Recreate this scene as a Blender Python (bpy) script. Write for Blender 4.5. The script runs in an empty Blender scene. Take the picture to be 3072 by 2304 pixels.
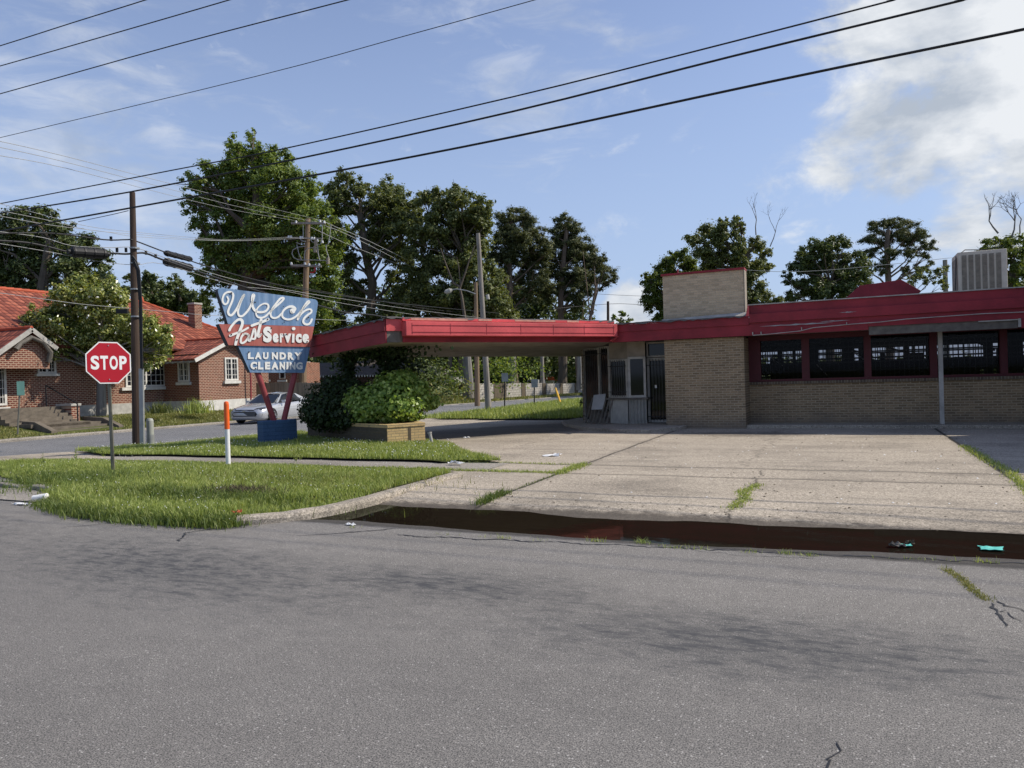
import bpy, bmesh, math, random
import numpy as np
from mathutils import Vector, Matrix
R = math.radians
random.seed(7); rng = np.random.default_rng(7)
sc = bpy.context.scene

# ------------------------------------------------------------------ camera
F = 2200.0; CX, CY = 1536.0, 1152.0; H = 1.6
YAW = R(24.3); ROLL = 0.030; PITCH = -math.atan(16/F)
_f = np.array([-math.sin(YAW)*math.cos(PITCH), math.cos(YAW)*math.cos(PITCH), math.sin(PITCH)])
_r = np.array([math.cos(YAW), math.sin(YAW), 0.0]); _u = np.cross(_r, _f)
CR = math.cos(ROLL)*_r - math.sin(ROLL)*_u; CU = math.sin(ROLL)*_r + math.cos(ROLL)*_u
EYE = np.array([0, 0, H])
cam = bpy.data.cameras.new('camera'); cam.sensor_width = 36; cam.lens = 36*F/3072; cam.clip_end = 5000; cam.clip_start = 0.05
co = bpy.data.objects.new('camera', cam); sc.collection.objects.link(co); sc.camera = co
co.matrix_world = Matrix(((CR[0], CU[0], -_f[0], 0), (CR[1], CU[1], -_f[1], 0), (CR[2], CU[2], -_f[2], H), (0, 0, 0, 1)))

# ------------------------------------------------------------------ sun, sky
SAZ = math.atan2(0.857, 0.515); SEL = R(43.7)
SUN = Vector((math.sin(SAZ)*math.cos(SEL), math.cos(SAZ)*math.cos(SEL), math.sin(SEL)))
sl = bpy.data.lights.new('sun', 'SUN'); sl.energy = 4.8; sl.angle = R(0.55); sl.color = (1.0, 0.93, 0.82)
so = bpy.data.objects.new('sun', sl); sc.collection.objects.link(so); so.rotation_euler = SUN.to_track_quat('Z', 'Y').to_euler()
so.location = (0, 0, 60)
sc.view_settings.view_transform = 'Standard'; sc.view_settings.look = 'None'
sc.view_settings.exposure = 0.0; sc.view_settings.gamma = 1
w = bpy.data.worlds.new("World"); sc.world = w; w.use_nodes = True
nt = w.node_tree; N = nt.nodes; L = nt.links; N.clear()
def wn(t, **k):
    n = N.new(t)
    for a, b in k.items(): setattr(n, a, b)
    return n
def raydir(u, v):
    d = _f + (u-CX)/F*CR - (v-CY)/F*CU; d = d/np.linalg.norm(d); return tuple(d)
sky = wn('ShaderNodeTexSky', sky_type='NISHITA', sun_disc=False, sun_elevation=SEL, sun_rotation=SAZ, altitude=80, air_density=1.25, dust_density=0.6, ozone_density=3.2)
tc = wn('ShaderNodeTexCoord')
nrm = wn('ShaderNodeVectorMath', operation='NORMALIZE'); L.new(tc.outputs['Generated'], nrm.inputs[0])
def wmath(op, a, b=None, c=None, clamp=False):
    n = wn('ShaderNodeMath', operation=op, use_clamp=clamp)
    for i, x in enumerate((a, b, c)):
        if x is None: continue
        if isinstance(x, (int, float)): n.inputs[i].default_value = x
        else: L.new(x, n.inputs[i])
    return n.outputs[0]
def blob(u, v, rdeg, soft):
    vm = wn('ShaderNodeVectorMath', operation='DOT_PRODUCT'); L.new(nrm.outputs[0], vm.inputs[0]); vm.inputs[1].default_value = raydir(u, v)
    mr = wn('ShaderNodeMapRange', interpolation_type='SMOOTHSTEP'); L.new(vm.outputs['Value'], mr.inputs[0])
    mr.inputs[1].default_value = math.cos(R(rdeg+soft)); mr.inputs[2].default_value = math.cos(R(max(rdeg-soft, 0)))
    return mr.outputs[0]
def wnoise(scale, detail, rough, off=(0, 0, 0), sz=1.0, dist=0.0):
    mp = wn('ShaderNodeMapping'); L.new(nrm.outputs[0], mp.inputs[0]); mp.inputs['Location'].default_value = off; mp.inputs['Scale'].default_value = (1, 1, sz)
    n = wn('ShaderNodeTexNoise'); L.new(mp.outputs[0], n.inputs['Vector']); n.inputs['Scale'].default_value = scale; n.inputs['Detail'].default_value = detail; n.inputs['Roughness'].default_value = rough; n.inputs['Distortion'].default_value = dist
    return n.outputs['Fac']
n1 = wnoise(6.5, 10, 0.60, (3.1, 1.7, 0.4), 1.6, 0.25)
n2 = wnoise(3.0, 7, 0.55, (7.3, 2.2, 5.1), 1.5)
n3 = wnoise(9.0, 9, 0.62, (1.3, 8.2, 2.1), 3.2, 0.6)
# big cumulus at upper right, smaller banks by the roof line, wisps on the left
big = wmath('MAXIMUM', wmath('MAXIMUM', blob(2960, -40, 7.6, 5.0), blob(2900, 270, 6.6, 4.6)), blob(3150, 330, 6, 5))
big = wmath('MAXIMUM', big, wmath('MULTIPLY', blob(3020, 590, 3.6, 3.0), 0.95))
big = wmath('MAXIMUM', big, wmath('MULTIPLY', blob(2550, 450, 2.2, 2.0), 0.75))
big = wmath('MAXIMUM', big, wmath('MULTIPLY', blob(1885, 950, 1.8, 1.6), 0.9))
big = wmath('MAXIMUM', big, wmath('MULTIPLY', blob(4300, 100, 18, 8), 0.9))
c1 = wmath('ADD', wmath('SUBTRACT', wmath('MULTIPLY', big, 1.45), 0.10), wmath('MULTIPLY', wmath('SUBTRACT', n1, 0.5), 4.6))
mr = wn('ShaderNodeMapRange', interpolation_type='SMOOTHSTEP'); L.new(c1, mr.inputs[0]); mr.inputs[1].default_value = 0.34; mr.inputs[2].default_value = 1.25
wl = wmath('MAXIMUM', blob(180, 560, 10, 8), wmath('MULTIPLY', blob(1620, 120, 6, 6), 0.75))
c2 = wmath('ADD', wmath('MULTIPLY', wl, 0.5), wmath('MULTIPLY', wmath('SUBTRACT', n3, 0.5), 2.2))
mr2 = wn('ShaderNodeMapRange', interpolation_type='SMOOTHSTEP'); L.new(c2, mr2.inputs[0]); mr2.inputs[1].default_value = 0.12; mr2.inputs[2].default_value = 1.05
mr2.inputs[4].default_value = 0.55
cf = wmath('MAXIMUM', mr.outputs[0], mr2.outputs[0])
sep = wn('ShaderNodeSeparateXYZ'); L.new(nrm.outputs[0], sep.inputs[0])
mr3 = wn('ShaderNodeMapRange', interpolation_type='SMOOTHSTEP'); L.new(sep.outputs['Z'], mr3.inputs[0]); mr3.inputs[1].default_value = 0.62; mr3.inputs[2].default_value = -0.02; mr3.inputs[3].default_value = 0.12; mr3.inputs[4].default_value = 0.80
cr = wn('ShaderNodeValToRGB'); L.new(wmath('ADD', wmath('MULTIPLY', wnoise(7.0, 8, 0.55, (2.3, 6.2, 1.1), 2.2), 0.6), wmath('MULTIPLY', n1, 0.45)), cr.inputs[0])
cr.color_ramp.elements[0].position = 0.44; cr.color_ramp.elements[0].color = (0.46, 0.52, 0.61, 1)
cr.color_ramp.elements[1].position = 0.60; cr.color_ramp.elements[1].color = (0.84, 0.87, 0.91, 1)
bg1 = wn('ShaderNodeBackground'); bg2 = wn('ShaderNodeBackground')
hsv = wn('ShaderNodeHueSaturation'); L.new(sky.outputs[0], hsv.inputs['Color']); hsv.inputs['Saturation'].default_value = 0.96; hsv.inputs['Hue'].default_value = 0.514
L.new(hsv.outputs[0], bg1.inputs[0]); bg1.inputs[1].default_value = 0.135
L.new(cr.outputs[0], bg2.inputs[0]); bg2.inputs[1].default_value = 1.0
bg3 = wn('ShaderNodeBackground'); bg3.inputs[0].default_value = (0.46, 0.60, 0.91, 1); bg3.inputs[1].default_value = 0.92
mx0 = wn('ShaderNodeMixShader'); L.new(mr3.outputs[0], mx0.inputs[0]); L.new(bg1.outputs[0], mx0.inputs[1]); L.new(bg3.outputs[0], mx0.inputs[2])
mx = wn('ShaderNodeMixShader'); L.new(cf, mx.inputs[0]); L.new(mx0.outputs[0], mx.inputs[1]); L.new(bg2.outputs[0], mx.inputs[2])
wo = wn('ShaderNodeOutputWorld'); L.new(mx.outputs[0], wo.inputs[0])

# ------------------------------------------------------------------ pixel helpers (photo measured in 2212-wide display px 'D' or 3072-wide px)
K = 3072/2212
def ray(u, v): return _f + (u-CX)/F*CR - (v-CY)/F*CU
def Pz(u, v, z=0.0): d = ray(u, v); return EYE + (z-H)/d[2]*d
def Py(u, v, Y): d = ray(u, v); return EYE + Y/d[1]*d
def Px(u, v, X): d = ray(u, v); return EYE + X/d[0]*d
def Pn(u, v, p0, n): d = ray(u, v); n = np.array(n, float); return EYE + d*(np.dot(np.array(p0, float)-EYE, n)/np.dot(d, n))
def Pd(u, v, dep): return EYE + ray(u, v)*dep
def G(x, y, z=0.0): return Pz(x*K, y*K, z)

# ------------------------------------------------------------------ materials
def mat(name, builder=None, base=(0.5, 0.5, 0.5), rough=0.8, metal=0.0, spec=0.4):
    m = bpy.data.materials.new(name); m.use_nodes = True; t = m.node_tree
    b = t.nodes['Principled BSDF']; b.inputs['Base Color'].default_value = (*base, 1); b.inputs['Roughness'].default_value = rough; b.inputs['Metallic'].default_value = metal
    b.inputs['Specular IOR Level'].default_value = spec
    if builder: builder(t, b)
    return m
def nd(t, ty, **k):
    n = t.nodes.new(ty)
    for a, b in k.items(): setattr(n, a, b)
    return n
def pos(t, scale=(1, 1, 1), loc=(0, 0, 0), rot=(0, 0, 0), obj=False):
    g = nd(t, 'ShaderNodeTexCoord').outputs['Object'] if obj else nd(t, 'ShaderNodeNewGeometry').outputs['Position']
    m = nd(t, 'ShaderNodeMapping'); t.links.new(g, m.inputs[0]); m.inputs['Scale'].default_value = scale; m.inputs['Location'].default_value = loc; m.inputs['Rotation'].default_value = rot
    return m.outputs[0]
def noise(t, scale, detail=6, rough=0.6, vec=None, dist=0.0):
    n = nd(t, 'ShaderNodeTexNoise'); n.inputs['Scale'].default_value = scale; n.inputs['Detail'].default_value = detail; n.inputs['Roughness'].default_value = rough; n.inputs['Distortion'].default_value = dist
    t.links.new(vec if vec is not None else pos(t), n.inputs['Vector']); return n.outputs['Fac']
def ramp(t, fac, stops, interp='LINEAR'):
    n = nd(t, 'ShaderNodeValToRGB'); n.color_ramp.interpolation = interp; e = n.color_ramp.elements
    while len(e) < len(stops): e.new(0.5)
    for i, (p, c) in enumerate(stops):
        e[i].position = p; e[i].color = (*c, 1) if len(c) == 3 else c
    t.links.new(fac, n.inputs[0]); return n.outputs[0]
def mixc(t, fac, a, b, mode='MIX'):
    n = nd(t, 'ShaderNodeMix', data_type='RGBA', blend_type=mode)
    for i, x in ((0, fac), (6, a), (7, b)):
        if isinstance(x, (int, float)): n.inputs[i].default_value = x
        elif isinstance(x, tuple): n.inputs[i].default_value = (*x, 1)
        else: t.links.new(x, n.inputs[i])
    return n.outputs[2]
def mth(t, op, a, b=0.0, clamp=False):
    n = nd(t, 'ShaderNodeMath', operation=op, use_clamp=clamp)
    for i, x in ((0, a), (1, b)):
        if isinstance(x, (int, float)): n.inputs[i].default_value = x
        else: t.links.new(x, n.inputs[i])
    return n.outputs[0]
def sstep(t, x, a, b, lo=0.0, hi=1.0):
    n = nd(t, 'ShaderNodeMapRange', interpolation_type='SMOOTHSTEP'); t.links.new(x, n.inputs[0])
    for i, v in ((1, a), (2, b), (3, lo), (4, hi)): n.inputs[i].default_value = v
    return n.outputs[0]
def bump(t, b, h, strength=0.3, dist=0.02):
    n = nd(t, 'ShaderNodeBump'); n.inputs['Strength'].default_value = strength; n.inputs['Distance'].default_value = dist
    t.links.new(h, n.inputs['Height']); t.links.new(n.outputs[0], b.inputs['Normal'])
def xyz(t):
    s = nd(t, 'ShaderNodeSeparateXYZ'); t.links.new(nd(t, 'ShaderNodeNewGeometry').outputs['Position'], s.inputs[0]); return s.outputs
def dist2(t, X, Y, cx, cy, rx, ry, ang=0.0):
    """soft elliptical distance from a world point, for stains and painted shade with a place of their own"""
    c, s = math.cos(ang), math.sin(ang)
    dx = mth(t, 'SUBTRACT', X, cx); dy = mth(t, 'SUBTRACT', Y, cy)
    a = mth(t, 'ADD', mth(t, 'MULTIPLY', dx, c/rx), mth(t, 'MULTIPLY', dy, s/rx)); b = mth(t, 'ADD', mth(t, 'MULTIPLY', dx, -s/ry), mth(t, 'MULTIPLY', dy, c/ry))
    return mth(t, 'SQRT', mth(t, 'ADD', mth(t, 'MULTIPLY', a, a), mth(t, 'MULTIPLY', b, b)))
def plain(name, c, rough=0.7, var=0.25, scale=3.0, metal=0.0, bmp=0.15, spec=0.4, fine=40.0):
    def f(t, b):
        n = noise(t, scale, 8, 0.65)
        dark = tuple(x*(1-var) for x in c); lite = tuple(min(1, x*(1+var*0.6)) for x in c)
        col = ramp(t, n, [(0.3, dark), (0.7, lite)])
        t.links.new(col, b.inputs['Base Color']); bump(t, b, noise(t, fine, 4, 0.6), bmp, 0.01)
    return mat(name, f, c, rough, metal, spec)

def asphalt(name, base, stains=False):
    def f(t, b):
        o = xyz(t)
        big = noise(t, 0.5, 5, 0.6, pos(t, (0.6, 1.3, 1)))
        mid = noise(t, 5, 6, 0.7)
        fine = noise(t, 130, 3, 0.8)
        v = nd(t, 'ShaderNodeTexVoronoi'); v.inputs['Scale'].default_value = 70; t.links.new(pos(t), v.inputs['Vector'])
        col = ramp(t, big, [(0.3, tuple(x*0.88 for x in base)), (0.72, tuple(x*1.12 for x in base))])
        col = mixc(t, 0.5, col, ramp(t, mid, [(0.25, (0.36, 0.36, 0.36)), (0.75, (0.62, 0.62, 0.62))]), 'OVERLAY')
        col = mixc(t, 0.95, col, ramp(t, fine, [(0.38, (0.06, 0.06, 0.06)), (0.5, (0.48, 0.48, 0.48)), (0.62, (0.95, 0.94, 0.92))]), 'OVERLAY')
        col = mixc(t, 0.3, col, ramp(t, noise(t, 34, 3, 0.7), [(0.36, (0.22, 0.22, 0.22)), (0.5, (0.5, 0.5, 0.5)), (0.64, (0.78, 0.77, 0.76))]), 'OVERLAY')
        st = nd(t, 'ShaderNodeSeparateColor'); t.links.new(v.outputs['Color'], st.inputs[0])
        spk = mth(t, 'MULTIPLY', sstep(t, st.outputs[0], 0.88, 0.97), sstep(t, v.outputs['Distance'], 0.42, 0.2))
        col = mixc(t, mth(t, 'MULTIPLY', spk, 0.7), col, (0.62, 0.59, 0.55))
        if stains:
            n = noise(t, 4.5, 9, 0.74, pos(t, (0.9, 1.7, 1)), 0.0)
            n2 = noise(t, 0.8, 3, 0.5, pos(t, (0.5, 1.0, 1), (4, 2, 0)))
            d1 = dist2(t, o[0], o[1], -5.6, 4.75, 3.3, 1.15, -0.14); d2 = dist2(t, o[0], o[1], -0.45, 4.5, 2.3, 0.75, 0.05)
            d3 = dist2(t, o[0], o[1], -11.0, 5.0, 4.0, 1.3, -0.1); d4 = dist2(t, o[0], o[1], -3.0, 5.0, 1.9, 0.6, 0.0)
            m = mth(t, 'MINIMUM', mth(t, 'MINIMUM', d1, d2), mth(t, 'MINIMUM', d3, d4))
            k = sstep(t, mth(t, 'ADD', mth(t, 'SUBTRACT', 1.25, m), mth(t, 'MULTIPLY', mth(t, 'SUBTRACT', n, 0.5), 2.4)), 0.05, 1.45)
            k = mth(t, 'MULTIPLY', k, sstep(t, m, 1.5, 0.7))
            k = mth(t, 'MULTIPLY', k, mth(t, 'ADD', 0.62, mth(t, 'MULTIPLY', sstep(t, noise(t, 6.0, 6, 0.7, pos(t, (0.8, 2.4, 1), (3, 3, 0))), 0.44, 0.60), 0.75)))
            col = mixc(t, mth(t, 'MULTIPLY', k, 0.85), col, (0.062, 0.062, 0.063), 'MIX')
            lane = sstep(t, mth(t, 'ABSOLUTE', mth(t, 'SUBTRACT', mth(t, 'ADD', o[1], mth(t, 'MULTIPLY', n2, 0.8)), 3.3)), 2.4, 0.4)
            col = mixc(t, mth(t, 'MULTIPLY', lane, 0.16), col, (0.07, 0.072, 0.08))
            # small oil spots
            v2 = nd(t, 'ShaderNodeTexVoronoi'); v2.inputs['Scale'].default_value = 1.1; t.links.new(pos(t, (0.8, 1.2, 1)), v2.inputs['Vector'])
            s2 = nd(t, 'ShaderNodeSeparateColor'); t.links.new(v2.outputs['Color'], s2.inputs[0])
            sp = mth(t, 'MULTIPLY', sstep(t, s2.outputs[1], 0.55, 0.6), sstep(t, mth(t, 'ADD', v2.outputs['Distance'], mth(t, 'MULTIPLY', n, 0.05)), 0.062, 0.04))
            col = mixc(t, mth(t, 'MULTIPLY', sp, 0.6), col, (0.035, 0.035, 0.04))
            # damp dark strip beside the puddle and the old seam
            dy = mth(t, 'ABSOLUTE', mth(t, 'SUBTRACT', o[1], 7.15))
            wet = mth(t, 'MULTIPLY', sstep(t, mth(t, 'ADD', dy, mth(t, 'MULTIPLY', mth(t, 'SUBTRACT', mid, 0.5), 0.12)), 0.42, 0.30), sstep(t, o[0], -7.2, -5.6))
            col = mixc(t, mth(t, 'MULTIPLY', wet, 0.75), col, (0.025, 0.020, 0.015))
        t.links.new(col, b.inputs['Base Color'])
        bump(t, b, mth(t, 'ADD', fine, mth(t, 'MULTIPLY', v.outputs['Distance'], 0.5)), 0.4, 0.004)
    return mat(name, f, base, 0.86, spec=0.3)

def concrete(name, base, joints=False, fine_s=60, dirt=True):
    def f(t, b):
        o = xyz(t)
        big = noise(t, 0.45, 6, 0.62, pos(t, (1, 1.4, 1), (2, 5, 0)))
        fine = noise(t, fine_s, 4, 0.75)
        mid = noise(t, 6, 6, 0.7)
        col = ramp(t, big, [(0.28, tuple(x*0.62 for x in base)), (0.5, base), (0.75, tuple(x*1.18 for x in base))])
        col = mixc(t, 0.55, col, ramp(t, mid, [(0.25, (0.38, 0.38, 0.38)), (0.75, (0.6, 0.6, 0.6))]), 'OVERLAY')
        col = mixc(t, 0.7, col, ramp(t, fine, [(0.37, (0.10, 0.09, 0.08)), (0.5, (0.5, 0.5, 0.5)), (0.63, (0.88, 0.87, 0.85))]), 'OVERLAY')
        col = mixc(t, 0.6, col, ramp(t, noise(t, 22, 5, 0.75), [(0.35, (0.22, 0.21, 0.2)), (0.5, (0.5, 0.5, 0.5)), (0.65, (0.75, 0.74, 0.73))]), 'OVERLAY')
        if joints:
            # tyre and water streaks running along the lot
            st = noise(t, 1.5, 7, 0.7, pos(t, (0.22, 3.2, 1), (1, 3, 0)), 0.3)
            col = mixc(t, mth(t, 'MULTIPLY', sstep(t, st, 0.50, 0.68), 0.36), col, (0.12, 0.105, 0.085))
            d = dist2(t, o[0], o[1], -2.2, 19.0, 2.2, 1.0, 0)
            k = sstep(t, mth(t, 'ADD', d, mth(t, 'MULTIPLY', mth(t, 'SUBTRACT', mid, 0.5), 1.6)), 1.1, 0.35)
            col = mixc(t, mth(t, 'MULTIPLY', k, 0.55), col, (0.08, 0.065, 0.05))
            dj = mth(t, 'SUBTRACT', noise(t, 1.1, 4, 0.6), 0.5)
            dj2 = mth(t, 'MULTIPLY', mth(t, 'SUBTRACT', noise(t, 9, 3, 0.6), 0.5), 0.03)
            for ax, c, wd, lo, hi in ((0, -4.22, 0.022, 0, 19.3), (0, 2.05, 0.03, 0, 20), (1, 12.25, 0.02, 0, 0), (1, 11.15, 0.016, 0, 0)):
                q = mth(t, 'ABSOLUTE', mth(t, 'SUBTRACT', mth(t, 'ADD', o[ax], mth(t, 'ADD', dj2, mth(t, 'MULTIPLY', dj, 0.10))), c))
                col = mixc(t, mth(t, 'MULTIPLY', sstep(t, q, wd*1.6, wd*0.5), 0.95), col, (0.020, 0.017, 0.012))
                col = mixc(t, mth(t, 'MULTIPLY', sstep(t, mth(t, 'ADD', q, mth(t, 'MULTIPLY', mid, 0.15)), 0.26, 0.02), 0.35), col, (0.10, 0.085, 0.065))
            d = dist2(t, o[0], o[1], -9.6, 19.6, 6.2, 2.1, math.atan2(5.65, 4.05))  # canopy shade painted into the concrete as a dark ellipse
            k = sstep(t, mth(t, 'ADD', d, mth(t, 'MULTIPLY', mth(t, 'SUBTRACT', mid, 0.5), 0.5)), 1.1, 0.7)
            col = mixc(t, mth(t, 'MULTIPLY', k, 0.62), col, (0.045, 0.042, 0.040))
            # wandering crack
            dn = mth(t, 'MULTIPLY', mth(t, 'SUBTRACT', noise(t, 2.2, 8, 0.7, pos(t, (0.01, 1, 1))), 0.5), 0.55)
            q = mth(t, 'ABSOLUTE', mth(t, 'ADD', mth(t, 'SUBTRACT', o[0], -1.18), dn))
            ck = mth(t, 'MULTIPLY', sstep(t, q, 0.022, 0.007), sstep(t, o[1], 12.2, 11.9))
            col = mixc(t, mth(t, 'MULTIPLY', ck, 0.8), col, (0.04, 0.034, 0.025))
            dn = mth(t, 'MULTIPLY', mth(t, 'SUBTRACT', noise(t, 1.2, 8, 0.72, pos(t, (0.01, 1, 1), (0, 9, 0))), 0.5), 1.6)
            q = mth(t, 'ABSOLUTE', mth(t, 'ADD', mth(t, 'SUBTRACT', o[0], -1.5), dn))
            ck = mth(t, 'MULTIPLY', sstep(t, q, 0.03, 0.008), sstep(t, o[1], 12.3, 12.6))
            col = mixc(t, mth(t, 'MULTIPLY', ck, 0.6), col, (0.05, 0.042, 0.03))
            # mud line along the gutter
            wl = sstep(t, mth(t, 'ADD', o[1], mth(t, 'MULTIPLY', mth(t, 'SUBTRACT', mid, 0.5), 0.5)), 8.42, 8.16)
            col = mixc(t, mth(t, 'MULTIPLY', wl, 0.8), col, (0.045, 0.036, 0.028))
        t.links.new(col, b.inputs['Base Color'])
        bump(t, b, fine, 0.5, 0.008)
    return mat(name, f, base, 0.88, spec=0.3)

def brick(name, c1, c2, mortar, bw=0.203, bh=0.0677, ms=0.010, axis='x', var=0.5, stain=None, mixamt=0.0):
    """axis: horizontal coordinate used to lay the courses ('x', 'y' or 's' for x+y)"""
    def f(t, b):
        o = xyz(t); cb = nd(t, 'ShaderNodeCombineXYZ')
        h = {'x': o[0], 'y': o[1], 's': mth(t, 'ADD', mth(t, 'MULTIPLY', o[0], 0.6), mth(t, 'MULTIPLY', o[1], 0.8))}[axis]
        t.links.new(h, cb.inputs[0]); t.links.new(o[2], cb.inputs[1])
        br = nd(t, 'ShaderNodeTexBrick'); t.links.new(cb.outputs[0], br.inputs['Vector'])
        br.inputs['Color1'].default_value = (*c1, 1); br.inputs['Color2'].default_value = (*c2, 1); br.inputs['Mortar'].default_value = (*mortar, 1)
        br.inputs['Scale'].default_value = 1; br.inputs['Mortar Size'].default_value = ms; br.inputs['Brick Width'].default_value = bw; br.inputs['Row Height'].default_value = bh; br.inputs['Mortar Smooth'].default_value = 0.15; br.inputs['Bias'].default_value = -0.15
        col = br.outputs[0]
        n = noise(t, 1.2, 6, 0.65); n2 = noise(t, 30, 4, 0.7)
        col = mixc(t, 0.45, col, ramp(t, n, [(0.3, (0.36, 0.36, 0.36)), (0.7, (0.62, 0.61, 0.6))]), 'OVERLAY')
        col = mixc(t, 0.5, col, ramp(t, n2, [(0.3, (0.33, 0.33, 0.33)), (0.7, (0.66, 0.66, 0.66))]), 'OVERLAY')
        if stain:
            low = sstep(t, mth(t, 'ADD', o[2], mth(t, 'MULTIPLY', mth(t, 'SUBTRACT', n, 0.5), 0.8)), 0.55, 0.05)
            col = mixc(t, mth(t, 'MULTIPLY', low, 0.6), col, stain)
        t.links.new(col, b.inputs['Base Color'])
        bump(t, b, mth(t, 'ADD', mth(t, 'MULTIPLY', br.outputs['Fac'], -1.0), mth(t, 'MULTIPLY', n2, 0.35)), 0.6, 0.008)
    return mat(name, f, c1, 0.88, spec=0.25)

def foliage(name, c1, c2, c3, trans=0.35, rough=0.5, spec=0.35):
    m = bpy.data.materials.new(name); m.use_nodes = True; t = m.node_tree; b = t.nodes['Principled BSDF']; out = t.nodes['Material Output']
    g = nd(t, 'ShaderNodeNewGeometry')
    n = noise(t, 0.45, 4, 0.6)
    f = mth(t, 'ADD', mth(t, 'MULTIPLY', g.outputs['Random Per Island'], 0.62), mth(t, 'MULTIPLY', n, 0.4))
    col = ramp(t, f, [(0.12, c1), (0.5, c2), (0.88, c3)])
    t.links.new(col, b.inputs['Base Color']); b.inputs['Roughness'].default_value = rough; b.inputs['Specular IOR Level'].default_value = spec
    tr = nd(t, 'ShaderNodeBsdfTranslucent'); t.links.new(mixc(t, 1.0, col, (1.3, 1.25, 0.55), 'MULTIPLY'), tr.inputs[0])
    ms = nd(t, 'ShaderNodeMixShader'); ms.inputs[0].default_value = trans; t.links.new(b.outputs[0], ms.inputs[1]); t.links.new(tr.outputs[0], ms.inputs[2]); t.links.new(ms.outputs[0], out.inputs[0])
    return m

M = {}
M['asphalt'] = asphalt('asphalt_road', (0.192, 0.180, 0.164), True)
M['asphalt2'] = asphalt('asphalt_side', (0.175, 0.175, 0.178))
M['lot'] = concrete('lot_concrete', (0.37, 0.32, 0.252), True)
M['kerb'] = concrete('kerb_concrete', (0.33, 0.29, 0.235))
M['walk'] = concrete('walk_concrete', (0.27, 0.245, 0.21))
M['brick_tan'] = brick('tan_brick', (0.31, 0.225, 0.135), (0.18, 0.132, 0.082), (0.39, 0.315, 0.215), stain=(0.15, 0.125, 0.105))
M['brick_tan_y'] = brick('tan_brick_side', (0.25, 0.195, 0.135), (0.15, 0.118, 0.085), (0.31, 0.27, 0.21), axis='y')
M['brick_pylon'] = brick('skylit_pylon_brick', (0.60, 0.465, 0.31), (0.42, 0.325, 0.215), (0.52, 0.43, 0.31), ms=0.006)  # pier brick lightened to stand for the open sky light up there
M['brick_planter'] = brick('yellow_planter_brick', (0.60, 0.43, 0.20), (0.46, 0.33, 0.16), (0.34, 0.26, 0.15), axis='s', ms=0.008)
M['brick_shaded'] = brick('shade_darkened_brick', (0.105, 0.085, 0.058), (0.065, 0.055, 0.040), (0.10, 0.085, 0.065), axis='s', ms=0.008)  # planter brick with the canopy shade put into its colour
M['brick_house_dark'] = brick('dark_house_brick', (0.09, 0.035, 0.028), (0.055, 0.024, 0.02), (0.14, 0.10, 0.085), ms=0.012)
M['sill_brick'] = brick('sill_brick', (0.17, 0.13, 0.09), (0.08, 0.062, 0.05), (0.24, 0.21, 0.16), bw=0.075, bh=0.3, ms=0.008)
M['brick_red'] = brick('red_brick', (0.185, 0.055, 0.035), (0.10, 0.032, 0.024), (0.40, 0.29, 0.21), axis='y', ms=0.017, bw=0.23, bh=0.092)
M['brick_red_x'] = brick('red_brick_side', (0.225, 0.068, 0.040), (0.14, 0.045, 0.030), (0.33, 0.23, 0.165), axis='x', ms=0.016, bw=0.23, bh=0.092)
M['red'] = plain('red_painted_fascia', (0.27, 0.023, 0.034), 0.65, 0.45, 1.1, bmp=0.2, fine=9)
M['red_lit'] = plain('sunlit_red_paint', (0.66, 0.095, 0.100), 0.6, 0.34, 0.9, bmp=0.15, fine=7)  # brighter copy of the fascia red, sunlight put into the colour
M['red_dark'] = plain('red_window_frame', (0.085, 0.008, 0.014), 0.55, 0.2, 3)
M['soffit'] = plain('soffit_boards', (0.30, 0.255, 0.20), 0.85, 0.4, 1.6, bmp=0.3)
M['roof_flat'] = plain('tar_roof', (0.085, 0.08, 0.075), 0.9, 0.4, 2)
M['felt'] = plain('roof_felt_edge', (0.13, 0.125, 0.12), 0.9, 0.5, 4)
M['white'] = plain('white_paint', (0.62, 0.60, 0.55), 0.6, 0.22, 5)
M['white_dirty'] = plain('dirty_white_paint', (0.42, 0.40, 0.36), 0.7, 0.4, 3)
M['greybeam'] = plain('bare_grey_timber', (0.15, 0.135, 0.115), 0.85, 0.4, 5, bmp=0.4)
M['bare_timber'] = plain('bare_peeled_timber', (0.55, 0.33, 0.24), 0.8, 0.3, 6)
M['metal_grey'] = plain('galvanised_steel', (0.33, 0.34, 0.34), 0.45, 0.2, 4, metal=0.4)
M['post_green'] = plain('dull_steel_post', (0.20, 0.19, 0.15), 0.5, 0.3, 6, metal=0.5)
M['corr'] = plain('corrugated_metal', (0.40, 0.39, 0.36), 0.45, 0.25, 3, metal=0.3)
M['black_metal'] = plain('black_iron', (0.018, 0.017, 0.018), 0.5, 0.3, 5)
M['black_rubber'] = plain('black_cable_rubber', (0.016, 0.016, 0.017), 0.55, 0.3, 5)
M['cable_alu'] = plain('bare_aluminium_cable', (0.34, 0.34, 0.33), 0.5, 0.1, 5)
def wood_f(c, sc_=2.0):
    def f(t, b):
        n = noise(t, 9, 8, 0.7, pos(t, (1, 1, 0.06))); n2 = noise(t, 0.7, 4, 0.5)
        col = ramp(t, n, [(0.28, tuple(x*0.42 for x in c)), (0.55, c), (0.8, tuple(x*1.25 for x in c))])
        col = mixc(t, 0.35, col, ramp(t, n2, [(0.3, (0.35, 0.35, 0.35)), (0.7, (0.62, 0.6, 0.58))]), 'OVERLAY')
        t.links.new(col, b.inputs['Base Color']); bump(t, b, n, 0.6, 0.02)
    return f
M['pole_dark'] = mat('creosoted_pole', wood_f((0.070, 0.046, 0.034)), rough=0.9)
M['pole_grey'] = mat('weathered_grey_pole', wood_f((0.30, 0.27, 0.235)), rough=0.9)
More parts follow.
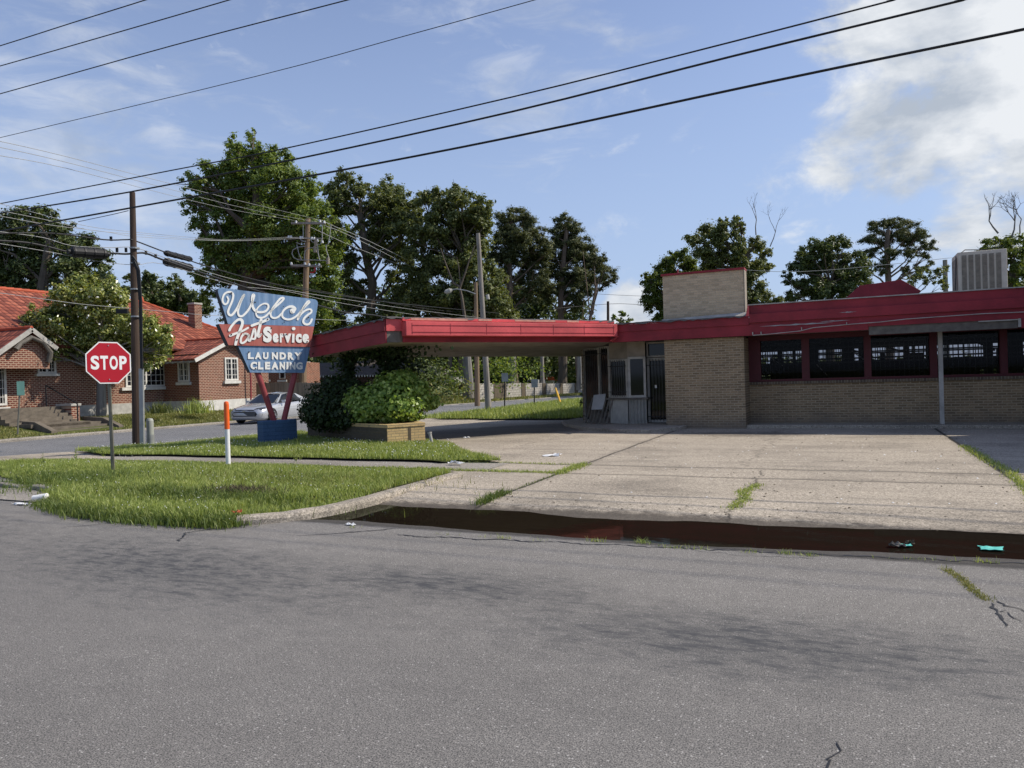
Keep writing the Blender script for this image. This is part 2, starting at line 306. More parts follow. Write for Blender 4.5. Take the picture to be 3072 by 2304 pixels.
M['pole_brown'] = mat('weathered_brown_pole', wood_f((0.25, 0.175, 0.11)), rough=0.9)
M['fence_wood'] = mat('grey_fence_boards', wood_f((0.30, 0.265, 0.215)), rough=0.9)
M['bark'] = mat('tree_bark', wood_f((0.13, 0.105, 0.082)), rough=0.95)
M['bark_pale'] = mat('pale_magnolia_bark', wood_f((0.23, 0.215, 0.19)), rough=0.95)
M['bark_pine'] = mat('pine_bark', wood_f((0.20, 0.145, 0.11)), rough=0.95)
M['twig'] = plain('dead_twig', (0.22, 0.19, 0.17), 0.9, 0.2, 5)
def tile_f(t, b):
    uv = nd(t, 'ShaderNodeUVMap').outputs[0]
    s = nd(t, 'ShaderNodeSeparateXYZ'); t.links.new(uv, s.inputs[0])
    row = mth(t, 'FRACT', mth(t, 'MULTIPLY', s.outputs[1], 1/0.42)); colw = mth(t, 'FRACT', mth(t, 'MULTIPLY', s.outputs[0], 1/0.30))
    barrel = mth(t, 'SINE', mth(t, 'MULTIPLY', colw, math.pi))
    n = noise(t, 4, 6, 0.7); big = noise(t, 0.5, 4, 0.5)
    cb = nd(t, 'ShaderNodeCombineXYZ'); t.links.new(mth(t, 'FLOOR', mth(t, 'MULTIPLY', s.outputs[0], 1/0.30)), cb.inputs[0]); t.links.new(mth(t, 'FLOOR', mth(t, 'MULTIPLY', s.outputs[1], 1/0.42)), cb.inputs[1])
    wn_ = nd(t, 'ShaderNodeTexWhiteNoise', noise_dimensions='2D'); t.links.new(cb.outputs[0], wn_.inputs['Vector'])
    col = ramp(t, wn_.outputs['Value'], [(0.0, (0.16, 0.040, 0.022)), (0.5, (0.29, 0.075, 0.040)), (1.0, (0.40, 0.125, 0.070))])
    col = mixc(t, 0.5, col, ramp(t, n, [(0.3, (0.34, 0.33, 0.33)), (0.7, (0.62, 0.6, 0.58))]), 'OVERLAY')
    col = mixc(t, mth(t, 'MULTIPLY', sstep(t, row, 0.30, 0.12), 0.8), col, (0.07, 0.014, 0.008))
    col = mixc(t, mth(t, 'MULTIPLY', sstep(t, barrel, 0.5, 0.1), 0.7), col, (0.10, 0.02, 0.010))
    t.links.new(col, b.inputs['Base Color'])
    bump(t, b, mth(t, 'ADD', barrel, mth(t, 'MULTIPLY', row, -0.5)), 1.0, 0.05)
M['tile'] = mat('red_clay_tiles', tile_f, rough=0.75)
M['ridge'] = plain('clay_ridge_tiles', (0.44, 0.085, 0.035), 0.75, 0.3, 6)
def shingle_f(t, b):
    n = noise(t, 3, 6, 0.7, pos(t, (1, 1, 6)))
    col = ramp(t, n, [(0.3, (0.055, 0.045, 0.04)), (0.7, (0.125, 0.105, 0.095))]); t.links.new(col, b.inputs['Base Color'])
M['shingle'] = mat('brown_shingles', shingle_f, rough=0.9)
def panel_f(c, streak):
    def f(t, b):
        n = noise(t, 3.0, 7, 0.65, pos(t, (4, 4, 0.35))); n2 = noise(t, 2.0, 6, 0.7)
        sp = noise(t, 26, 5, 0.7)
        col = ramp(t, n, [(0.25, tuple(x*0.70 for x in c)), (0.5, c), (0.78, streak)])
        col = mixc(t, mth(t, 'MULTIPLY', sstep(t, n2, 0.58, 0.75), 0.5), col, tuple(x*0.72 for x in c))
        col = mixc(t, mth(t, 'MULTIPLY', sstep(t, sp, 0.67, 0.72), 0.8), col, (0.11, 0.055, 0.03))
        t.links.new(col, b.inputs['Base Color']); bump(t, b, n2, 0.15, 0.02)
    return f
M['sign_blue'] = mat('faded_blue_enamel', panel_f((0.155, 0.265, 0.43), (0.30, 0.39, 0.52)), rough=0.5)
M['sign_red'] = mat('faded_red_enamel', panel_f((0.42, 0.115, 0.090), (0.46, 0.17, 0.14)), rough=0.5)
M['sign_edge'] = plain('dark_sign_edge', (0.035, 0.04, 0.055), 0.7, 0.3, 4)
def letter_f(t, b):
    sp = noise(t, 34, 5, 0.75); n2 = noise(t, 6, 3, 0.5)
    col = mixc(t, mth(t, 'MULTIPLY', sstep(t, mth(t, 'ADD', sp, mth(t, 'MULTIPLY', n2, 0.25)), 0.76, 0.80), 0.8), (0.86, 0.85, 0.80), (0.20, 0.12, 0.08))
    t.links.new(col, b.inputs['Base Color'])
M['letter'] = mat('chipped_white_letter_paint', letter_f, rough=0.6)
M['sign_leg'] = plain('faded_red_sign_legs', (0.30, 0.055, 0.06), 0.5, 0.25, 5)
M['base_blue'] = brick('blue_painted_block', (0.060, 0.115, 0.205), (0.052, 0.10, 0.18), (0.040, 0.075, 0.14), axis='s', bw=0.4, bh=0.1, ms=0.006)
M['stop_red'] = plain('reflective_stop_red', (0.40, 0.0035, 0.015), 0.4, 0.05, 3, bmp=0.0)
M['stop_white'] = plain('reflective_white', (0.80, 0.80, 0.78), 0.35, 0.04, 3, bmp=0.0)
M['orange'] = plain('orange_marker_plastic', (0.86, 0.135, 0.02), 0.4, 0.06, 5, bmp=0.0)
M['white_plastic'] = plain('white_marker_plastic', (0.78, 0.78, 0.76), 0.4, 0.08, 9, bmp=0.0)
M['ped'] = plain('grey_green_pedestal', (0.36, 0.37, 0.33), 0.5, 0.1, 5)
M['yellow'] = plain('yellow_guy_guard', (0.72, 0.40, 0.03), 0.5, 0.15, 5)
M['signgreen'] = plain('green_sign_sheet', (0.10, 0.22, 0.19), 0.4, 0.15, 5)
M['paper'] = plain('white_litter', (0.80, 0.79, 0.76), 0.8, 0.1, 9)
M['teal'] = plain('teal_card', (0.10, 0.52, 0.44), 0.6, 0.2, 20)
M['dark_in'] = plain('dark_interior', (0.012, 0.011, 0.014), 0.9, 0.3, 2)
M['duct'] = plain('cable_closure_plastic', (0.010, 0.010, 0.011), 0.6, 0.25, 6)
M['ac'] = plain('beige_ac_cabinet', (0.68, 0.59, 0.46), 0.55, 0.15, 4)
M['ac_grille'] = plain('grey_ac_coil', (0.30, 0.255, 0.195), 0.7, 0.35, 7)
M['redpipe'] = plain('insulator_white', (0.7, 0.7, 0.68), 0.3, 0.05, 5)
M['block_wall'] = brick('pale_block_wall', (0.42, 0.39, 0.34), (0.33, 0.30, 0.26), (0.22, 0.20, 0.17), axis='s', bw=0.41, bh=0.2, ms=0.02)
M['shade_step'] = plain('shade_darkened_steps', (0.15, 0.125, 0.095), 0.9, 0.4, 3)  # walk concrete darkened to stand for the shade on the steps
M['earth'] = plain('dry_earth', (0.11, 0.085, 0.055), 0.95, 0.4, 3)
def lawn_f(t, b):
    n = noise(t, 0.8, 6, 0.65); n2 = noise(t, 18, 5, 0.75)
    col = ramp(t, n, [(0.3, (0.065, 0.085, 0.022)), (0.55, (0.095, 0.115, 0.032)), (0.78, (0.15, 0.135, 0.055))])
    col = mixc(t, 0.8, col, ramp(t, n2, [(0.3, (0.2, 0.2, 0.2)), (0.7, (0.75, 0.75, 0.7))]), 'OVERLAY')
    t.links.new(col, b.inputs['Base Color']); bump(t, b, n2, 0.9, 0.05)
M['lawn'] = mat('mown_lawn', lawn_f, rough=0.95, spec=0.15)
def soil_f(t, b):
    n = noise(t, 3, 6, 0.65)
    t.links.new(ramp(t, n, [(0.3, (0.028, 0.036, 0.012)), (0.7, (0.06, 0.065, 0.022))]), b.inputs['Base Color']); bump(t, b, n, 0.5, 0.05)
M['soil'] = mat('turf_soil', soil_f, rough=0.95, spec=0.1)
M['blade'] = foliage('grass_blades', (0.14, 0.20, 0.045), (0.30, 0.37, 0.095), (0.52, 0.54, 0.23), 0.35, 0.55, 0.3)
M['blade_dry'] = foliage('dry_grass_blades', (0.13, 0.155, 0.040), (0.23, 0.24, 0.075), (0.36, 0.32, 0.15), 0.3)
M['blade_dark'] = foliage('rank_grass_blades', (0.060, 0.095, 0.022), (0.12, 0.175, 0.040), (0.24, 0.27, 0.09), 0.35)
M['fol_bright'] = foliage('bright_broadleaf', (0.060, 0.105, 0.022), (0.14, 0.205, 0.042), (0.30, 0.35, 0.085), 0.42)
M['fol_mid'] = foliage('mid_oak_leaves', (0.060, 0.078, 0.030), (0.135, 0.165, 0.052), (0.26, 0.27, 0.10), 0.34)
M['fol_dark'] = foliage('dark_oak_leaves', (0.042, 0.062, 0.024), (0.092, 0.128, 0.040), (0.18, 0.205, 0.07), 0.28)
M['fol_pine'] = foliage('pine_needles', (0.044, 0.060, 0.026), (0.098, 0.116, 0.043), (0.18, 0.185, 0.072), 0.22, 0.6)
M['fol_mag'] = foliage('magnolia_leaves', (0.055, 0.085, 0.020), (0.20, 0.25, 0.05), (0.62, 0.60, 0.22), 0.30, 0.28, 0.6)
M['fol_lime'] = foliage('yellow_green_leaves', (0.07, 0.105, 0.02), (0.12, 0.16, 0.03), (0.18, 0.21, 0.045), 0.42)
M['fol_vine'] = foliage('vine_leaves', (0.085, 0.155, 0.032), (0.24, 0.36, 0.075), (0.52, 0.62, 0.20), 0.42, 0.4)
M['fol_vine_dark'] = foliage('shaded_vine_leaves', (0.012, 0.026, 0.008), (0.024, 0.046, 0.012), (0.045, 0.075, 0.02), 0.3, 0.5)  # vine leaf green darkened to stand for the shade under the canopy
def water_f(t, b):
    out = t.nodes['Material Output']; b.inputs['Base Color'].default_value = (0.013, 0.009, 0.006, 1); b.inputs['Roughness'].default_value = 0.9
    b.inputs['Specular IOR Level'].default_value = 0.0
    g = nd(t, 'ShaderNodeBsdfGlossy'); g.inputs['Roughness'].default_value = 0.03; g.inputs[0].default_value = (0.50, 0.58, 0.48, 1)
    bp = nd(t, 'ShaderNodeBump'); bp.inputs['Strength'].default_value = 0.05; bp.inputs['Distance'].default_value = 0.01; t.links.new(noise(t, 4.0, 3, 0.5), bp.inputs['Height']); t.links.new(bp.outputs[0], g.inputs['Normal'])
    fr = nd(t, 'ShaderNodeFresnel'); fr.inputs[0].default_value = 1.33
    film = mth(t, 'MULTIPLY', fr.outputs[0], ramp(t, noise(t, 1.3, 6, 0.7, pos(t, (0.7, 2, 1))), [(0.35, (0.45, 0.45, 0.45)), (0.65, (0.85, 0.85, 0.85))]))
    ms = nd(t, 'ShaderNodeMixShader'); t.links.new(film, ms.inputs[0]); t.links.new(b.outputs[0], ms.inputs[1]); t.links.new(g.outputs[0], ms.inputs[2]); t.links.new(ms.outputs[0], out.inputs[0])
M['water'] = mat('puddle_water', water_f)
def glass(name, tint=(0.02, 0.022, 0.026), tr=0.60):
    m = bpy.data.materials.new(name); m.use_nodes = True; t = m.node_tree; t.nodes.remove(t.nodes['Principled BSDF'])
    a = nd(t, 'ShaderNodeBsdfTransparent'); a.inputs[0].default_value = (tr, tr, tr*1.02, 1)
    g = nd(t, 'ShaderNodeBsdfGlossy'); g.inputs['Roughness'].default_value = 0.04; g.inputs[0].default_value = (0.8, 0.8, 0.8, 1)
    fr = nd(t, 'ShaderNodeFresnel'); fr.inputs[0].default_value = 1.18
    mm = nd(t, 'ShaderNodeMixShader'); t.links.new(fr.outputs[0], mm.inputs[0]); t.links.new(a.outputs[0], mm.inputs[1]); t.links.new(g.outputs[0], mm.inputs[2]); t.links.new(mm.outputs[0], t.nodes['Material Output'].inputs[0])
    return m
M['glass'] = glass('dusty_window_glass')
M['glass_dark'] = mat('dark_glass', None, (0.008, 0.009, 0.011), 0.06, spec=0.35)
M['car'] = mat('silver_car_paint', None, (0.50, 0.51, 0.53), 0.25, 0.4); M['car'].node_tree.nodes['Principled BSDF'].inputs['Coat Weight'].default_value = 0.7
M['tyre'] = plain('tyre_rubber', (0.014, 0.014, 0.015), 0.8, 0.2, 9)
M['rim'] = mat('alloy_rim', None, (0.58, 0.58, 0.60), 0.25, 0.8)
M['chrome'] = mat('chrome_trim', None, (0.75, 0.75, 0.77), 0.12, 1.0)
M['lens'] = mat('headlight_lens', None, (0.10, 0.105, 0.115), 0.08, 0.3)
M['skyblank'] = M['white']

# ------------------------------------------------------------------ mesh helpers
ORIG = {}
class MB:
    def __init__(s): s.v = []; s.f = []; s.uv = None
    def add(s, vs, fs):
        o = len(s.v); s.v += [tuple(float(c) for c in p) for p in vs]; s.f += [tuple(i+o for i in q) for q in fs]
    def box(s, x0, x1, y0, y1, z0, z1):
        s.add([(x0, y0, z0), (x1, y0, z0), (x1, y1, z0), (x0, y1, z0), (x0, y0, z1), (x1, y0, z1), (x1, y1, z1), (x0, y1, z1)],
              [(3, 2, 1, 0), (4, 5, 6, 7), (0, 1, 5, 4), (1, 2, 6, 5), (2, 3, 7, 6), (3, 0, 4, 7)]); return s
    def obox(s, c, ax, ay, az):
        c, ax, ay, az = [np.array(q, float) for q in (c, ax, ay, az)]
        vs = [c+i*ax+j*ay+k*az for i, j, k in ((-1, -1, -1), (1, -1, -1), (1, 1, -1), (-1, 1, -1), (-1, -1, 1), (1, -1, 1), (1, 1, 1), (-1, 1, 1))]
        s.add(vs, [(3, 2, 1, 0), (4, 5, 6, 7), (0, 1, 5, 4), (1, 2, 6, 5), (2, 3, 7, 6), (3, 0, 4, 7)]); return s
    def bar(s, p, q, w, h=None, up=(0, 0, 1)):
        p, q = np.array(p, float), np.array(q, float); d = q-p; l = np.linalg.norm(d); d = d/l; h = h or w
        up = np.array(up, float); a = np.cross(d, up)
        if np.linalg.norm(a) < 1e-4: a = np.cross(d, (1, 0, 0))
        a /= np.linalg.norm(a); b = np.cross(a, d)
        return s.obox((p+q)/2, d*l/2, a*w/2, b*h/2)
    def tube(s, pts, r, n=8, cap=True):
        pts = [np.array(p, float) for p in pts]; m = len(pts); rs = r if hasattr(r, '__len__') else [r]*m
        o = len(s.v); pa = None
        for i, p in enumerate(pts):
            d = pts[min(i+1, m-1)]-pts[max(i-1, 0)]; d = d/(np.linalg.norm(d)+1e-9)
            if pa is None:
                pa = np.cross(d, (0, 0, 1));
                if np.linalg.norm(pa) < 0.05: pa = np.cross(d, (1, 0, 0))
            pa = pa-d*np.dot(pa, d); pa /= np.linalg.norm(pa)+1e-9; pb = np.cross(d, pa)
            for k in range(n):
                a = 2*math.pi*k/n; s.v.append(tuple(p+rs[i]*(math.cos(a)*pa+math.sin(a)*pb)))
        for i in range(m-1):
            for k in range(n):
                k2 = (k+1) % n; s.f.append((o+i*n+k, o+i*n+k2, o+(i+1)*n+k2, o+(i+1)*n+k))
        if cap:
            s.f.append(tuple(o+k for k in reversed(range(n)))); s.f.append(tuple(o+(m-1)*n+k for k in range(n)))
        return s
    def prism(s, poly, off):
        """poly: list of 3d points, extruded by vector off"""
        n = len(poly); a = [np.array(p, float) for p in poly]; b = [p+np.array(off, float) for p in a]
        s.add(a+b, [tuple(reversed(range(n))), tuple(range(n, 2*n))]+[(i, (i+1) % n, n+(i+1) % n, n+i) for i in range(n)]); return s
    def lathe(s, c, prof, n=20, axis=(0, 0, 1)):
        pts = [np.array(c, float)+np.array(axis, float)*z for z, r in prof]; return s.tube(pts, [r for z, r in prof], n)
    def quad(s, *p): s.add(p, [tuple(range(len(p)))]); return s
    def build(s, name, m, parent=None, smooth=False, bevel=0, origin=None):
        me = bpy.data.meshes.new(name); V = np.array(s.v, dtype=np.float64).reshape(-1, 3)
        if parent is not None: wo_ = ORIG[parent.name]
        elif origin is not None: wo_ = np.array(origin, float)
        else:
            mn, mx_ = V.min(0), V.max(0); wo_ = np.array([(mn[0]+mx_[0])/2, (mn[1]+mx_[1])/2, mn[2]])
        V = V-wo_
        me.from_pydata(V.tolist(), [], s.f)
        if s.uv:
            ul = me.uv_layers.new(name='UVMap'); ul.data.foreach_set('uv', [c for q in s.uv for c in q])
        me.materials.append(M[m] if isinstance(m, str) else m)
        o = bpy.data.objects.new(name, me); sc.collection.objects.link(o)
        if parent is not None: o.parent = parent
        else: o.location = wo_
        ORIG[o.name] = wo_
        bm = bmesh.new(); bm.from_mesh(me); bmesh.ops.recalc_face_normals(bm, faces=bm.faces)
        bm.to_mesh(me); bm.free()
        if smooth: me.polygons.foreach_set('use_smooth', [True]*len(me.polygons))
        if bevel:
            bv = o.modifiers.new('bevel', 'BEVEL'); bv.width = bevel; bv.segments = 2; bv.limit_method = 'ANGLE'
        return o
def fast(name, V, counts, idx, m, parent=None, smooth=False):
    """big meshes from numpy arrays; counts = verts per face (const int)"""
    me = bpy.data.meshes.new(name); V = np.asarray(V, dtype=np.float64)
    if parent is not None: wo_ = ORIG[parent.name]
    else:
        mn, mx_ = V.min(0), V.max(0); wo_ = np.array([(mn[0]+mx_[0])/2, (mn[1]+mx_[1])/2, mn[2]])
    V = (V-wo_).astype(np.float32); nf = len(idx)//counts
    me.vertices.add(len(V)); me.vertices.foreach_set('co', V.ravel())
    me.loops.add(len(idx)); me.loops.foreach_set('vertex_index', np.asarray(idx, dtype=np.int32))
    me.polygons.add(nf); me.polygons.foreach_set('loop_start', np.arange(nf, dtype=np.int32)*counts)
    me.update(calc_edges=True); me.validate()
    me.materials.append(M[m])
    if smooth: me.polygons.foreach_set('use_smooth', np.ones(len(me.polygons), dtype=bool))
    o = bpy.data.objects.new(name, me); sc.collection.objects.link(o)
    if parent is not None: o.parent = parent
    else: o.location = wo_
    ORIG[o.name] = wo_
    return o
def tag(o, label=None, cat=None, group=None, kind=None):
    if label: o['label'] = label
    if cat: o['category'] = cat
    if group: o['group'] = group
    if kind: o['kind'] = kind
    return o
def thing(name, loc, label, cat, group=None):
    o = bpy.data.objects.new(name, None); sc.collection.objects.link(o); o.location = tuple(loc); o.empty_display_size = 0.3
    ORIG[o.name] = np.array(loc, float); return tag(o, label, cat, group)

# ------------------------------------------------------------------ heights of the ground
def ss(a, b, x):
    t = np.clip((x-a)/(b-a), 0, 1); return t*t*(3-2*t)
def yc(x): return 7.42 + 0.028*(x+5) + 0.10*np.sin(x*0.9)          # middle of the gutter
def wavy(x): return 0.05*np.sin(2.3*x+1)+0.03*np.sin(5.7*x)+0.02*np.sin(13*x)
def h_lot(x, y):
    x = np.asarray(x, float); y = np.asarray(y, float)
    g = yc(x)
    wid = 0.82*ss(-6.9, -5.7, x)+0.05
    z = 0.045 - 0.085*ss(wid*1.6, 0.1, (y-g)+wavy(x)*0.6) * ss(-7.2, -6.3, x) + 0.004*np.sin(3*x)*np.sin(2.2*y)
    return z - 0.27*ss(-15.6, -19.3, x)*ss(11, 17, y)
def h_road(x, y):
    x = np.asarray(x, float); y = np.asarray(y, float); g = yc(x)
    z = -0.0 - 0.04*ss(0.62, 0.25, g-y+wavy(x)*0.4) * ss(-7.0, -6.2, x)
    return z + 0.045*ss(0, 5, -(y-3.5))*0
def h_street(x, y): return -0.27*ss(8.0, 16, np.asarray(y, float)) + 0*np.asarray(x, float)

def grid(name, xs, ys, hf, m, kind='structure', keep=None):
    X, Y = np.meshgrid(xs, ys); Z = hf(X, Y); V = np.stack([X, Y, Z], -1).reshape(-1, 3); nx = len(xs); ny = len(ys)
    i, j = np.meshgrid(np.arange(nx-1), np.arange(ny-1)); a = (j*nx+i).ravel()
    q = np.stack([a, a+1, a+nx+1, a+nx], -1)
    if keep is not None:
        cx = V[q].mean(1); q = q[keep(cx[:, 0], cx[:, 1])]
    o = fast(name, V, 4, q.ravel(), m, smooth=True); tag(o, kind=kind); return o

# far ground sheet to the horizon
mb = MB(); mb.quad((-1800, -1500, -0.6), (1800, -1500, -0.6), (1800, 2500, -0.6), (-1800, 2500, -0.6)); tag(mb.build('ground', 'lawn'), kind='structure')
# foreground road
def yb(x): return np.where(np.asarray(x) < -5.6, np.interp(x, [-70, -16, -13, -11.4, -10.1, -8.5, -7.2, -6.4, -5.6], [9.2, 9.2, 8.6, 7.7, 6.95, 6.5, 6.45, 6.6, float(yc(-5.6))]), yc(x))
def road_grid():
    xs = np.concatenate([np.arange(-70, -20, 5), np.arange(-20, -8, 0.5), np.arange(-8, 6, 0.1), np.arange(6, 60.1, 3)])
    ts = np.concatenate([np.linspace(0, 0.8, 1), np.linspace(0.8, 0.925, 4)[1:], np.linspace(0.925, 1.0, 14)[1:]])
    X = np.repeat(xs[None, :], len(ts), 0); top = np.where(xs < -16.5, 9.0, np.where(xs < -12, 8.6, yc(xs)))
    top = yb(xs)
    Y = -12 + ts[:, None]*(top+12)[None, :]
    Z = h_road(X, Y); V = np.stack([X, Y, Z], -1).reshape(-1, 3); nx = len(xs); ny = len(ts)
    i, j = np.meshgrid(np.arange(nx-1), np.arange(ny-1)); a = (j*nx+i).ravel(); q = np.stack([a, a+1, a+nx+1, a+nx], -1)
    tag(fast('road', V, 4, q.ravel(), 'asphalt', smooth=True), kind='structure')
road_grid()
# side street
grid('side_street', np.arange(-29.6, -15.9, 0.4)[np.arange(-29.6, -15.9, 0.4) < 100], np.concatenate([np.arange(8.6, 20, 0.5), np.arange(20, 160, 4)]),
     lambda X, Y: h_street(X, Y)-0.006+0.09*(1-((X+24.3)/5.3)**2).clip(-1, 1)*ss(14, 22, Y), 'asphalt2', keep=lambda x, y: (x < -19.0+0.045*np.maximum(y-22, 0)*(y > 22)))
tag(grid('side_road', np.arange(-110, -29.0, 2.7), np.arange(8.6, 12, 0.8), lambda X, Y: h_street(X, Y)-0.012, 'asphalt2'), kind='structure')
# concrete lot
xs = np.concatenate([np.arange(-19.3, -7, 0.5), np.arange(-7, 6, 0.1), np.arange(6, 30, 2.0)])
ts = np.concatenate([np.linspace(0, 0.06, 18), np.linspace(0.06, 0.30, 14)[1:], np.linspace(0.30, 1, 24)[1:]])
X = np.repeat(xs[None, :], len(ts), 0); bot = yb(xs)
Y = bot[None, :] + ts[:, None]*(27.5-bot)[None, :]
V = np.stack([X, Y, h_lot(X, Y)], -1).reshape(-1, 3); nx = len(xs); ny = len(ts)
i, j = np.meshgrid(np.arange(nx-1), np.arange(ny-1)); a = (j*nx+i).ravel(); q = np.stack([a, a+1, a+nx+1, a+nx], -1)
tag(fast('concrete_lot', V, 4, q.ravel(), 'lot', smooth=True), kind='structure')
# puddle
xs = np.linspace(-6.7, 9.0, 60); mb = MB()
for i in range(len(xs)-1):
    x0, x1 = xs[i], xs[i+1]
    mb.quad((x0, yc(x0)-0.75*min(1, (x0+6.75)/0.8), -0.013), (x1, yc(x1)-0.75*min(1, (x1+6.75)/0.8), -0.013), (x1, yc(x1)+1.2*min(1, (x1+6.75)/1.5), -0.013), (x0, yc(x0)+1.2*min(1, (x0+6.75)/1.5), -0.013))
tag(mb.build('puddle', 'water'), 'long dark puddle of rainwater lying in the gutter', None, None, 'structure')

# ------------------------------------------------------------------ grass
def poly_area_pts(poly, n):
    P = np.array(poly)[:, :2]; mn, mx_ = P.min(0), P.max(0); out = []
    tot = 0
    while tot < n:
        q = rng.uniform(mn, mx_, (n*2, 2)); ins = np.zeros(len(q), bool)
        for i in range(len(P)):
            a, b = P[i], P[(i+1) % len(P)]
            c = ((a[1] > q[:, 1]) != (b[1] > q[:, 1])) & (q[:, 0] < (b[0]-a[0])*(q[:, 1]-a[1])/(b[1]-a[1]+1e-12)+a[0]); ins ^= c
        q = q[ins]; out.append(q); tot += len(q)
    return np.concatenate(out)[:n]
def blades(name, pts, z, hmean, wmean, m, lean=0.85, label=None, parent=None, hvar=0.35, clump=True):
    n = len(pts); h = hmean*np.clip(rng.normal(1, hvar, n), 0.3, 2.4); 
    if clump: h *= 0.7+0.75*(0.5+0.5*np.sin(pts[:, 0]*1.7+np.sin(pts[:, 1]*2.3)*1.4)*np.sin(pts[:, 1]*1.9+pts[:, 0]*0.7))
    wd = wmean*rng.uniform(0.6, 1.4, n)
    a = rng.uniform(0, 2*math.pi, n); b = rng.uniform(0, 2*math.pi, n); ln = lean*rng.uniform(0.1, 1.0, n)
    base = np.stack([pts[:, 0], pts[:, 1], np.broadcast_to(z, n) if np.isscalar(z) else z], -1)
    s = np.stack([np.cos(a), np.sin(a), 0*a], -1)*wd[:, None]*0.5; d = np.stack([np.cos(b), np.sin(b), 0*b], -1)
    mid = base + np.array([0, 0, 1])*(h*0.55)[:, None] + d*(h*ln*0.30)[:, None]
    tip = base + np.array([0, 0, 1])*(h*(1-0.25*ln))[:, None] + d*(h*ln)[:, None]
    V = np.stack([base-s, base+s, mid+s*0.7, mid-s*0.7, tip], 1).reshape(-1, 3)
    o = np.arange(n)*5
    T = np.stack([o, o+1, o+2, o, o+2, o+3, o+3, o+2, o+4], -1).ravel()
    return fast(name, V, 3, T, m, parent)
D = lambda *pts, z=0.08: [G(x, y, z) for x, y in pts]
g1 = D((-40, 1012), (60, 1035), (95, 1058), (104, 1085), (200, 1106), (350, 1120), (500, 1125), (530, 1110), (620, 1104), (700, 1092), (800, 1067), (900, 1042), (975, 1022), (960, 1013), (700, 1008), (400, 998), (250, 995), (120, 993), (-40, 1006))
def vedge(x): return np.interp(x, [-15, -13.2, -11.45, -10.1, -8.5, -7.2, -6.3, -6.1], [8.9, 8.27, 7.42, 6.58, 6.12, 6.03, 6.15, 6.8])
def h_g(x, y): return (h_lot(x, y)+0.05)*ss(-0.02, 0.30, np.asarray(y)-vedge(x))
g2 = [G(x, y, 0.08) for x, y in ((262, 983), (300, 960), (420, 952), (560, 940))] + [np.array([-18.9, 19.0, 0]), np.array([-14.3, 17.9, 0]), np.array([-11.1, 16.1, 0]), np.array([-9.6, 16.2, 0]), np.array([-8.5, 15.2, 0])] + [G(x, y, 0.08) for x, y in ((1000, 975), (1085, 997), (980, 996), (700, 991), (400, 984))]
g2[1:4] = [np.array([-18.7, 13.0, 0]), np.array([-19.0, 15.5, 0]), np.array([-19.0, 18.0, 0])]; g2[0] = np.array([-16.2, 11.9, 0])
g3 = [(-17.2, 27.6), (-14.9, 25.6), (-12.5, 25.2), (-9.4, 25.0), (-8.3, 25.6), (-7.9, 40), (-10, 70), (-14, 70), (-16.8, 50), (-18.4, 36)]
def flat(name, poly, hf, m, nsub=0):
    me_pts = [(p[0], p[1]) for p in poly]
    bm = bmesh.new(); vs = [bm.verts.new((x, y, 0)) for x, y in me_pts]; bm.faces.new(vs)
    bmesh.ops.triangulate(bm, faces=bm.faces[:])
    for _ in range(nsub): bmesh.ops.subdivide_edges(bm, edges=bm.edges[:], cuts=1, use_grid_fill=False); bmesh.ops.triangulate(bm, faces=bm.faces[:])
    for v in bm.verts: v.co.z = float(hf(v.co.x, v.co.y))
    me = bpy.data.meshes.new(name); bm.to_mesh(me); bm.free(); me.materials.append(M[m]); o = bpy.data.objects.new(name, me); sc.collection.objects.link(o); ORIG[o.name] = np.zeros(3)
    tag(o, kind='structure'); return o
def flat2(name, poly, hf, m, res):
    P = np.array([(p[0], p[1]) for p in poly]); mn, mx_ = P.min(0), P.max(0)
    xs = np.arange(mn[0], mx_[0]+res, res); ys = np.arange(mn[1], mx_[1]+res, res)
    def inside(qx, qy):
        ins = np.zeros(len(qx), bool)
        for i in range(len(P)):
            a, b = P[i], P[(i+1) % len(P)]
            ins ^= ((a[1] > qy) != (b[1] > qy)) & (qx < (b[0]-a[0])*(qy-a[1])/(b[1]-a[1]+1e-12)+a[0])
        return ins
    return grid(name, xs, ys, hf, m, keep=inside)
flat2('lawn_verge', g1, h_g, 'soil', 0.15)
flat2('lawn_corner', g2, h_g, 'soil', 0.15)
flat2('lawn_far_verge', g3, lambda x, y: h_lot(x, np.minimum(y, 25))+0.05-0.1*ss(-14, -18, x), 'soil', 0.5)
p = poly_area_pts(g1, 120000); p = p[rng.random(len(p)) < 1-0.5*ss(10.3, 10.9, p[:, 1])]; tag(blades('verge_grass', p, h_g(p[:, 0], p[:, 1]), 0.066*(1-0.5*ss(9.9, 10.8, p[:, 1])), 0.010, 'blade'), 'long green grass of the kerbside verge round the stop sign', 'grass', None, 'stuff')
p = poly_area_pts(g2, 95000); tag(blades('corner_grass', p, h_g(p[:, 0], p[:, 1]), 0.070, 0.012, 'blade'), 'green grass round the sign base and planter', 'grass', None, 'stuff')
p = poly_area_pts(g3, 60000); p = p[p[:, 1] < 60]; tag(blades('driveway_grass', p, h_lot(p[:, 0], np.minimum(p[:, 1], 25))+0.05-0.1*ss(-14, -18, p[:, 0]), 0.15, 0.03, 'blade'), 'grass strip beyond the canopy beside the side street', 'grass', None, 'stuff')
def patch(name, n, cx, cy, sx, sy, hh, w_, m, label):
    q = rng.normal(0, 1, (n, 2))*np.array([sx, sy])+np.array([cx, cy]); tag(blades(name, q, h_g(q[:, 0], q[:, 1]), hh, w_, m, 1.0), label, 'grass', None, 'stuff')
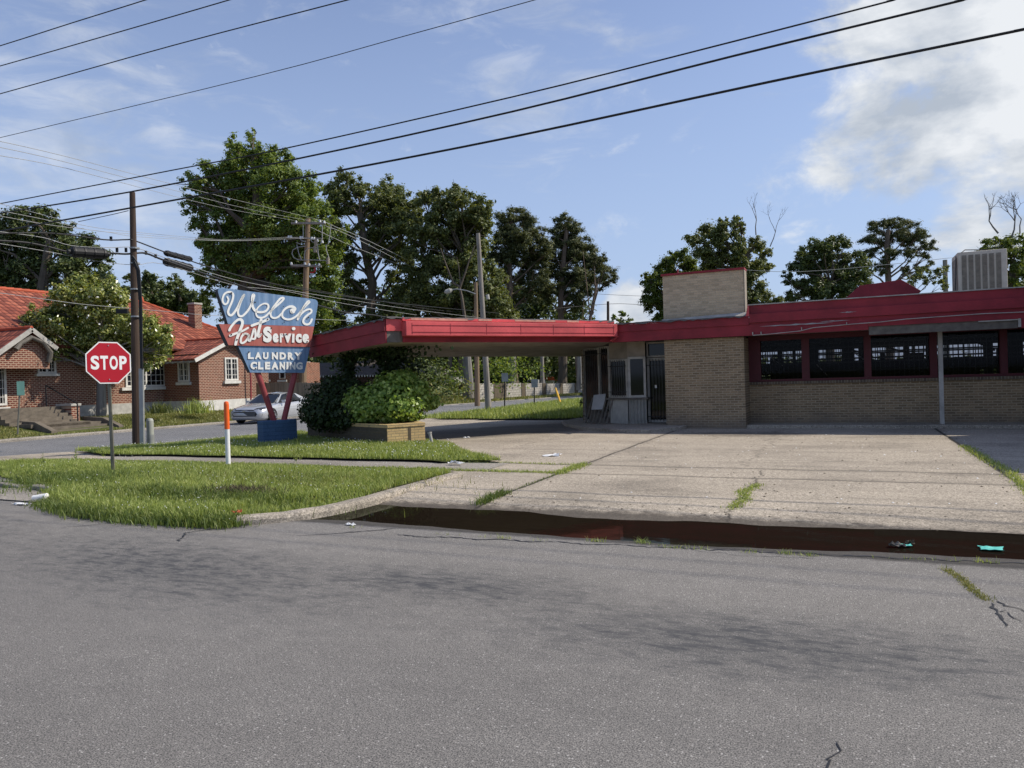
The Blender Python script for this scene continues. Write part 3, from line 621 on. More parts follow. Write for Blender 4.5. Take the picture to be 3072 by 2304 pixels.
c_ = G(420, 1078, .08); patch('rank_grass', 5000, c_[0], c_[1], 0.9, 0.18, 0.10, 0.011, 'blade_dark', 'darker rank grass in the hollow of the verge')
c_ = G(140, 1040, .08); patch('rank_grass', 3500, c_[0], c_[1], 0.8, 0.35, 0.12, 0.011, 'blade_dark', 'dark tall grass at the left tip of the verge')
c_ = G(620, 1040, .08); patch('dry_grass', 3000, c_[0], c_[1], 1.2, 0.4, 0.08, 0.009, 'blade_dry', 'drier yellowish grass in the middle of the verge')
# rank dark grass along the lower edge of the verge
edge = np.array([G(x, y, 0.05)[:2] for x, y in ((100, 1080), (150, 1098), (200, 1108), (300, 1118), (400, 1124), (500, 1128), (530, 1120))])
def along(poly, n, spread):
    seg = np.linalg.norm(np.diff(poly, axis=0), axis=1); t = rng.uniform(0, seg.sum(), n); c = np.concatenate([[0], np.cumsum(seg)])
    return np.stack([np.interp(t, c, poly[:, 0]), np.interp(t, c, poly[:, 1])], -1)+rng.normal(0, spread, (n, 2))
p = along(edge, 8000, 0.10); tag(blades('kerb_edge_grass', p, 0.01, 0.085, 0.012, 'blade_dark', 0.9), 'rank dark grass hanging over the buried kerb', 'grass', None, 'stuff')
# clover heads
def clover(name, poly, n, zf, r, label):
    p = poly_area_pts(poly, n); k = (np.sin(p[:, 0]*2.1)+np.sin(p[:, 1]*3.3+p[:, 0]))>-0.4; p = p[k]; m = len(p)
    c = np.stack([p[:, 0], p[:, 1], zf(p[:, 0], p[:, 1])+rng.uniform(0.06, 0.13, m)], -1)
    o = np.array([(1, 0, 0), (0, 1, 0), (-1, 0, 0), (0, -1, 0), (0, 0, 1), (0, 0, -1)])*r
    V = (c[:, None, :]+o[None]*rng.uniform(0.6, 1.3, (m, 1, 1))).reshape(-1, 3); f = np.array([(0, 1, 4), (1, 2, 4), (2, 3, 4), (3, 0, 4), (1, 0, 5), (2, 1, 5), (3, 2, 5), (0, 3, 5)])
    T = (f[None]+(np.arange(m)*6)[:, None, None]).ravel()
    tag(fast(name, V, 3, T, 'paper'), label, 'clover', None, 'stuff')
clover('clover_flowers', g2, 1100, h_g, 0.012, 'white clover heads in the corner grass')
clover('clover_flowers', g1, 450, h_g, 0.008, 'sparse pale clover heads in the kerbside verge')
# tufts in joints and cracks
def tuft_line(pts, n, spread, hh, name, label, m='blade', wd=0.010):
    P = np.array([q[:2] for q in pts]); p = along(P, n, spread); return tag(blades(name, p, np.maximum(h_lot(p[:, 0], p[:, 1]), -0.02)-0.004, hh, wd, m, 1.2, clump=False), label, 'grass', None, 'stuff')
tuft_line([(-4.25, 8.3), (-4.22, 9.0)], 500, 0.05, 0.075, 'joint_grass', 'grass tuft in the joint nearest the puddle', 'blade_dark')
tuft_line([(-4.22, 11.0), (-4.20, 12.3)], 900, 0.07, 0.055, 'joint_grass', 'grass tuft where the two lot joints cross')
tuft_line([(-4.22, 9.0), (-4.22, 11.0)], 160, 0.02, 0.03, 'joint_grass', 'thin grass in the joint between the two tufts', 'blade_dark')
tuft_line([G(1640, 1048, .04), (-1.22, 9.8), (-1.12, 9.3), (-1.2, 8.6)], 900, 0.045, 0.035, 'crack_grass', 'weeds filling the short crack in the middle of the lot')
tuft_line([G(2085, 965, .04), G(2125, 992, .04), G(2175, 1018, .04), G(2225, 1065, .04), G(2260, 1100, .04)], 1800, 0.05, 0.05, 'joint_grass', 'weeds along the right hand joint of the lot')
tuft_line([(-6.6, 12.16), (-5.2, 12.28), (-4.2, 12.28)], 500, 0.03, 0.04, 'joint_grass', 'grass creeping out of the walk joint')
tuft_line([(-6.4, 11.15), (-5.0, 11.12), (-4.3, 11.12)], 900, 0.05, 0.045, 'joint_grass', 'grass creeping along the lower walk joint')
def road_tufts(pts, n, spread, hh, name, label, m='blade', wd=0.008):
    P = np.array([q[:2] for q in pts]); p = along(P, n, spread); return tag(blades(name, p, -0.004, hh, wd, m, 1.3, clump=False), label, 'grass', None, 'stuff')
road_tufts([G(x, y) for x, y in ((2040, 1228), (2075, 1250), (2100, 1275), (2135, 1298))], 900, 0.022, 0.022, 'road_weeds', 'low yellow green weeds in the asphalt crack', 'blade_dry', 0.006)
nt_ = []
for x, y in ((1090, 1163), (1160, 1168), (1290, 1170), (1385, 1172), (1400, 1175), (1432, 1180), (1455, 1184), (1512, 1186), (1520, 1187), (1612, 1193), (1624, 1194), (1700, 1197), (1750, 1201), (1900, 1206), (1990, 1209), (2060, 1212), (2130, 1215), (1040, 1160), (960, 1155), (760, 1140)):
    c = G(x, y)[:2]; k = random.choice((8, 14, 30, 45)); nt_.append(c+rng.normal(0, 0.03, (k, 2))*np.array([1.6, 0.5]))
nt_.append(G(1385, 1172)[:2]+rng.normal(0, 0.03, (60, 2)))
p = np.concatenate(nt_); tag(blades('gutter_weeds', p, -0.01, 0.045, 0.006, 'blade', 1.2, clump=False), 'small grass tufts along the road side of the puddle', 'grass', None, 'stuff')

# sidewalk strip between the two lawns
wpoly = [G(x, y, .095) for x, y in ((262, 986), (400, 985), (700, 991), (985, 998), (1015, 1003), (985, 1008), (700, 1004), (400, 994), (258, 992))]
flat2('sidewalk', [(-15.6, 12.05), (-5.6, 12.28), (-5.6, 11.15), (-15.6, 11.2)], lambda x, y: h_lot(x, y)+0.006, 'walk', 0.2)

# kerbs
def kerb(name, pts, w, hh, zf, mtl='kerb', label=None):
    """rounded kerb along a polyline of ground points"""
    P = np.array([q[:2] for q in pts]); seg = np.linalg.norm(np.diff(P, axis=0), axis=1); c = np.concatenate([[0], np.cumsum(seg)]); n = max(int(c[-1]/0.25), 4)
    t = np.linspace(0, c[-1], n); xs_ = np.interp(t, c, P[:, 0]); ys_ = np.interp(t, c, P[:, 1])
    for _ in range(3): xs_[1:-1] = (xs_[:-2]+2*xs_[1:-1]+xs_[2:])/4; ys_[1:-1] = (ys_[:-2]+2*ys_[1:-1]+ys_[2:])/4
    prof = [(-w/2, -0.3), (-w/2, hh*0.55), (-w*0.40, hh*0.88), (-w*0.22, hh), (w*0.3, hh), (w/2, hh*0.97), (w/2, -0.3)]
    V, Fq = [], []
    for i in range(n):
        i0, i1 = max(i-1, 0), min(i+1, n-1); d = np.array([xs_[i1]-xs_[i0], ys_[i1]-ys_[i0]]); d /= np.linalg.norm(d); nn = np.array([-d[1], d[0]])
        z0 = float(zf(xs_[i], ys_[i]))
        jit = random.uniform(-0.006, 0.006)
        for a_, z_ in prof: V.append((xs_[i]+nn[0]*(a_+jit), ys_[i]+nn[1]*(a_+jit), z0+z_+(jit if z_ > 0 else 0)))
    k = len(prof)
    for i in range(n-1):
        for j_ in range(k-1): Fq.append((i*k+j_, i*k+j_+1, (i+1)*k+j_+1, (i+1)*k+j_))
    Fq.append(tuple(range(k))); Fq.append(tuple((n-1)*k+j_ for j_ in reversed(range(k))))
    mb = MB(); mb.add(V, Fq); o = mb.build(name, mtl, smooth=False); tag(o, label, None, None, 'structure'); return o
kerb('kerb', [G(x, y, 0.07) for x, y in ((512, 1121), (560, 1118), (620, 1113), (700, 1100), (760, 1087), (812, 1073), (870, 1057), (940, 1038), (985, 1024))], 0.20, 0.10, lambda x, y: 0.0, label='curved concrete kerb round the verge by the puddle')
kerb('kerb', [G(x, y, 0.05) for x, y in ((75, 1052), (100, 1053), (135, 1062))], 0.16, 0.09, lambda x, y: 0.0, 'walk', label='short broken piece of kerb at the street corner')
kerb('kerb', [G(x, y, 0.05) for x, y in ((-60, 1040), (0, 1043), (50, 1050))], 0.14, 0.06, lambda x, y: 0.0, 'walk', label='low piece of kerb at the left edge of the corner')
mb = MB(); q = [G(x, y, 0.012) for x, y in ((-60, 1062), (60, 1052), (140, 1062), (110, 1085), (70, 1084), (-60, 1075))]; mb.prism(q, (0, 0, 0.008)); tag(mb.build('gutter_apron', 'walk'), kind='structure')
kerb('kerb', [(-29.7, 9.5), (-29.7, 14), (-29.4, 20), (-28.9, 26), (-28.3, 32), (-27, 44), (-24, 58), (-20, 75)], 0.22, 0.13, lambda x, y: h_street(x, y)+0.0, 'walk', label='far kerb of the side street')
# far lawn beyond the side street
def h_far(x, y):
    xl = np.interp(y, [9, 20, 26, 32, 44, 58, 80], [-29.8, -29.5, -29.0, -28.4, -27.1, -24.1, -19.5]); d = xl-x
    return h_street(x, y)+0.10+0.46*ss(0.0, 4.2, d)*ss(70, 40, y)
def keepfar(x, y): return x < np.interp(y, [9, 20, 26, 32, 44, 58, 80, 160], [-29.8, -29.5, -29.0, -28.4, -27.1, -24.1, -19.5, 5])
grid('house_lawn', np.concatenate([np.arange(-120, -40, 5), np.arange(-40, -28, 0.35), np.arange(-28, 6, 0.7)]), np.arange(12.0, 160, 1.0), h_far, 'lawn', keep=keepfar)
def lawnpts(n, x0, x1, y0, y1):
    p = np.stack([rng.uniform(x0, x1, n), rng.uniform(y0, y1, n)], -1); return p[keepfar(p[:, 0]+0.15, p[:, 1])]
p = lawnpts(60000, -34.5, -28.5, 14, 48)
k = ~((p[:, 0] > -33.3) & (p[:, 0] < -29.8) & (p[:, 1] > 19.6) & (p[:, 1] < 23.4)); p = p[k & ~((p[:, 0] < -32.2) & (p[:, 1] > 29.6) & (p[:, 1] < 34.4))]
tag(blades('house_grass', p, h_far(p[:, 0], p[:, 1]), 0.09, 0.035, 'blade_dry', 0.8, clump=False), 'short grass of the brick house lawn', 'grass', None, 'stuff')
p = lawnpts(30000, -30, -16, 48, 85); p = p[np.abs(p[:, 0]-np.interp(p[:, 1], [48, 58, 80], [-26, -24.1, -19.5])) < 6]
tag(blades('far_verge_grass', p, h_far(p[:, 0], p[:, 1]), 0.2, 0.06, 'blade_dry', 0.8, clump=False), 'rough grass bank below the block wall', 'grass', None, 'stuff')

# ------------------------------------------------------------------ laundry building
LB = thing('laundry_building', (-2, 22, 0), 'abandoned flat roofed tan brick laundry with deep red fascia and drive-through canopy', 'building')
YF = 20.75; PX0, PX1 = -4.63, -2.45
mb = MB(); mb.box(PX0, PX1, 20.9, 22.6, -0.05, 2.56); mb.build('brick_pier', 'brick_tan', LB)
XR = 6.5
mb = MB(); mb.box(PX1, XR, 22.0, 22.25, 0.10, 1.215); mb.build('window_wall', 'brick_tan', LB)
mb = MB(); mb.box(PX1, XR, 21.93, 22.25, 1.219, 1.29); mb.build('brick_sill', 'sill_brick', LB)
mb = MB(); mb.box(PX1, XR, 20.96, 22.0, -0.05, 0.13); mb.build('walkway_step', 'kerb', LB, bevel=0.015)
# windows
WX = [(-2.13, -1.04), (-0.84, 0.53), (0.70, 2.08), (2.25, 3.63), (3.79, 5.1)]
mb = MB(); mb.box(PX1, XR, 21.98, 22.22, 1.294, 1.36); mb.box(PX1, XR, 21.98, 22.22, 2.46, 2.60)
edges = [PX1]+[e for a_ in WX for e in a_]+[XR]
for i in range(0, len(edges), 2): mb.box(edges[i], edges[i+1], 21.97, 22.23, 1.361, 2.459)
wf = mb.build('window_frame', 'red_dark', LB)
for a_, b_ in WX:
    mb = MB(); mb.box(a_, b_, 22.10, 22.106, 1.361, 2.459); mb.build('window_pane', 'glass', LB)
    mb = MB()
    n = int((b_-a_)/0.115)
    for i in range(1, n): x = a_+(b_-a_)*i/n; mb.box(x-0.009, x+0.009, 22.16, 22.182, 1.36, 2.46)
    for z in (1.55, 1.78, 1.88, 2.05, 2.20, 2.36): mb.box(a_, b_, 22.183, 22.196, z-0.020, z+0.020)
    mb.build('security_bars', 'black_metal', LB)
# interior shell with openings at the back
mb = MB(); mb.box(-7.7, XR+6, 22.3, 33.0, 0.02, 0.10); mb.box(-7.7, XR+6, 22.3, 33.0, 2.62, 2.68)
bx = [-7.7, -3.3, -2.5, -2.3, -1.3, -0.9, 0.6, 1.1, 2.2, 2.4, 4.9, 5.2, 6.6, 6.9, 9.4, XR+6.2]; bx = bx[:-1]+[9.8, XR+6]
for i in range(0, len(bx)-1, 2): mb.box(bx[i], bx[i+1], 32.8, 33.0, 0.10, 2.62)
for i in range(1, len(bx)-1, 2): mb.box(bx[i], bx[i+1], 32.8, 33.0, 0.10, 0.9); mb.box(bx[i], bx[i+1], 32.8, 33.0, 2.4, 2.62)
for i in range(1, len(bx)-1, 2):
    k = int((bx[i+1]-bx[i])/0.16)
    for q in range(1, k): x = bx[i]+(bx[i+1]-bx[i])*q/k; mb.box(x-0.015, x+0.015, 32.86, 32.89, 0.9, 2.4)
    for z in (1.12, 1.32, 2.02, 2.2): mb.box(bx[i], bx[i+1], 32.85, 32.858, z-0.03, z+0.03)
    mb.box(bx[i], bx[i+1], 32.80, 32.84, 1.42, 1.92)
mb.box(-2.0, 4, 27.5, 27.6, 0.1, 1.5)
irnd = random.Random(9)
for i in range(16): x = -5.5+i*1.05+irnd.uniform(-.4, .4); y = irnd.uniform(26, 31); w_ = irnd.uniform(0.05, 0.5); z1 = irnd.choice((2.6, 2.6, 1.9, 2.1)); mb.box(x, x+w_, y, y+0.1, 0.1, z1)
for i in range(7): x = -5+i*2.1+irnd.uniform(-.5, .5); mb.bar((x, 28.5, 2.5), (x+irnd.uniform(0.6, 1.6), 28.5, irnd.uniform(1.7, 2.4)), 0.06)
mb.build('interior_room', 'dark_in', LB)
mb = MB(); mb.box(-7.9, -7.701, 23.15, 33.0, 0.0, 2.60); mb.build('side_wall', 'brick_tan_y', LB)
for (x0, z0, x1, z1, y, nm) in ((-1.95, 2.0, -1.62, 1.74, 23.2, 'a'), (-0.7, 1.75, -0.42, 1.42, 23.3, 'b'), (0.25, 2.1, 0.55, 1.85, 23.3, 'c')):
    mb = MB(); mb.bar((x0, y, z0), (x1, y, z1), 0.03); o = mb.build('hanging_strip', 'white_dirty')
    tag(o, {'a': 'pale strip hanging inside the leftmost barred window', 'b': 'pale strip fallen inside the second barred window', 'c': 'short pale strip hanging at the right of the second barred window'}[nm], 'strip')
# roof slab, soffit, fascias
CA = np.array([-10.15, 15.1, 2.58]); CB = np.array([-6.12, 20.75, 2.58]); CC = np.array([-13.45, 16.25, 2.36]); CE = np.array([-9.0, 26.5, 2.36])
mb = MB(); mb.add([(-6.1, 20.80, 2.60), (XR+7, 20.80, 2.60), (XR+7, 33.3, 2.69), (-8.6, 33.3, 2.69), (-8.6, 26.5, 2.50), (-6.1, 20.80, 3.06), (XR+7, 20.80, 3.06), (XR+7, 33.3, 3.06), (-8.6, 33.3, 3.06), (-8.6, 26.5, 3.0)],
                  [(4, 3, 2, 1, 0), (5, 6, 7, 8, 9), (0, 1, 6, 5), (1, 2, 7, 6), (2, 3, 8, 7), (3, 4, 9, 8), (4, 0, 5, 9)])
mb.build('flat_roof', 'soffit', LB)
mb = MB(); mb.box(-2.30, XR+7, 20.96, 33.2, 3.062, 3.37); mb.build('raised_roof', 'roof_flat', LB)
def lerp(a, b, t): return np.array(a, float)*(1-t)+np.array(b, float)*t
# canopy
inn = 0.06
A_, B_, C_, E_ = CA.copy(), CB.copy(), CC.copy(), CE.copy()
mb = MB(); up = np.array([0, 0, 0.52]); mb.prism([A_+(-0.04, 0.06, 0.01), B_+(-0.06, 0.02, 0.01), B_+(2.0, 6, 0.0)*np.array([-1.4, 1, 1]), E_, C_+(0.05, 0.0, 0.01)], up); cano = mb.build('canopy_roof', 'soffit', LB)
mb = MB(); mb.prism([A_+(-0.0, 0.03, 0.545), B_+(-0.04, 0.02, 0.545), E_+(0.2, 0, 0.55), C_+(0.02, 0.0, 0.57)], (0, 0, 0.035)); mb.build('roof_felt', 'felt', LB)
dAB = (CB-CA)/np.linalg.norm(CB-CA); nAB = np.array([dAB[1], -dAB[0], 0.0]); dAC = (CC-CA)/np.linalg.norm(CC-CA); nAC = np.array([-abs(dAC[1]), -abs(dAC[0]), 0]); nAC = np.array([dAC[1]*-1, dAC[0], 0.0]); nAC /= np.linalg.norm(nAC)
def fas(name, p, q, n, z0, z1, out, thick=0.03, m='red', bev=0, parent=LB):
    p, q, n = np.array(p, float), np.array(q, float), np.array(n, float); n = n/np.linalg.norm(n); a = p+n*out; b = q+n*out
    mb = MB(); mb.prism([a+(0, 0, z0), b+(0, 0, z0), b+(0, 0, z1), a+(0, 0, z1)], -n*thick); return mb.build(name, m, parent, bevel=bev)
Z0 = np.array([0, 0, -1.0])
# left (shaded) edge of the canopy: two lapped boards
fas('fascia_board', A_+(0, 0, 0), C_, nAC, -0.015, 0.275, 0.02)
fas('fascia_board', A_, C_, nAC, 0.278, 0.52, 0.045)
fas('fascia_board', A_, C_, nAC, 0.522, 0.56, 0.06)
# front of the canopy: recessed board plus the long sign box
fas('fascia_board', A_+dAB*0.0, A_+dAB*0.42, nAB, 0.28, 0.57, 0.02, m='red_lit')
fas('fascia_board', A_+dAB*0.02, A_+dAB*0.36, nAB, 0.0, 0.277, -0.01, m='greybeam')
fas('fascia_board', A_+dAB*0.43, B_, nAB, 0.0, 0.56, -0.005)
fas('fascia_board', A_+dAB*0.40, B_+dAB*0.02, nAB, 0.53, 0.60, 0.10, 0.14, m='red_lit')
sb = fas('sign_box', A_+dAB*0.40, B_+dAB*-0.03, nAB, 0.145, 0.50, 0.30, 0.30, m='red_lit', bev=0.01)
Lb = np.linalg.norm(B_-A_)-0.43
for i in range(7):   # raised frame lines and panel joints of the sign box
    s_ = 0.40+0.16+(Lb-0.3)*i/6; p = A_+dAB*s_+nAB*0.302; mb = MB(); mb.bar(p+(0, 0, 0.19), p+(0, 0, 0.455), 0.012, 0.006, up=nAB); mb.build('panel_joint', 'red', sb)
for z in (0.235, 0.405):
    mb = MB(); mb.bar(A_+dAB*0.56+nAB*0.303+(0, 0, z), B_-dAB*0.13+nAB*0.303+(0, 0, z), 0.012, 0.012); mb.build('panel_joint', 'red', sb)
mb = MB(); mb.prism([B_+nAB*0.28+(0, 0, 0.02)-dAB*0.30, B_+nAB*0.0+(0, 0, 0.0), B_+nAB*0.30+(0, 0, 0.16)], dAB*0.02); mb.build('bracket_flap', 'red_lit', LB)
frnd = random.Random(11)
def felt(p, q, n, z, name):
    p, q, n = np.array(p, float), np.array(q, float), np.array(n, float); n = n/np.linalg.norm(n); L_ = np.linalg.norm(q-p); m_ = int(L_/0.12); V = []; Fq = []
    for i in range(m_+1):
        c = lerp(p, q, i/m_)+(0, 0, z); o_ = 0.07+frnd.uniform(0, 0.03); dr = frnd.uniform(0.015, 0.06) if frnd.random() < 0.6 else 0.012
        V += [tuple(c-n*0.15+(0, 0, 0.012)), tuple(c+n*o_+(0, 0, frnd.uniform(0, 0.02))), tuple(c+n*(o_+0.01)-(0, 0, dr))]
    for i in range(m_): Fq += [(3*i, 3*i+3, 3*i+4, 3*i+1), (3*i+1, 3*i+4, 3*i+5, 3*i+2)]
    mb = MB(); mb.add(V, Fq); o = mb.build(name, 'felt', LB); so_ = o.modifiers.new('s', 'SOLIDIFY'); so_.thickness = 0.008
felt(A_, C_, nAC, 0.575, 'ragged_felt_edge'); felt(A_, B_, nAB, 0.612, 'ragged_felt_edge'); felt((-6.1, YF, 3.1), (-2.4, YF, 3.1), (0, -1, 0), 0.004, 'ragged_felt_edge')
for a__, b__, z0_, z1_ in ((0.62, 2.2, 0.545, 0.60), (2.5, 2.9, 0.55, 0.60), (3.6, 4.9, 0.552, 0.598), (5.3, 5.7, 0.55, 0.60)):
    fas('peeled_timber_strip', A_+dAB*a__, A_+dAB*b__, nAB, z0_, z1_, 0.104, 0.006, m='bare_timber')
# main building fascia, left low part
def fx(name, x0, x1, z0, z1, y, m='red', th=0.035):
    mb = MB(); mb.box(x0, x1, y, y+th, z0, z1); return mb.build(name, m, LB)
fx('fascia_board', -6.1, 0.62, 2.57, 2.862, YF)
fx('fascia_board', -6.1, -2.28, 2.864, 3.06, YF-0.03)
fx('metal_drip_edge', -6.12, -2.28, 3.062, 3.10, YF-0.045, 'red')
# right raised part
fx('fascia_board', -2.27, XR, 3.15, 3.385, YF+0.02)
fx('fascia_board', -2.27, XR, 2.915, 3.148, YF-0.05)
fx('fascia_board', -2.27, XR, 2.80, 2.912, YF+0.01)
fx('fascia_board', 0.625, XR, 2.655, 2.798, YF-0.02)
fx('bare_fascia_beam', 0.63, 3.80, 2.44, 2.652, YF+0.02, 'greybeam')
fx('fascia_board', 3.86, XR, 2.44, 2.652, YF-0.01)
mb = MB(); mb.box(3.80, 3.855, YF-0.04, YF-0.005, 2.46, 2.66); mb.box(3.0, 3.80, YF-0.03, YF-0.005, 2.625, 2.65); mb.build('white_trim_strip', 'white_dirty', LB)
mb = MB(); mb.box(-2.3, XR, YF-0.02, YF+0.25, 3.387, 3.412); mb.build('metal_coping', 'white_dirty', LB)
mb = MB(); mb.add([(-2.36, YF-0.04, 3.1), (-2.27, YF-0.04, 3.1), (-2.27, YF-0.04, 3.385), (-2.33, YF+0.25, 3.45), (-2.27, YF+0.25, 3.385), (-2.36, YF+0.25, 3.1)], [(0, 1, 2), (0, 2, 3), (2, 4, 3), (0, 3, 5), (1, 4, 2), (0, 5, 4, 1), (3, 4, 5)]); mb.build('fascia_end_flap', 'red_lit', LB)
# peeling patches of the lower board and the old neon pipe run
random.seed(3)
for x0, x1, z, dz in ((-2.0, -0.2, 2.80, 0.03), (-0.5, 0.2, 2.84, 0.015), (-0.05, 0.35, 3.045, 0.018)):
    mb = MB(); n = 14; top = [(x0+(x1-x0)*i/n, YF-0.056, z+dz*random.uniform(0.2, 1)*math.sin(math.pi*(i+0.3)/(n+0.6))) for i in range(n+1)]; bot_ = [(x0+(x1-x0)*i/n, YF-0.056, z-dz*random.uniform(0.1, 0.8)*math.sin(math.pi*(i+0.3)/(n+0.6))) for i in range(n, -1, -1)]
    mb.prism(top+bot_, (0, 0.003, 0)); mb.build('peeled_patch', 'metal_grey', LB)
q = [Py(u, v, YF-0.08) for u, v in ((2258, 1006), (2300, 1003), (2400, 993), (2440, 983), (2560, 972), (2640, 966), (2720, 957), (2820, 950), (2950, 941), (3072, 936), (3150, 930))]
mb = MB(); mb.tube(q, 0.011, 6)
for u, v in ((2258, 1004), (2283, 1003), (2405, 990), (2540, 975)): p = Py(u, v, YF-0.08); mb.box(p[0]-0.01, p[0]+0.01, YF-0.09, YF+0.0, p[2]-0.0, p[2]+0.07)
mb.build('conduit_run', 'white_dirty', LB)
# post under the bare beam
mb = MB(); mb.box(2.20, 2.30, 21.25, 21.35, 0.13, 2.50); po = mb.build('support_post', 'white_dirty', LB, bevel=0.006)
mb = MB(); mb.box(1.9, 2.6, 21.2, 21.4, 2.50, 2.60); mb.build('post_head', 'greybeam', LB)
# brick pylon above the roof
mb = MB(); mb.box(-4.76, -2.48, 21.5, 21.98, 3.06, 4.47); py = mb.build('brick_pylon', 'brick_pylon', LB)
mb = MB(); mb.box(-4.80, -2.45, 21.46, 22.02, 4.472, 4.53); mb.build('coping', 'red', py)
mb = MB(); mb.box(-2.479, -2.455, 21.49, 21.99, 3.06, 4.47); mb.build('corner_trim', 'soffit', py)
mb = MB(); mb.add([(-4.8, 21.3, 3.09), (-2.4, 21.3, 3.16), (-2.4, 21.47, 3.27), (-4.8, 21.47, 3.20), (-4.8, 21.47, 3.07), (-2.4, 21.47, 3.07)], [(0, 1, 2, 3), (0, 4, 5, 1), (0, 3, 4), (1, 5, 2)]); mb.build('flashing', 'white_dirty', py)
mb = MB(); mb.tube([(-4.35, 21.7, 4.5), (-4.35, 21.7, 4.64)], 0.022, 8); mb.tube([(-4.35, 21.7, 4.62), (-4.35, 21.7, 4.66)], 0.03, 8); mb.build('vent_stub', 'sign_leg', py)
# booth, door and side windows under the canopy
pl = [(-8.35, 22.9), (-7.75, 20.95), (-7.3, 20.35), (-6.55, 19.75), (-5.8, 19.45), (-4.30, 20.15), (-4.15, 20.45), (-4.15, 20.9), (-4.64, 20.9), (-4.64, 23.2), (-8.35, 24.3)]
pl = [tuple(G(x, y, .14)[:2]) for x, y in ((1213, 909), (1222, 915), (1260, 922), (1330, 927), (1400, 928))]+[(-4.10, 20.35), (-4.05, 20.89), (-4.64, 20.89), (-4.64, 23.2), (-8.6, 24.6)]
mb = MB(); mb.prism([(x, y, -0.05) for x, y in pl], (0, 0, 0.19)); mb.build('entrance_step', 'kerb', LB, bevel=0.02)
bC = Pz(1888, 1271, .14); bL = Pz(1838, 1269, .14); bR = Pz(1940, 1270, .14)
bC, bL, bR = np.array([bC[0], bC[1], 0.14]), np.array([bL[0]-0.05, bL[1], 0.14]), np.array([bR[0], bR[1]+0.05, 0.14])
def corr(p, q, z0, z1, m, name, amp=0.03, pitch=0.10):
    d = (q-p); l = np.linalg.norm(d); d = d/l; n = np.array([d[1], -d[0], 0]); k = int(l/pitch*4); mb = MB(); V = []
    for i in range(k+1):
        a = p+d*l*i/k+n*amp*math.sin(2*math.pi*i/4); V += [(a[0], a[1], z0), (a[0], a[1], z1)]
    mb.add(V, [(2*i, 2*i+2, 2*i+3, 2*i+1) for i in range(k)]); return mb.build(name, m, LB, smooth=False)
ft = bC+(0, 0, 0)
corr(bL, bC, 0.14, 0.86, 'corr', 'corrugated_panel'); corr(bC, bR, 0.14, 0.86, 'corr', 'corrugated_panel')
bK = np.array([-5.3, 22.9, 0.14]); bK2 = np.array([-7.0, 22.9, 0.14])
mb = MB(); mb.prism([p+(0, 0, 0.72) for p in (bL+(-0.12, -0.05, 0), bC+(0, -0.07, 0), bR+(0.06, -0.04, 0), bK, bK2)], (0, 0, 0.05)); mb.build('counter', 'greybeam', LB)
# window frames of the booth
def panel_frame(p, q, z0, z1, name, m='white_dirty', fw=0.07, pane='glass_dark', bars=False, cross=None):
    d = (q-p)/np.linalg.norm(q-p); l = np.linalg.norm(q-p); n = np.array([d[1], -d[0], 0]); mb = MB()
    mb.bar(p+d*fw/2+(0, 0, z0), p+d*fw/2+(0, 0, z1), fw, 0.06, up=n); mb.bar(q-d*fw/2+(0, 0, z0), q-d*fw/2+(0, 0, z1), fw, 0.06, up=n)
    mb.bar(p+d*fw+(0, 0, z0+fw/2), q-d*fw+(0, 0, z0+fw/2), 0.058, fw, up=(0, 0, 1)); mb.bar(p+d*fw+(0, 0, z1-fw/2), q-d*fw+(0, 0, z1-fw/2), 0.058, fw, up=(0, 0, 1))
    fr = mb.build(name, m, LB)
    mb = MB(); mb.prism([p+d*fw+(0, 0, z0+fw), q-d*fw+(0, 0, z0+fw), q-d*fw+(0, 0, z1-fw), p+d*fw+(0, 0, z1-fw)], -n*0.01); mb.build('pane', pane, fr)
    if bars:
        mb = MB(); k = int(l/0.09)
        for i in range(1, k): a = p+d*l*i/k+n*0.07; mb.bar(a+(0, 0, z0+0.03), a+(0, 0, z1-0.03), 0.014, 0.014)
        for z in (z0+0.18, z1-0.22): mb.bar(p+n*0.085+(0, 0, z), q+n*0.085+(0, 0, z), 0.02, 0.02)
        mb.build('security_bars', 'black_metal', fr)
    return fr
Z = np.array([0, 0, -0.14])
panel_frame(bL+Z, bC+Z, 0.92, 2.10, 'booth_window', bars=True); panel_frame(bC+Z, bR+Z, 0.92, 2.15, 'booth_window')
mb = MB(); mb.prism([p+Z+(0, 0, 2.11) for p in (bL, bC)]+[p+Z+(0, 0, 2.60) for p in (bC, bL)], (0.02, 0.06, 0)); mb.prism([p+Z+(0, 0, 2.16) for p in (bC, bR)]+[p+Z+(0, 0, 2.60) for p in (bR, bC)], (-0.04, 0.06, 0)); mb.build('booth_header', 'soffit', LB)
wl0 = Pz(1757, 1264, .14); wl0 = np.array([wl0[0], wl0[1], 0]); wl1 = np.array([bL[0], bL[1]+0.04, 0])
wm = lerp(wl0, wl1, 0.62)
panel_frame(wl0, wm, 0.14, 2.50, 'side_window', bars=True); panel_frame(wm, wl1, 0.14, 2.52, 'side_window', bars=True)
dL, dR = Py(1944, 1200, 22.0), Py(2003, 1200, 22.0)
dL = np.array([dL[0], 22.0, 0]); dR = np.array([-4.66, 22.0, 0])
panel_frame(dL, dR, 0.15, 2.10, 'door', bars=True, fw=0.08); panel_frame(dL, dR, 2.12, 2.58, 'transom', bars=False, fw=0.05)
mb = MB(); p = Py(1968, 1160, 21.9); mb.box(p[0]-0.03, p[0]+0.03, 21.88, 21.89, p[2]-0.04, p[2]+0.05); mb.build('door_notice', 'paper', LB)
mb = MB(); mb.box(-7.0, -5.3, 22.9, 22.95, 0.1, 2.6); mb.build('booth_back', 'dark_in', LB)
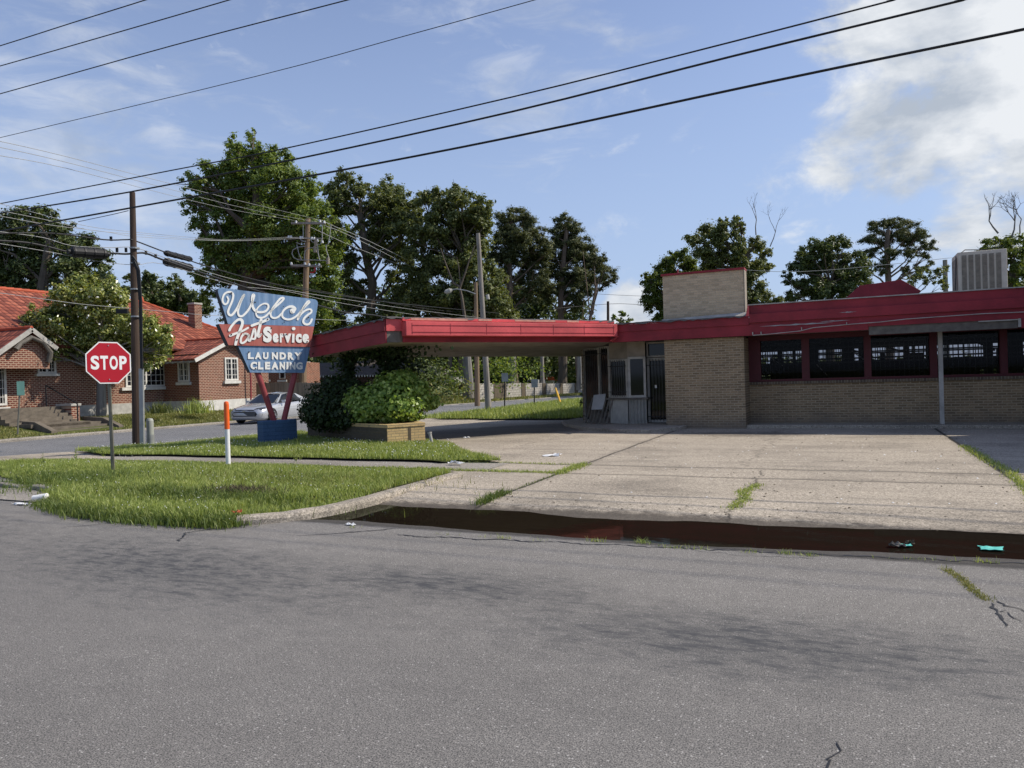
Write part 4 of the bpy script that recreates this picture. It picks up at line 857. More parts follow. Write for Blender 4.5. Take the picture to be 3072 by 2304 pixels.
# unseen wing added off to the right to cast shade on the lot
mb = MB(); mb.box(5.75, 13.4, 14.7, 20.7, -0.05, 3.3); mb.build('added_shade_wing', 'brick_tan_y', LB)
mb = MB(); mb.box(5.55, 13.6, 14.5, 20.72, 3.302, 3.95); mb.build('added_wing_fascia', 'red', LB)
# objects leaning under the canopy
def lean(name, u0, u1, z1, y0, m, label, cat, th=0.03, slope=0.35, base=None):
    p = Pz(u0, 1266, .15); q = Pz(u1, 1268, .15); p = np.array([p[0], p[1], .141]); q = np.array([q[0], q[1], .141]); d = q-p; n = np.array([d[1], -d[0], 0]); n /= np.linalg.norm(n)
    top = -n*slope+np.array([0, 0, z1]); mb = MB(); mb.prism([p, q, q+top, p+top], n*th); return tag(mb.build(name, m), label, cat)
lean('leaning_panel', 1766, 1828, 0.80, 0, 'greybeam', 'dark ribbed panel leaning under the barred side window', 'panel')
mb = MB()
pa = Pz(1760, 1268, .15); pb = Pz(1822, 1271, .15)
for i in range(7):
    t_ = i/6; p = lerp(pa, pb, t_); p = np.array([p[0], p[1], .142]); mb.bar(p+(0, -0.10, 0.0), p+(0.13, 0.28, 0.78), 0.045, 0.02)
tag(mb.build('slatted_rack', 'greybeam'), 'rack of dark slats leaning in front of the ticket window', 'rack')
pp = [Pn(u, v, (-7.05, 21.6, 0.5), (0.35, -1, 0.45)) for u, v in ((1774, 1229), (1811, 1228), (1817, 1181), (1781, 1185))]
mb = MB(); mb.prism(pp, (0.0, 0.02, 0)); tag(mb.build('notice_board', 'corr'), 'pale grey square board leaning on the slatted rack', 'board')

# rooftop plant
ac = thing('air_conditioner', (3.8, 25.4, 3.37), 'large beige rooftop air conditioner with louvred panels', 'air conditioner')
x0, x1, zt, zb = 3.14, 4.36, 4.90, 3.38
mb = MB(); mb.box(x0, x1, 25.0, 26.25, zb, zt); cab = mb.build('cabinet', 'ac', ac, bevel=0.02)
for i in range(6):
    a_ = x0+0.10+(x1-x0-0.2)*i/6; b_ = x0+0.10+(x1-x0-0.2)*(i+1)/6-0.05; mb = MB(); mb.box(a_, b_, 24.985, 24.998, zb+0.08, zt-0.1)
    g_ = mb.build('louvre', 'ac_grille', ac); mb = MB()
    for k in range(22): z = zb+0.1+(zt-zb-0.22)*k/22; mb.box(a_, b_, 24.97, 24.984, z, z+0.012)
    mb.build('fins', 'ac_grille', g_)
mb = MB(); mb.box(x0-0.02, x0-0.001, 25.1, 26.1, zb+0.1, zt-0.15); mb.build('side_coil', 'ac_grille', ac)
mb = MB(); mb.tube([(x0+0.1, 25.0, zt-0.02), (x0+0.2, 25.1, zt+0.07), (x0+0.7, 25.2, zt+0.04), (x1-0.1, 25.1, zt+0.1)], 0.015, 6); mb.tube([(x0-0.04, 25.0, zt-0.1), (x0-0.06, 25.0, 4.1), (x0-0.1, 24.98, 3.45)], 0.015, 6); mb.build('cable', 'black_rubber', ac)
vp = [Py(u*K, v*K, 25.0) for u, v in ((1825, 646), (1857, 617), (1947, 604), (1990, 628), (1975, 640))]
mb = MB(); mb.prism([(p[0], 25.0, max(p[2], 3.38)) for p in vp], (0, 0.9, 0)); vt = mb.build('roof_vent', 'red', bevel=0.01); tag(vt, 'red painted sheet metal hood on the laundry roof', 'vent')
mb = MB(); mb.box(2.2, 2.95, 25.1, 25.2, 3.37, 3.45); mb.bar((2.15, 25.1, 3.44), (2.95, 25.1, 3.50), 0.05); tag(mb.build('roof_rail', 'black_metal'), 'short dark rail lying on the laundry roof', 'rail')

# ------------------------------------------------------------------ planter, vines
PB = [np.array([-14.1, 16.7]), np.array([-11.02, 15.85]), np.array([-10.0, 16.35]), np.array([-9.95, 17.3]), np.array([-13.6, 18.4])]
P1_ = np.array(Pz(1163, 1338, .06)[:2]); t_ = np.linspace(0, 3, 301); dir_ = np.array([0.56, 0.83]); uu = []
def proj(p): v = np.array(p, float)-EYE; z = np.dot(v, _f); return CX+F*np.dot(v, CR)/z, CY-F*np.dot(v, CU)/z
for q in t_: uu.append(abs(proj((*(P1_+dir_*q), 0.3))[0]-1275))
P2_ = P1_+dir_*t_[int(np.argmin(uu))]
P0_ = np.array(Pz(925, 1322, .02)[:2]); PB = [P0_, P1_, P2_, P2_+np.array([-0.9, 0.9]), P0_+np.array([0.1, 1.6])]
pt = thing('brick_planter', (PB[1][0], PB[1][1]+0.4, 0.05), 'low tan brick planter under the canopy corner, overflowing with vines', 'planter')
def ring(poly, t_):
    c = sum(poly)/len(poly); return [c+(p-c)*(1-t_/np.linalg.norm(p-c)) for p in poly]
inner = ring(PB, 0.28); mb = MB(); n = len(PB); zb_, zt_ = 0.0, 0.50
for i in range(n):
    j = (i+1) % n; mb.add([(*PB[i], zb_), (*PB[j], zb_), (*PB[j], zt_), (*PB[i], zt_), (*inner[i], zb_), (*inner[j], zb_), (*inner[j], zt_), (*inner[i], zt_)], [(0, 1, 2, 3), (5, 4, 7, 6), (3, 2, 6, 7)])
mb.build('brick_wall', 'brick_planter', pt)
mb = MB(); dL_ = (PB[1]-PB[0])/np.linalg.norm(PB[1]-PB[0]); nL_ = np.array([dL_[1], -dL_[0]])*0.012; mb.prism([(*(PB[0]+nL_), 0), (*(PB[1]-dL_*0.02+nL_), 0), (*(PB[1]-dL_*0.02+nL_), zt_-0.01), (*(PB[0]+nL_), zt_-0.01)], (nL_[0]*-1.1, nL_[1]*-1.1, 0)); mb.build('shade_brick_face', 'brick_shaded', pt)  # overlay on the left face that carries the painted shade
mb = MB(); o_ = ring(PB, -0.02)
for i in range(n):
    j = (i+1) % n; mb.add([(*o_[i], zt_+0.002), (*o_[j], zt_+0.002), (*o_[j], zt_+0.075), (*o_[i], zt_+0.075), (*inner[i], zt_+0.002), (*inner[j], zt_+0.002), (*inner[j], zt_+0.075), (*inner[i], zt_+0.075)], [(0, 1, 2, 3), (5, 4, 7, 6), (3, 2, 6, 7), (0, 4, 5, 1)])
mb.build('brick_coping', 'brick_planter', pt)
mb = MB(); mb.prism([(*p, 0.40) for p in ring(PB, 0.25)], (0, 0, 0.05)); mb.build('soil', 'earth', pt)
p = lerp(PB[1], PB[2], 0.55); dd = (PB[2]-PB[1])/np.linalg.norm(PB[2]-PB[1]); nn_ = np.array([dd[1], -dd[0]])
mb = MB(); mb.prism([(*(p+nn_*0.004), 0.12), (*(p+nn_*0.004+dd*0.07), 0.12), (*(p+nn_*0.004+dd*0.07), 0.50), (*(p+nn_*0.004), 0.50)], (nn_[0]*0.004, nn_[1]*0.004, 0)); mb.build('rust_gap', 'earth', pt)
# two steel columns wrapped in vine
c1_, c2_ = np.array([*(Pz(862*K, 905*K, 0.6)[:2]), 0.5]), np.array([*(Pz(762*K, 905*K, 0.5)[:2]), 0.5])
c1_ = np.array([-11.35, 17.0, 0.5]); c2_ = np.array([-12.9, 17.2, 0.5])
for i, c in enumerate((c1_, c2_)):
    mb = MB(); mb.tube([c, (c[0], c[1], 2.5)], 0.06, 10); mb.build('canopy_column', 'white_dirty', LB)

def leafmesh(name, C, Nn, size, m, parent=None, aspect=0.5, shape='rhomb'):
    """C centres (n,3), Nn normals (n,3) -> leaf faces"""
    n = len(C); Nn = Nn/(np.linalg.norm(Nn, axis=1, keepdims=True)+1e-9); r_ = rng.normal(size=(n, 3)); a = np.cross(Nn, r_); a /= np.linalg.norm(a, axis=1, keepdims=True)+1e-9; b = np.cross(Nn, a)
    s = size if hasattr(size, '__len__') else size*rng.uniform(0.6, 1.35, n); s = s[:, None]*0.5
    if shape == 'rhomb':
        V = np.stack([C-a*s, C+b*s*aspect+Nn*s*0.12, C+a*s, C-b*s*aspect+Nn*s*0.12], 1).reshape(-1, 3); k = 4
    elif shape == 'heart':
        V = np.stack([C-a*s*0.75, C-a*s*0.95+b*s*0.5, C-a*s*0.2+b*s*0.85+Nn*s*0.15, C+a*s, C-a*s*0.2-b*s*0.85+Nn*s*0.15, C-a*s*0.95-b*s*0.5], 1).reshape(-1, 3); k = 6
    else:
        V = np.stack([C-a*s, C+b*s*aspect, C+a*s], 1).reshape(-1, 3); k = 3
    return fast(name, V, k, np.arange(n*k), m, parent)
def blobpts(blobs, dens, inner_=0.6):
    """points on lumpy blobs: blobs = [(cx,cy,cz,rx,ry,rz)]"""
    C, Nn = [], []
    for b in blobs:
        c = np.array(b[:3]); r = np.array(b[3:6]); n = int(dens*(r[0]*r[2]*4+r[0]*r[1]*4+r[1]*r[2]*4))
        d = rng.normal(size=(n, 3)); d /= np.linalg.norm(d, axis=1, keepdims=True)
        lump = 1+0.14*np.sin(d[:, 0]*9+b[0])*np.sin(d[:, 2]*8+b[1]*3)+0.10*np.sin(d[:, 1]*13+b[2]*5)+rng.normal(0, 0.09, n)
        rad = np.where(rng.random(n) < 0.75, rng.uniform(0.9, 1.06, n), rng.uniform(inner_, 0.95, n))*lump
        p = c+d*r*rad[:, None]; C.append(p); Nn.append(d/r*r.mean()+rng.normal(0, 0.45, (n, 3))+(0, 0, 0.35))
    return np.concatenate(C), np.concatenate(Nn)
# vine bush geometry: bright heap on the right, dark heap on the left
def VP(x, y, dep): return Pd(x*K, y*K, dep)
br = [(812, 868, 18.9, 0.52, 0.5, 0.40), (850, 846, 19.0, 0.60, 0.55, 0.46), (888, 858, 19.3, 0.50, 0.5, 0.38), (855, 882, 18.7, 0.66, 0.45, 0.28), (795, 882, 18.9, 0.42, 0.45, 0.26), (868, 822, 19.2, 0.36, 0.36, 0.26), (912, 868, 19.6, 0.32, 0.4, 0.24), (778, 858, 19.1, 0.35, 0.35, 0.28), (932, 868, 19.9, 0.22, 0.26, 0.2), (882, 814, 19.3, 0.22, 0.22, 0.18), (835, 828, 19.2, 0.28, 0.28, 0.2), (905, 836, 19.2, 0.26, 0.26, 0.2), (760, 872, 19.1, 0.22, 0.26, 0.2), (845, 902, 18.9, 0.50, 0.34, 0.15), (795, 904, 19.0, 0.40, 0.30, 0.14), (885, 898, 19.2, 0.40, 0.3, 0.14)]
bl = [(*VP(x, y, d_), rx, ry, rz) for x, y, d_, rx, ry, rz in br]
vb = thing('vine_bush', (*PB[2], 0.6), 'bright green heart leaved vine heaped over the sunlit end of the planter', 'bush')
C, Nn = blobpts(bl, 430); leafmesh('leaves', C, Nn, 0.092, 'fol_vine', vb, shape='heart')
C, Nn = blobpts([(b[0], b[1], b[2], b[3]*0.8, b[4]*0.8, b[5]*0.8) for b in bl], 60, 0.4); leafmesh('inner_leaves', C, Nn, 0.13, 'fol_vine', vb, shape='heart')
mb = MB()
for k in range(14):
    b = random.choice(bl); c = np.array(b[:3]); d = rng.normal(size=3); d[2] = abs(d[2])*0.3-0.2; d /= np.linalg.norm(d); e = c+d*np.array(b[3:6])*1.15; mb.tube([c, (c+e)/2+(0, 0, 0.1), e, e+(d[0]*0.1, d[1]*0.1, -0.18)], [0.012, 0.008, 0.005, 0.003], 5)
mb.build('stems', 'bark', vb)
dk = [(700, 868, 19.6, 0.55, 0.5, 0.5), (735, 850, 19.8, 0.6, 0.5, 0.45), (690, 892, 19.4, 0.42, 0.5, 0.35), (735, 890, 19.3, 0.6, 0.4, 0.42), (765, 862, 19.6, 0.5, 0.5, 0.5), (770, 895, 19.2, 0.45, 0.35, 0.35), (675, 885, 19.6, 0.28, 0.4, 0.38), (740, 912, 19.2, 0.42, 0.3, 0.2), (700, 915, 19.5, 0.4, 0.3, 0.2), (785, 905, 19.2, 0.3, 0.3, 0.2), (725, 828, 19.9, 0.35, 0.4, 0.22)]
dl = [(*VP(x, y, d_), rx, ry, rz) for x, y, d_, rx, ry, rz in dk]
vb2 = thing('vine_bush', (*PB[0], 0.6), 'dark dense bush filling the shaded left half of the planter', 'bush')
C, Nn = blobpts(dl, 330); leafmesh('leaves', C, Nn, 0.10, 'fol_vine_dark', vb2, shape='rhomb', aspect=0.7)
mb = MB()
for k in range(6): b = dl[k]; mb.tube([(b[0], b[1]+0.1, 0.5), (b[0]+0.05, b[1], b[2]-0.1), b[:3]], [0.03, 0.02, 0.008], 6)
mb.build('stems', 'bark', vb2)
# vine climbing the columns and hanging under the soffit
def climb(c, zs, rr, name, label, hang, seedv):
    pts = []; nn = []
    for z in np.linspace(zs, 2.42, 26):
        r = rr*(0.8+0.5*abs(math.sin(z*3+seedv)))*(1+0.9*max(0, z-2.0)/0.4); k = 90
        a = rng.uniform(0, 2*math.pi, k); pts.append(np.stack([c[0]+np.cos(a)*r*rng.uniform(0.5, 1.1, k), c[1]+np.sin(a)*r*rng.uniform(0.5, 1.1, k), z+rng.uniform(-0.05, 0.05, k)], -1)); nn.append(np.stack([np.cos(a), np.sin(a), 0.3+0*a], -1)+rng.normal(0, 0.4, (k, 3)))
    for x, y, z, rx, rz in hang:
        k = int(1500*rx*rz); q = rng.normal(size=(k, 3))*np.array([rx, rx*0.5, rz])*0.5+np.array([x, y, z]); q[:, 2] = np.minimum(q[:, 2], 2.50); pts.append(q); nn.append(rng.normal(size=(k, 3))+(0.3, -0.4, 0.3))
    t_ = thing(name, (c[0], c[1], 0.5), label, 'vine'); leafmesh('leaves', np.concatenate(pts), np.concatenate(nn), 0.10, 'fol_vine_dark', t_, shape='rhomb', aspect=0.7)
    mb = MB(); mb.tube([(c[0]+0.08*math.cos(z*5), c[1]+0.08*math.sin(z*5), z) for z in np.linspace(0.5, 2.45, 20)], 0.02, 6); mb.build('stem', 'bark', t_); mb = MB(); mb.tube([(c[0]+0.09*math.cos(z*4+2), c[1]+0.09*math.sin(z*4+2), z) for z in np.linspace(0.5, 2.45, 20)], 0.015, 6); mb.build('stem', 'bark', t_)
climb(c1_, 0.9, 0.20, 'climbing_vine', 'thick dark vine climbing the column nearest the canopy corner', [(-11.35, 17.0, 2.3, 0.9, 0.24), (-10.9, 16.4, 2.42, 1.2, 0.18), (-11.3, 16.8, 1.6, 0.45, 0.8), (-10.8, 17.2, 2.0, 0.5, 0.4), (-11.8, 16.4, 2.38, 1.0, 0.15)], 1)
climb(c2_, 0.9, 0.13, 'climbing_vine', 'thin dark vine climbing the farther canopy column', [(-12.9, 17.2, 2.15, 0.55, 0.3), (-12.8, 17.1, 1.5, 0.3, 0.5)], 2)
# pipe stub by the planter
p = Pz(1297, 1337, .05); mb = MB(); mb.tube([p, p+(-0.02, 0, 0.12), p+(-0.06, 0, 0.30)], 0.038, 10); mb.tube([p+(-0.06, 0, 0.285), p+(-0.065, 0, 0.33)], 0.052, 10); tag(mb.build('pipe_stub', 'white_dirty'), 'leaning white capped pipe stub beside the planter', 'pipe')

# ------------------------------------------------------------------ neon pole sign
nS = np.array([0.905, -0.425, 0.0]); nS /= np.linalg.norm(nS); tS = np.array([-nS[1], nS[0], 0]); O_ = Pz(791, 1337, .06); O_ = np.array([O_[0], O_[1], 0.0])
def SP(cx_, cy_, out=0.0, sign=None): return Pn(640+cx_/5.9235, 850+cy_/5.9235, O_+nS*(out-0.1), nS)
SG = thing('laundry_pole_sign', (*(O_+tS*0.6-nS*0.3)[:2], 0.05), 'faded blue and red Welch Fast Service laundry sign on two leaning legs', 'sign')
def rounded(pts, rad):
    out = []; n = len(pts)
    for i, (p, r) in enumerate(zip(pts, rad)):
        p = np.array(p, float); a = np.array(pts[i-1], float); b = np.array(pts[(i+1) % n], float)
        if r <= 0: out.append(tuple(p)); continue
        u_ = (a-p)/np.linalg.norm(a-p); v_ = (b-p)/np.linalg.norm(b-p)
        for k in range(9): t_ = k/8; out.append(tuple((1-t_)**2*(p+u_*r)+2*t_*(1-t_)*p+t_*t_*(p+v_*r)))
    return out
up_poly = rounded([(55, 70), (1870, 290), (1792, 765), (260, 722)], [110, 95, 0, 0])
rd_poly = [(98, 722), (1790, 766), (1722, 1130), (270, 1100)]
lo_poly = [(436, 1104), (1722, 1131), (1618, 1590), (655, 1585)]
TH = -nS*0.20
def slab(poly, m, name, out, th=TH):
    mb = MB(); q = [SP(x, y, out) for x, y in poly]; mb.prism(q, th); o = mb.build(name, m, SG)
    o.data.materials.append(M['sign_edge'])
    for f_ in o.data.polygons:
        if abs(np.dot(np.array(f_.normal), nS)) < 0.5: f_.material_index = 1
    return o
slab(up_poly, 'sign_blue', 'blue_top_panel', 0.0); slab(rd_poly, 'sign_red', 'red_band', 0.03, -nS*0.25); slab(lo_poly, 'sign_blue', 'blue_bottom_panel', 0.0)
def stroke(pts, wpx, out, name, dup_smooth=True, closed=False, m='letter'):
    P = np.array(pts, float)
    # Catmull-Rom
    Q = [P[0]]; PP = np.vstack([2*P[0]-P[1], P, 2*P[-1]-P[-2]])
    for i in range(1, len(PP)-2):
        for t_ in (0.2, 0.4, 0.6, 0.8, 1.0):
            a, b, c, d = PP[i-1:i+3]; Q.append(0.5*((2*b)+(-a+c)*t_+(2*a-5*b+4*c-d)*t_**2+(-a+3*b-3*c+d)*t_**3))
    Q = np.array(Q); wv = np.interp(np.linspace(0, 1, len(Q)), np.linspace(0, 1, len(wpx)), wpx) if hasattr(wpx, '__len__') else np.full(len(Q), wpx)
    T = np.gradient(Q, axis=0); T /= np.linalg.norm(T, axis=1, keepdims=True)+1e-9; Nn = np.stack([-T[:, 1], T[:, 0]], -1)
    mb = MB(); Lp = Q+Nn*wv[:, None]/2; Rp = Q-Nn*wv[:, None]/2; n = len(Q)
    V = [SP(*p, out) for p in Lp]+[SP(*p, out) for p in Rp]+[SP(*p, out-0.012) for p in Lp]+[SP(*p, out-0.012) for p in Rp]
    Fq = [(i, i+1, n+i+1, n+i) for i in range(n-1)]+[(2*n+i, 2*n+i+1, i+1, i) for i in range(n-1)]+[(n+i, n+i+1, 3*n+i+1, 3*n+i) for i in range(n-1)]
    mb.add(V, Fq)
    for e, k in ((Q[0], wv[0]), (Q[-1], wv[-1])):
        mb.add([SP(e[0]+math.cos(a)*k/2, e[1]+math.sin(a)*k/2, out-0.0005) for a in np.linspace(0, 2*math.pi, 13)[:-1]], [tuple(range(12))])
    return mb
W_ = [(248, 240), (268, 290), (248, 350), (205, 372), (170, 330), (166, 265), (195, 195), (250, 158), (310, 155), (352, 195), (350, 260), (325, 340), (285, 430), (262, 505), (285, 560), (330, 562), (385, 500), (435, 420), (480, 320), (525, 235), (548, 205)]
W2 = [(548, 208), (505, 290), (462, 400), (438, 500), (455, 570), (505, 585), (565, 540), (630, 460), (680, 360), (712, 270), (727, 212), (703, 200), (688, 250), (690, 330), (702, 420), (738, 478), (790, 508), (865, 512), (935, 490), (978, 430), (968, 375), (905, 360), (835, 392), (780, 450), (758, 530), (785, 592), (850, 612), (920, 590), (990, 528), (1060, 455), (1150, 380), (1225, 310), (1252, 268), (1225, 256), (1175, 285), (1115, 360), (1050, 450), (1018, 530), (1030, 590), (1080, 618), (1150, 598), (1210, 540)]
W3 = [(1400, 505), (1425, 485), (1450, 450), (1410, 415), (1340, 418), (1270, 460), (1228, 520), (1228, 590), (1280, 632), (1360, 640), (1445, 605), (1520, 540), (1590, 455), (1660, 380), (1708, 335), (1690, 318), (1650, 355), (1590, 450), (1540, 545), (1500, 640)]
W4 = [(1505, 620), (1560, 545), (1640, 480), (1712, 460), (1745, 480), (1735, 520), (1680, 560), (1625, 610), (1598, 665), (1612, 710), (1660, 732), (1715, 710), (1752, 640)]
welch = MB()
for st_, wd in ((W_, [30, 34, 34, 36, 40, 42, 38]), (W2, [38, 36, 38, 34, 44, 36, 24, 34, 34, 36, 34, 34]), (W3, [66, 48, 34, 36, 34, 34, 36, 38]), (W4, [34, 34, 38, 36])):
    m_ = stroke(st_, wd, 0.015, ''); welch.add(m_.v, m_.f)
c = [(1410+48*math.cos(a), 490+46*math.sin(a)) for a in np.linspace(0, 2*math.pi, 19)[:-1]]; welch.prism([SP(*p, 0.0145) for p in c], -nS*0.012)
welch.build('script_word_welch', 'letter', SG)
fast_ = MB()
for st_, wd in (([(286, 832), (305, 790), (360, 715), (425, 655), (480, 640), (515, 670), (515, 730), (485, 810), (450, 900), (415, 1000), (395, 1085)], [46, 40, 50, 52, 46]),
                ([(300, 928), (400, 890), (520, 845), (618, 790)], [46, 38, 34]), ([(520, 900), (610, 905)], 20),
                ([(615, 905), (560, 895), (505, 945), (487, 1020), (505, 1062), (560, 1040), (615, 975), (640, 905), (625, 960), (628, 1015), (655, 1022)], [34, 38, 36, 34]),
                ([(655, 1020), (690, 920), (722, 815), (745, 850), (752, 930), (735, 985), (690, 985)], [32, 40, 36]),
                ([(850, 640), (835, 730), (810, 830), (795, 920), (810, 950), (850, 905)], [46, 50, 44, 34]),
                ([(686, 752), (760, 722), (860, 690), (975, 638)], [46, 44, 48])):
    m_ = stroke(st_, wd, 0.048, ''); fast_.add(m_.v, m_.f)
fast_.build('script_word_fast', 'letter', SG)
def text_mesh(body, bold=0.0):
    cu = bpy.data.curves.new('t', 'FONT'); cu.body = body; cu.size = 1; cu.offset = bold; cu.resolution_u = 5
    o = bpy.data.objects.new('t', cu); sc.collection.objects.link(o); bpy.context.view_layer.update()
    me = bpy.data.meshes.new_from_object(o.evaluated_get(bpy.context.evaluated_depsgraph_get())); V = [tuple(v.co) for v in me.vertices]; Fq = [tuple(p.vertices) for p in me.polygons]
    bpy.data.objects.remove(o); bpy.data.curves.remove(cu); bpy.data.meshes.remove(me); return np.array(V), Fq
def word(body, box, fmap, name, m, parent, bold=0.03):
    """fit the word to a box of 4 corners (x0,ytop,x1,ybot, skew) given in the local 2d frame of fmap"""
    V, Fq = text_mesh(body, bold); mn, mx_ = V.min(0), V.max(0); u_ = (V[:, 0]-mn[0])/(mx_[0]-mn[0]); v_ = (V[:, 1]-mn[1])/(mx_[1]-mn[1])
    (ax, ay), (bx_, by), (cx_, cy_), (dx, dy) = box   # tl, tr, br, bl
    X = (1-v_)*((1-u_)*dx+u_*cx_)+v_*((1-u_)*ax+u_*bx_); Y = (1-v_)*((1-u_)*dy+u_*cy_)+v_*((1-u_)*ay+u_*by)
    mb = MB(); mb.add([fmap(x, y) for x, y in zip(X, Y)], Fq); return mb.build(name, m, parent)
# word 'Service': big S, raised dot
def letters(txt, xs_, top, bot_, out, bold, nm):
    for ch, (xa, xb) in zip(txt, xs_):
        sl_t = lambda x: top[0]+(top[1]-top[0])*(x-xs_[0][0])/(xs_[-1][1]-xs_[0][0]); sl_b = lambda x: bot_[0]+(bot_[1]-bot_[0])*(x-xs_[0][0])/(xs_[-1][1]-xs_[0][0])
        word(ch, [(xa, sl_t(xa)), (xb, sl_t(xb)), (xb, sl_b(xb)), (xa, sl_b(xa))], lambda x, y: SP(x, y, out), nm, 'letter', SG, bold)
letters('S', [(885, 1040)], (768, 768), (1050, 1050), 0.048, 0.065, 'letter')
letters('erv', [(1055, 1160), (1182, 1252), (1256, 1388)], (888, 892), (1050, 1054), 0.048, 0.065, 'letter')
mbx = MB(); mbx.prism([SP(*p, 0.048) for p in ((1402, 895), (1445, 895), (1440, 1055), (1398, 1055))], -nS*0.01); mbx.build('letter', 'letter', SG)
mbx = MB(); mbx.prism([SP(1428+32*math.cos(a), 805+30*math.sin(a), 0.048) for a in np.linspace(0, 2*math.pi, 19)[:-1]], -nS*0.01); mbx.build('raised_dot', 'letter', SG)
letters('ce', [(1464, 1572), (1582, 1702)], (893, 898), (1056, 1064), 0.048, 0.065, 'letter')
letters('LAUNDRY', [(615, 720), (736, 858), (884, 980), (1040, 1150), (1178, 1292), (1322, 1432), (1440, 1580)], (1222, 1228), (1344, 1360), 0.016, 0.06, 'letter')
letters('CLEANING', [(660, 778), (796, 890), (918, 1012), (1030, 1160), (1178, 1275), (1300, 1336), (1356, 1460), (1470, 1588)], (1392, 1400), (1530, 1532), 0.016, 0.06, 'letter')
# neon electrode holes
mb = MB()
for x, y, r_, o__ in ((322, 172, 15, .03), (738, 338, 15, .03), (1688, 606, 15, .03), (966, 638, 14, .062), (1030, 796, 13, .062), (320, 910, 14, .062), (420, 1000, 14, .062), (1252, 910, 13, .062), (1298, 908, 13, .062), (1668, 1038, 13, .062), (632, 1222, 14, .03), (1110, 1232, 13, .03), (752, 1512, 12, .03), (1246, 412, 9, .03), (848, 912, 9, .062), (1258, 688, 10, .03)):
    mb.prism([SP(x+r_*math.cos(a), y+r_*math.sin(a), o__-0.008) for a in np.linspace(0, 2*math.pi, 13)[:-1]], nS*0.004)
mb.build('tube_holes', 'black_metal', SG)
# V legs
def leg(x0, y0, x1, y1):
    a = Pn(x0, y0, O_-nS*0.20, nS); b = Pn(x1, y1, O_-nS*0.20, nS); mb = MB(); mb.tube([a, b], 0.075, 14); return mb.build('leg', 'sign_leg', SG, smooth=False)
leg(768, 1105, 824, 1268); leg(888, 1105, 850, 1268)
bx0 = O_+(0, 0, 0.0); bw_ = Pn(893, 1335, O_, nS); wv_ = np.linalg.norm((bw_-O_)[:2]); zt0 = Pn(791, 1264, O_, nS)[2]
mb = MB(); mb.prism([O_, O_+tS*wv_, O_+tS*wv_-nS*0.40, O_-nS*0.40], (0, 0, zt0)); mb.build('block_base', 'base_blue', SG, bevel=0.01)

# ------------------------------------------------------------------ stop sign
sp = G(245, 1019, .09); sp = Pz(340, 1418, .095)
ST = thing('stop_sign', sp, 'red octagonal stop sign on a steel post in the kerbside verge', 'sign')
ctr = Pd(322, 1089, np.dot(sp-EYE, _f)); ax = sp-np.array([0, 0, 0.2]); topd = (Pd(322, 1030, np.dot(sp-EYE, _f))-sp)
mb = MB(); dirp = topd/np.linalg.norm(topd); side = np.cross(dirp, (0, 0, 1)); 
mb.bar(ax, sp+topd*0.80, 0.055, 0.03, up=_f); mb.bar(ax+np.array([0.0, 0, 0])-_f*0.0165, sp+topd*0.798-_f*0.0165, 0.02, 0.012, up=_f); mb.build('post', 'post_green', ST)
nst = np.array([0.95, -0.33, 0.03]); nst /= np.linalg.norm(nst); ust = np.array([-0.03, 0.0, 1.0]); tst = np.cross(ust, nst); tst /= np.linalg.norm(tst); ust = np.cross(nst, tst)
ust = CU-0.045*CR; ust = ust-nst*(np.dot(ust, nst)+0.0)
q_ = _f-nst*np.dot(_f, nst); ust = CU-0.045*CR; ust = ust-_f*(np.dot(ust, nst)/np.dot(_f, nst)); ust /= np.linalg.norm(ust); tst = np.cross(ust, nst); tst /= np.linalg.norm(tst)
ctr = ctr+nst*0.075
def octo(r_, off, th, m, name, parent, rot=math.pi/8):
    mb = MB(); mb.prism([ctr+nst*off+r_*(math.cos(a+rot)*tst+math.sin(a+rot)*ust) for a in np.arange(8)*math.pi/4], -nst*th); return mb.build(name, m, parent)
Rr = 0.381/math.cos(math.pi/8)
octo(Rr, 0.0, 0.004, 'stop_white', 'white_border', ST); octo(Rr*0.945, 0.003, 0.002, 'stop_red', 'red_face', ST)
def stf(x, y): return ctr+nst*0.0055+tst*x+ust*y
for ch, x0_, x1_ in (('S', -0.300, -0.160), ('T', -0.142, -0.012), ('O', 0.012, 0.152), ('P', 0.178, 0.306)):
    word(ch, [(x0_, 0.127), (x1_, 0.127), (x1_, -0.127), (x0_, -0.127)], stf, 'letter', 'stop_white', ST, 0.035)
for y_ in (0.315, -0.305): mb = MB(); c = ctr+nst*0.004+ust*y_; mb.tube([c, c+nst*0.01], 0.011, 8); mb.build('bolt', 'metal_grey', ST)

# ------------------------------------------------------------------ marker, pedestal, street sign
p = Pz(685, 1399, .09); mk = thing('marker_post', p, 'white plastic marker post with an orange top standing in the verge', 'marker post'); d_ = np.dot(p-EYE, _f); sc_m = d_/F
hm = (1399-1204)*sc_m; ho = (1399-1287)*sc_m; r_m = 7.6*sc_m
mb = MB(); mb.lathe(p-(0, 0, 0.05), [(0, r_m*0.92), (ho+0.05, r_m*0.92)], 20); mb.build('white_tube', 'white_plastic', mk, smooth=False)
mb = MB(); mb.lathe(p, [(ho-0.0, r_m), (hm-0.05, r_m), (hm-0.015, r_m*0.85), (hm, r_m*0.4)], 20); mb.build('orange_cap', 'orange', mk, smooth=False)
p = Pz(452, 1338, .0); d_ = np.dot(p-EYE, _f); s_ = d_/F; mb = MB(); hh = (1338-1256)*s_
pd = thing('cable_pedestal', p, 'short round grey cable pedestal behind the utility pole', 'pedestal'); mb.lathe(p-(0, 0, .1), [(0, 11*s_), (hh*0.55, 11*s_)], 18); mb.build('lower_sleeve', 'metal_grey', pd)
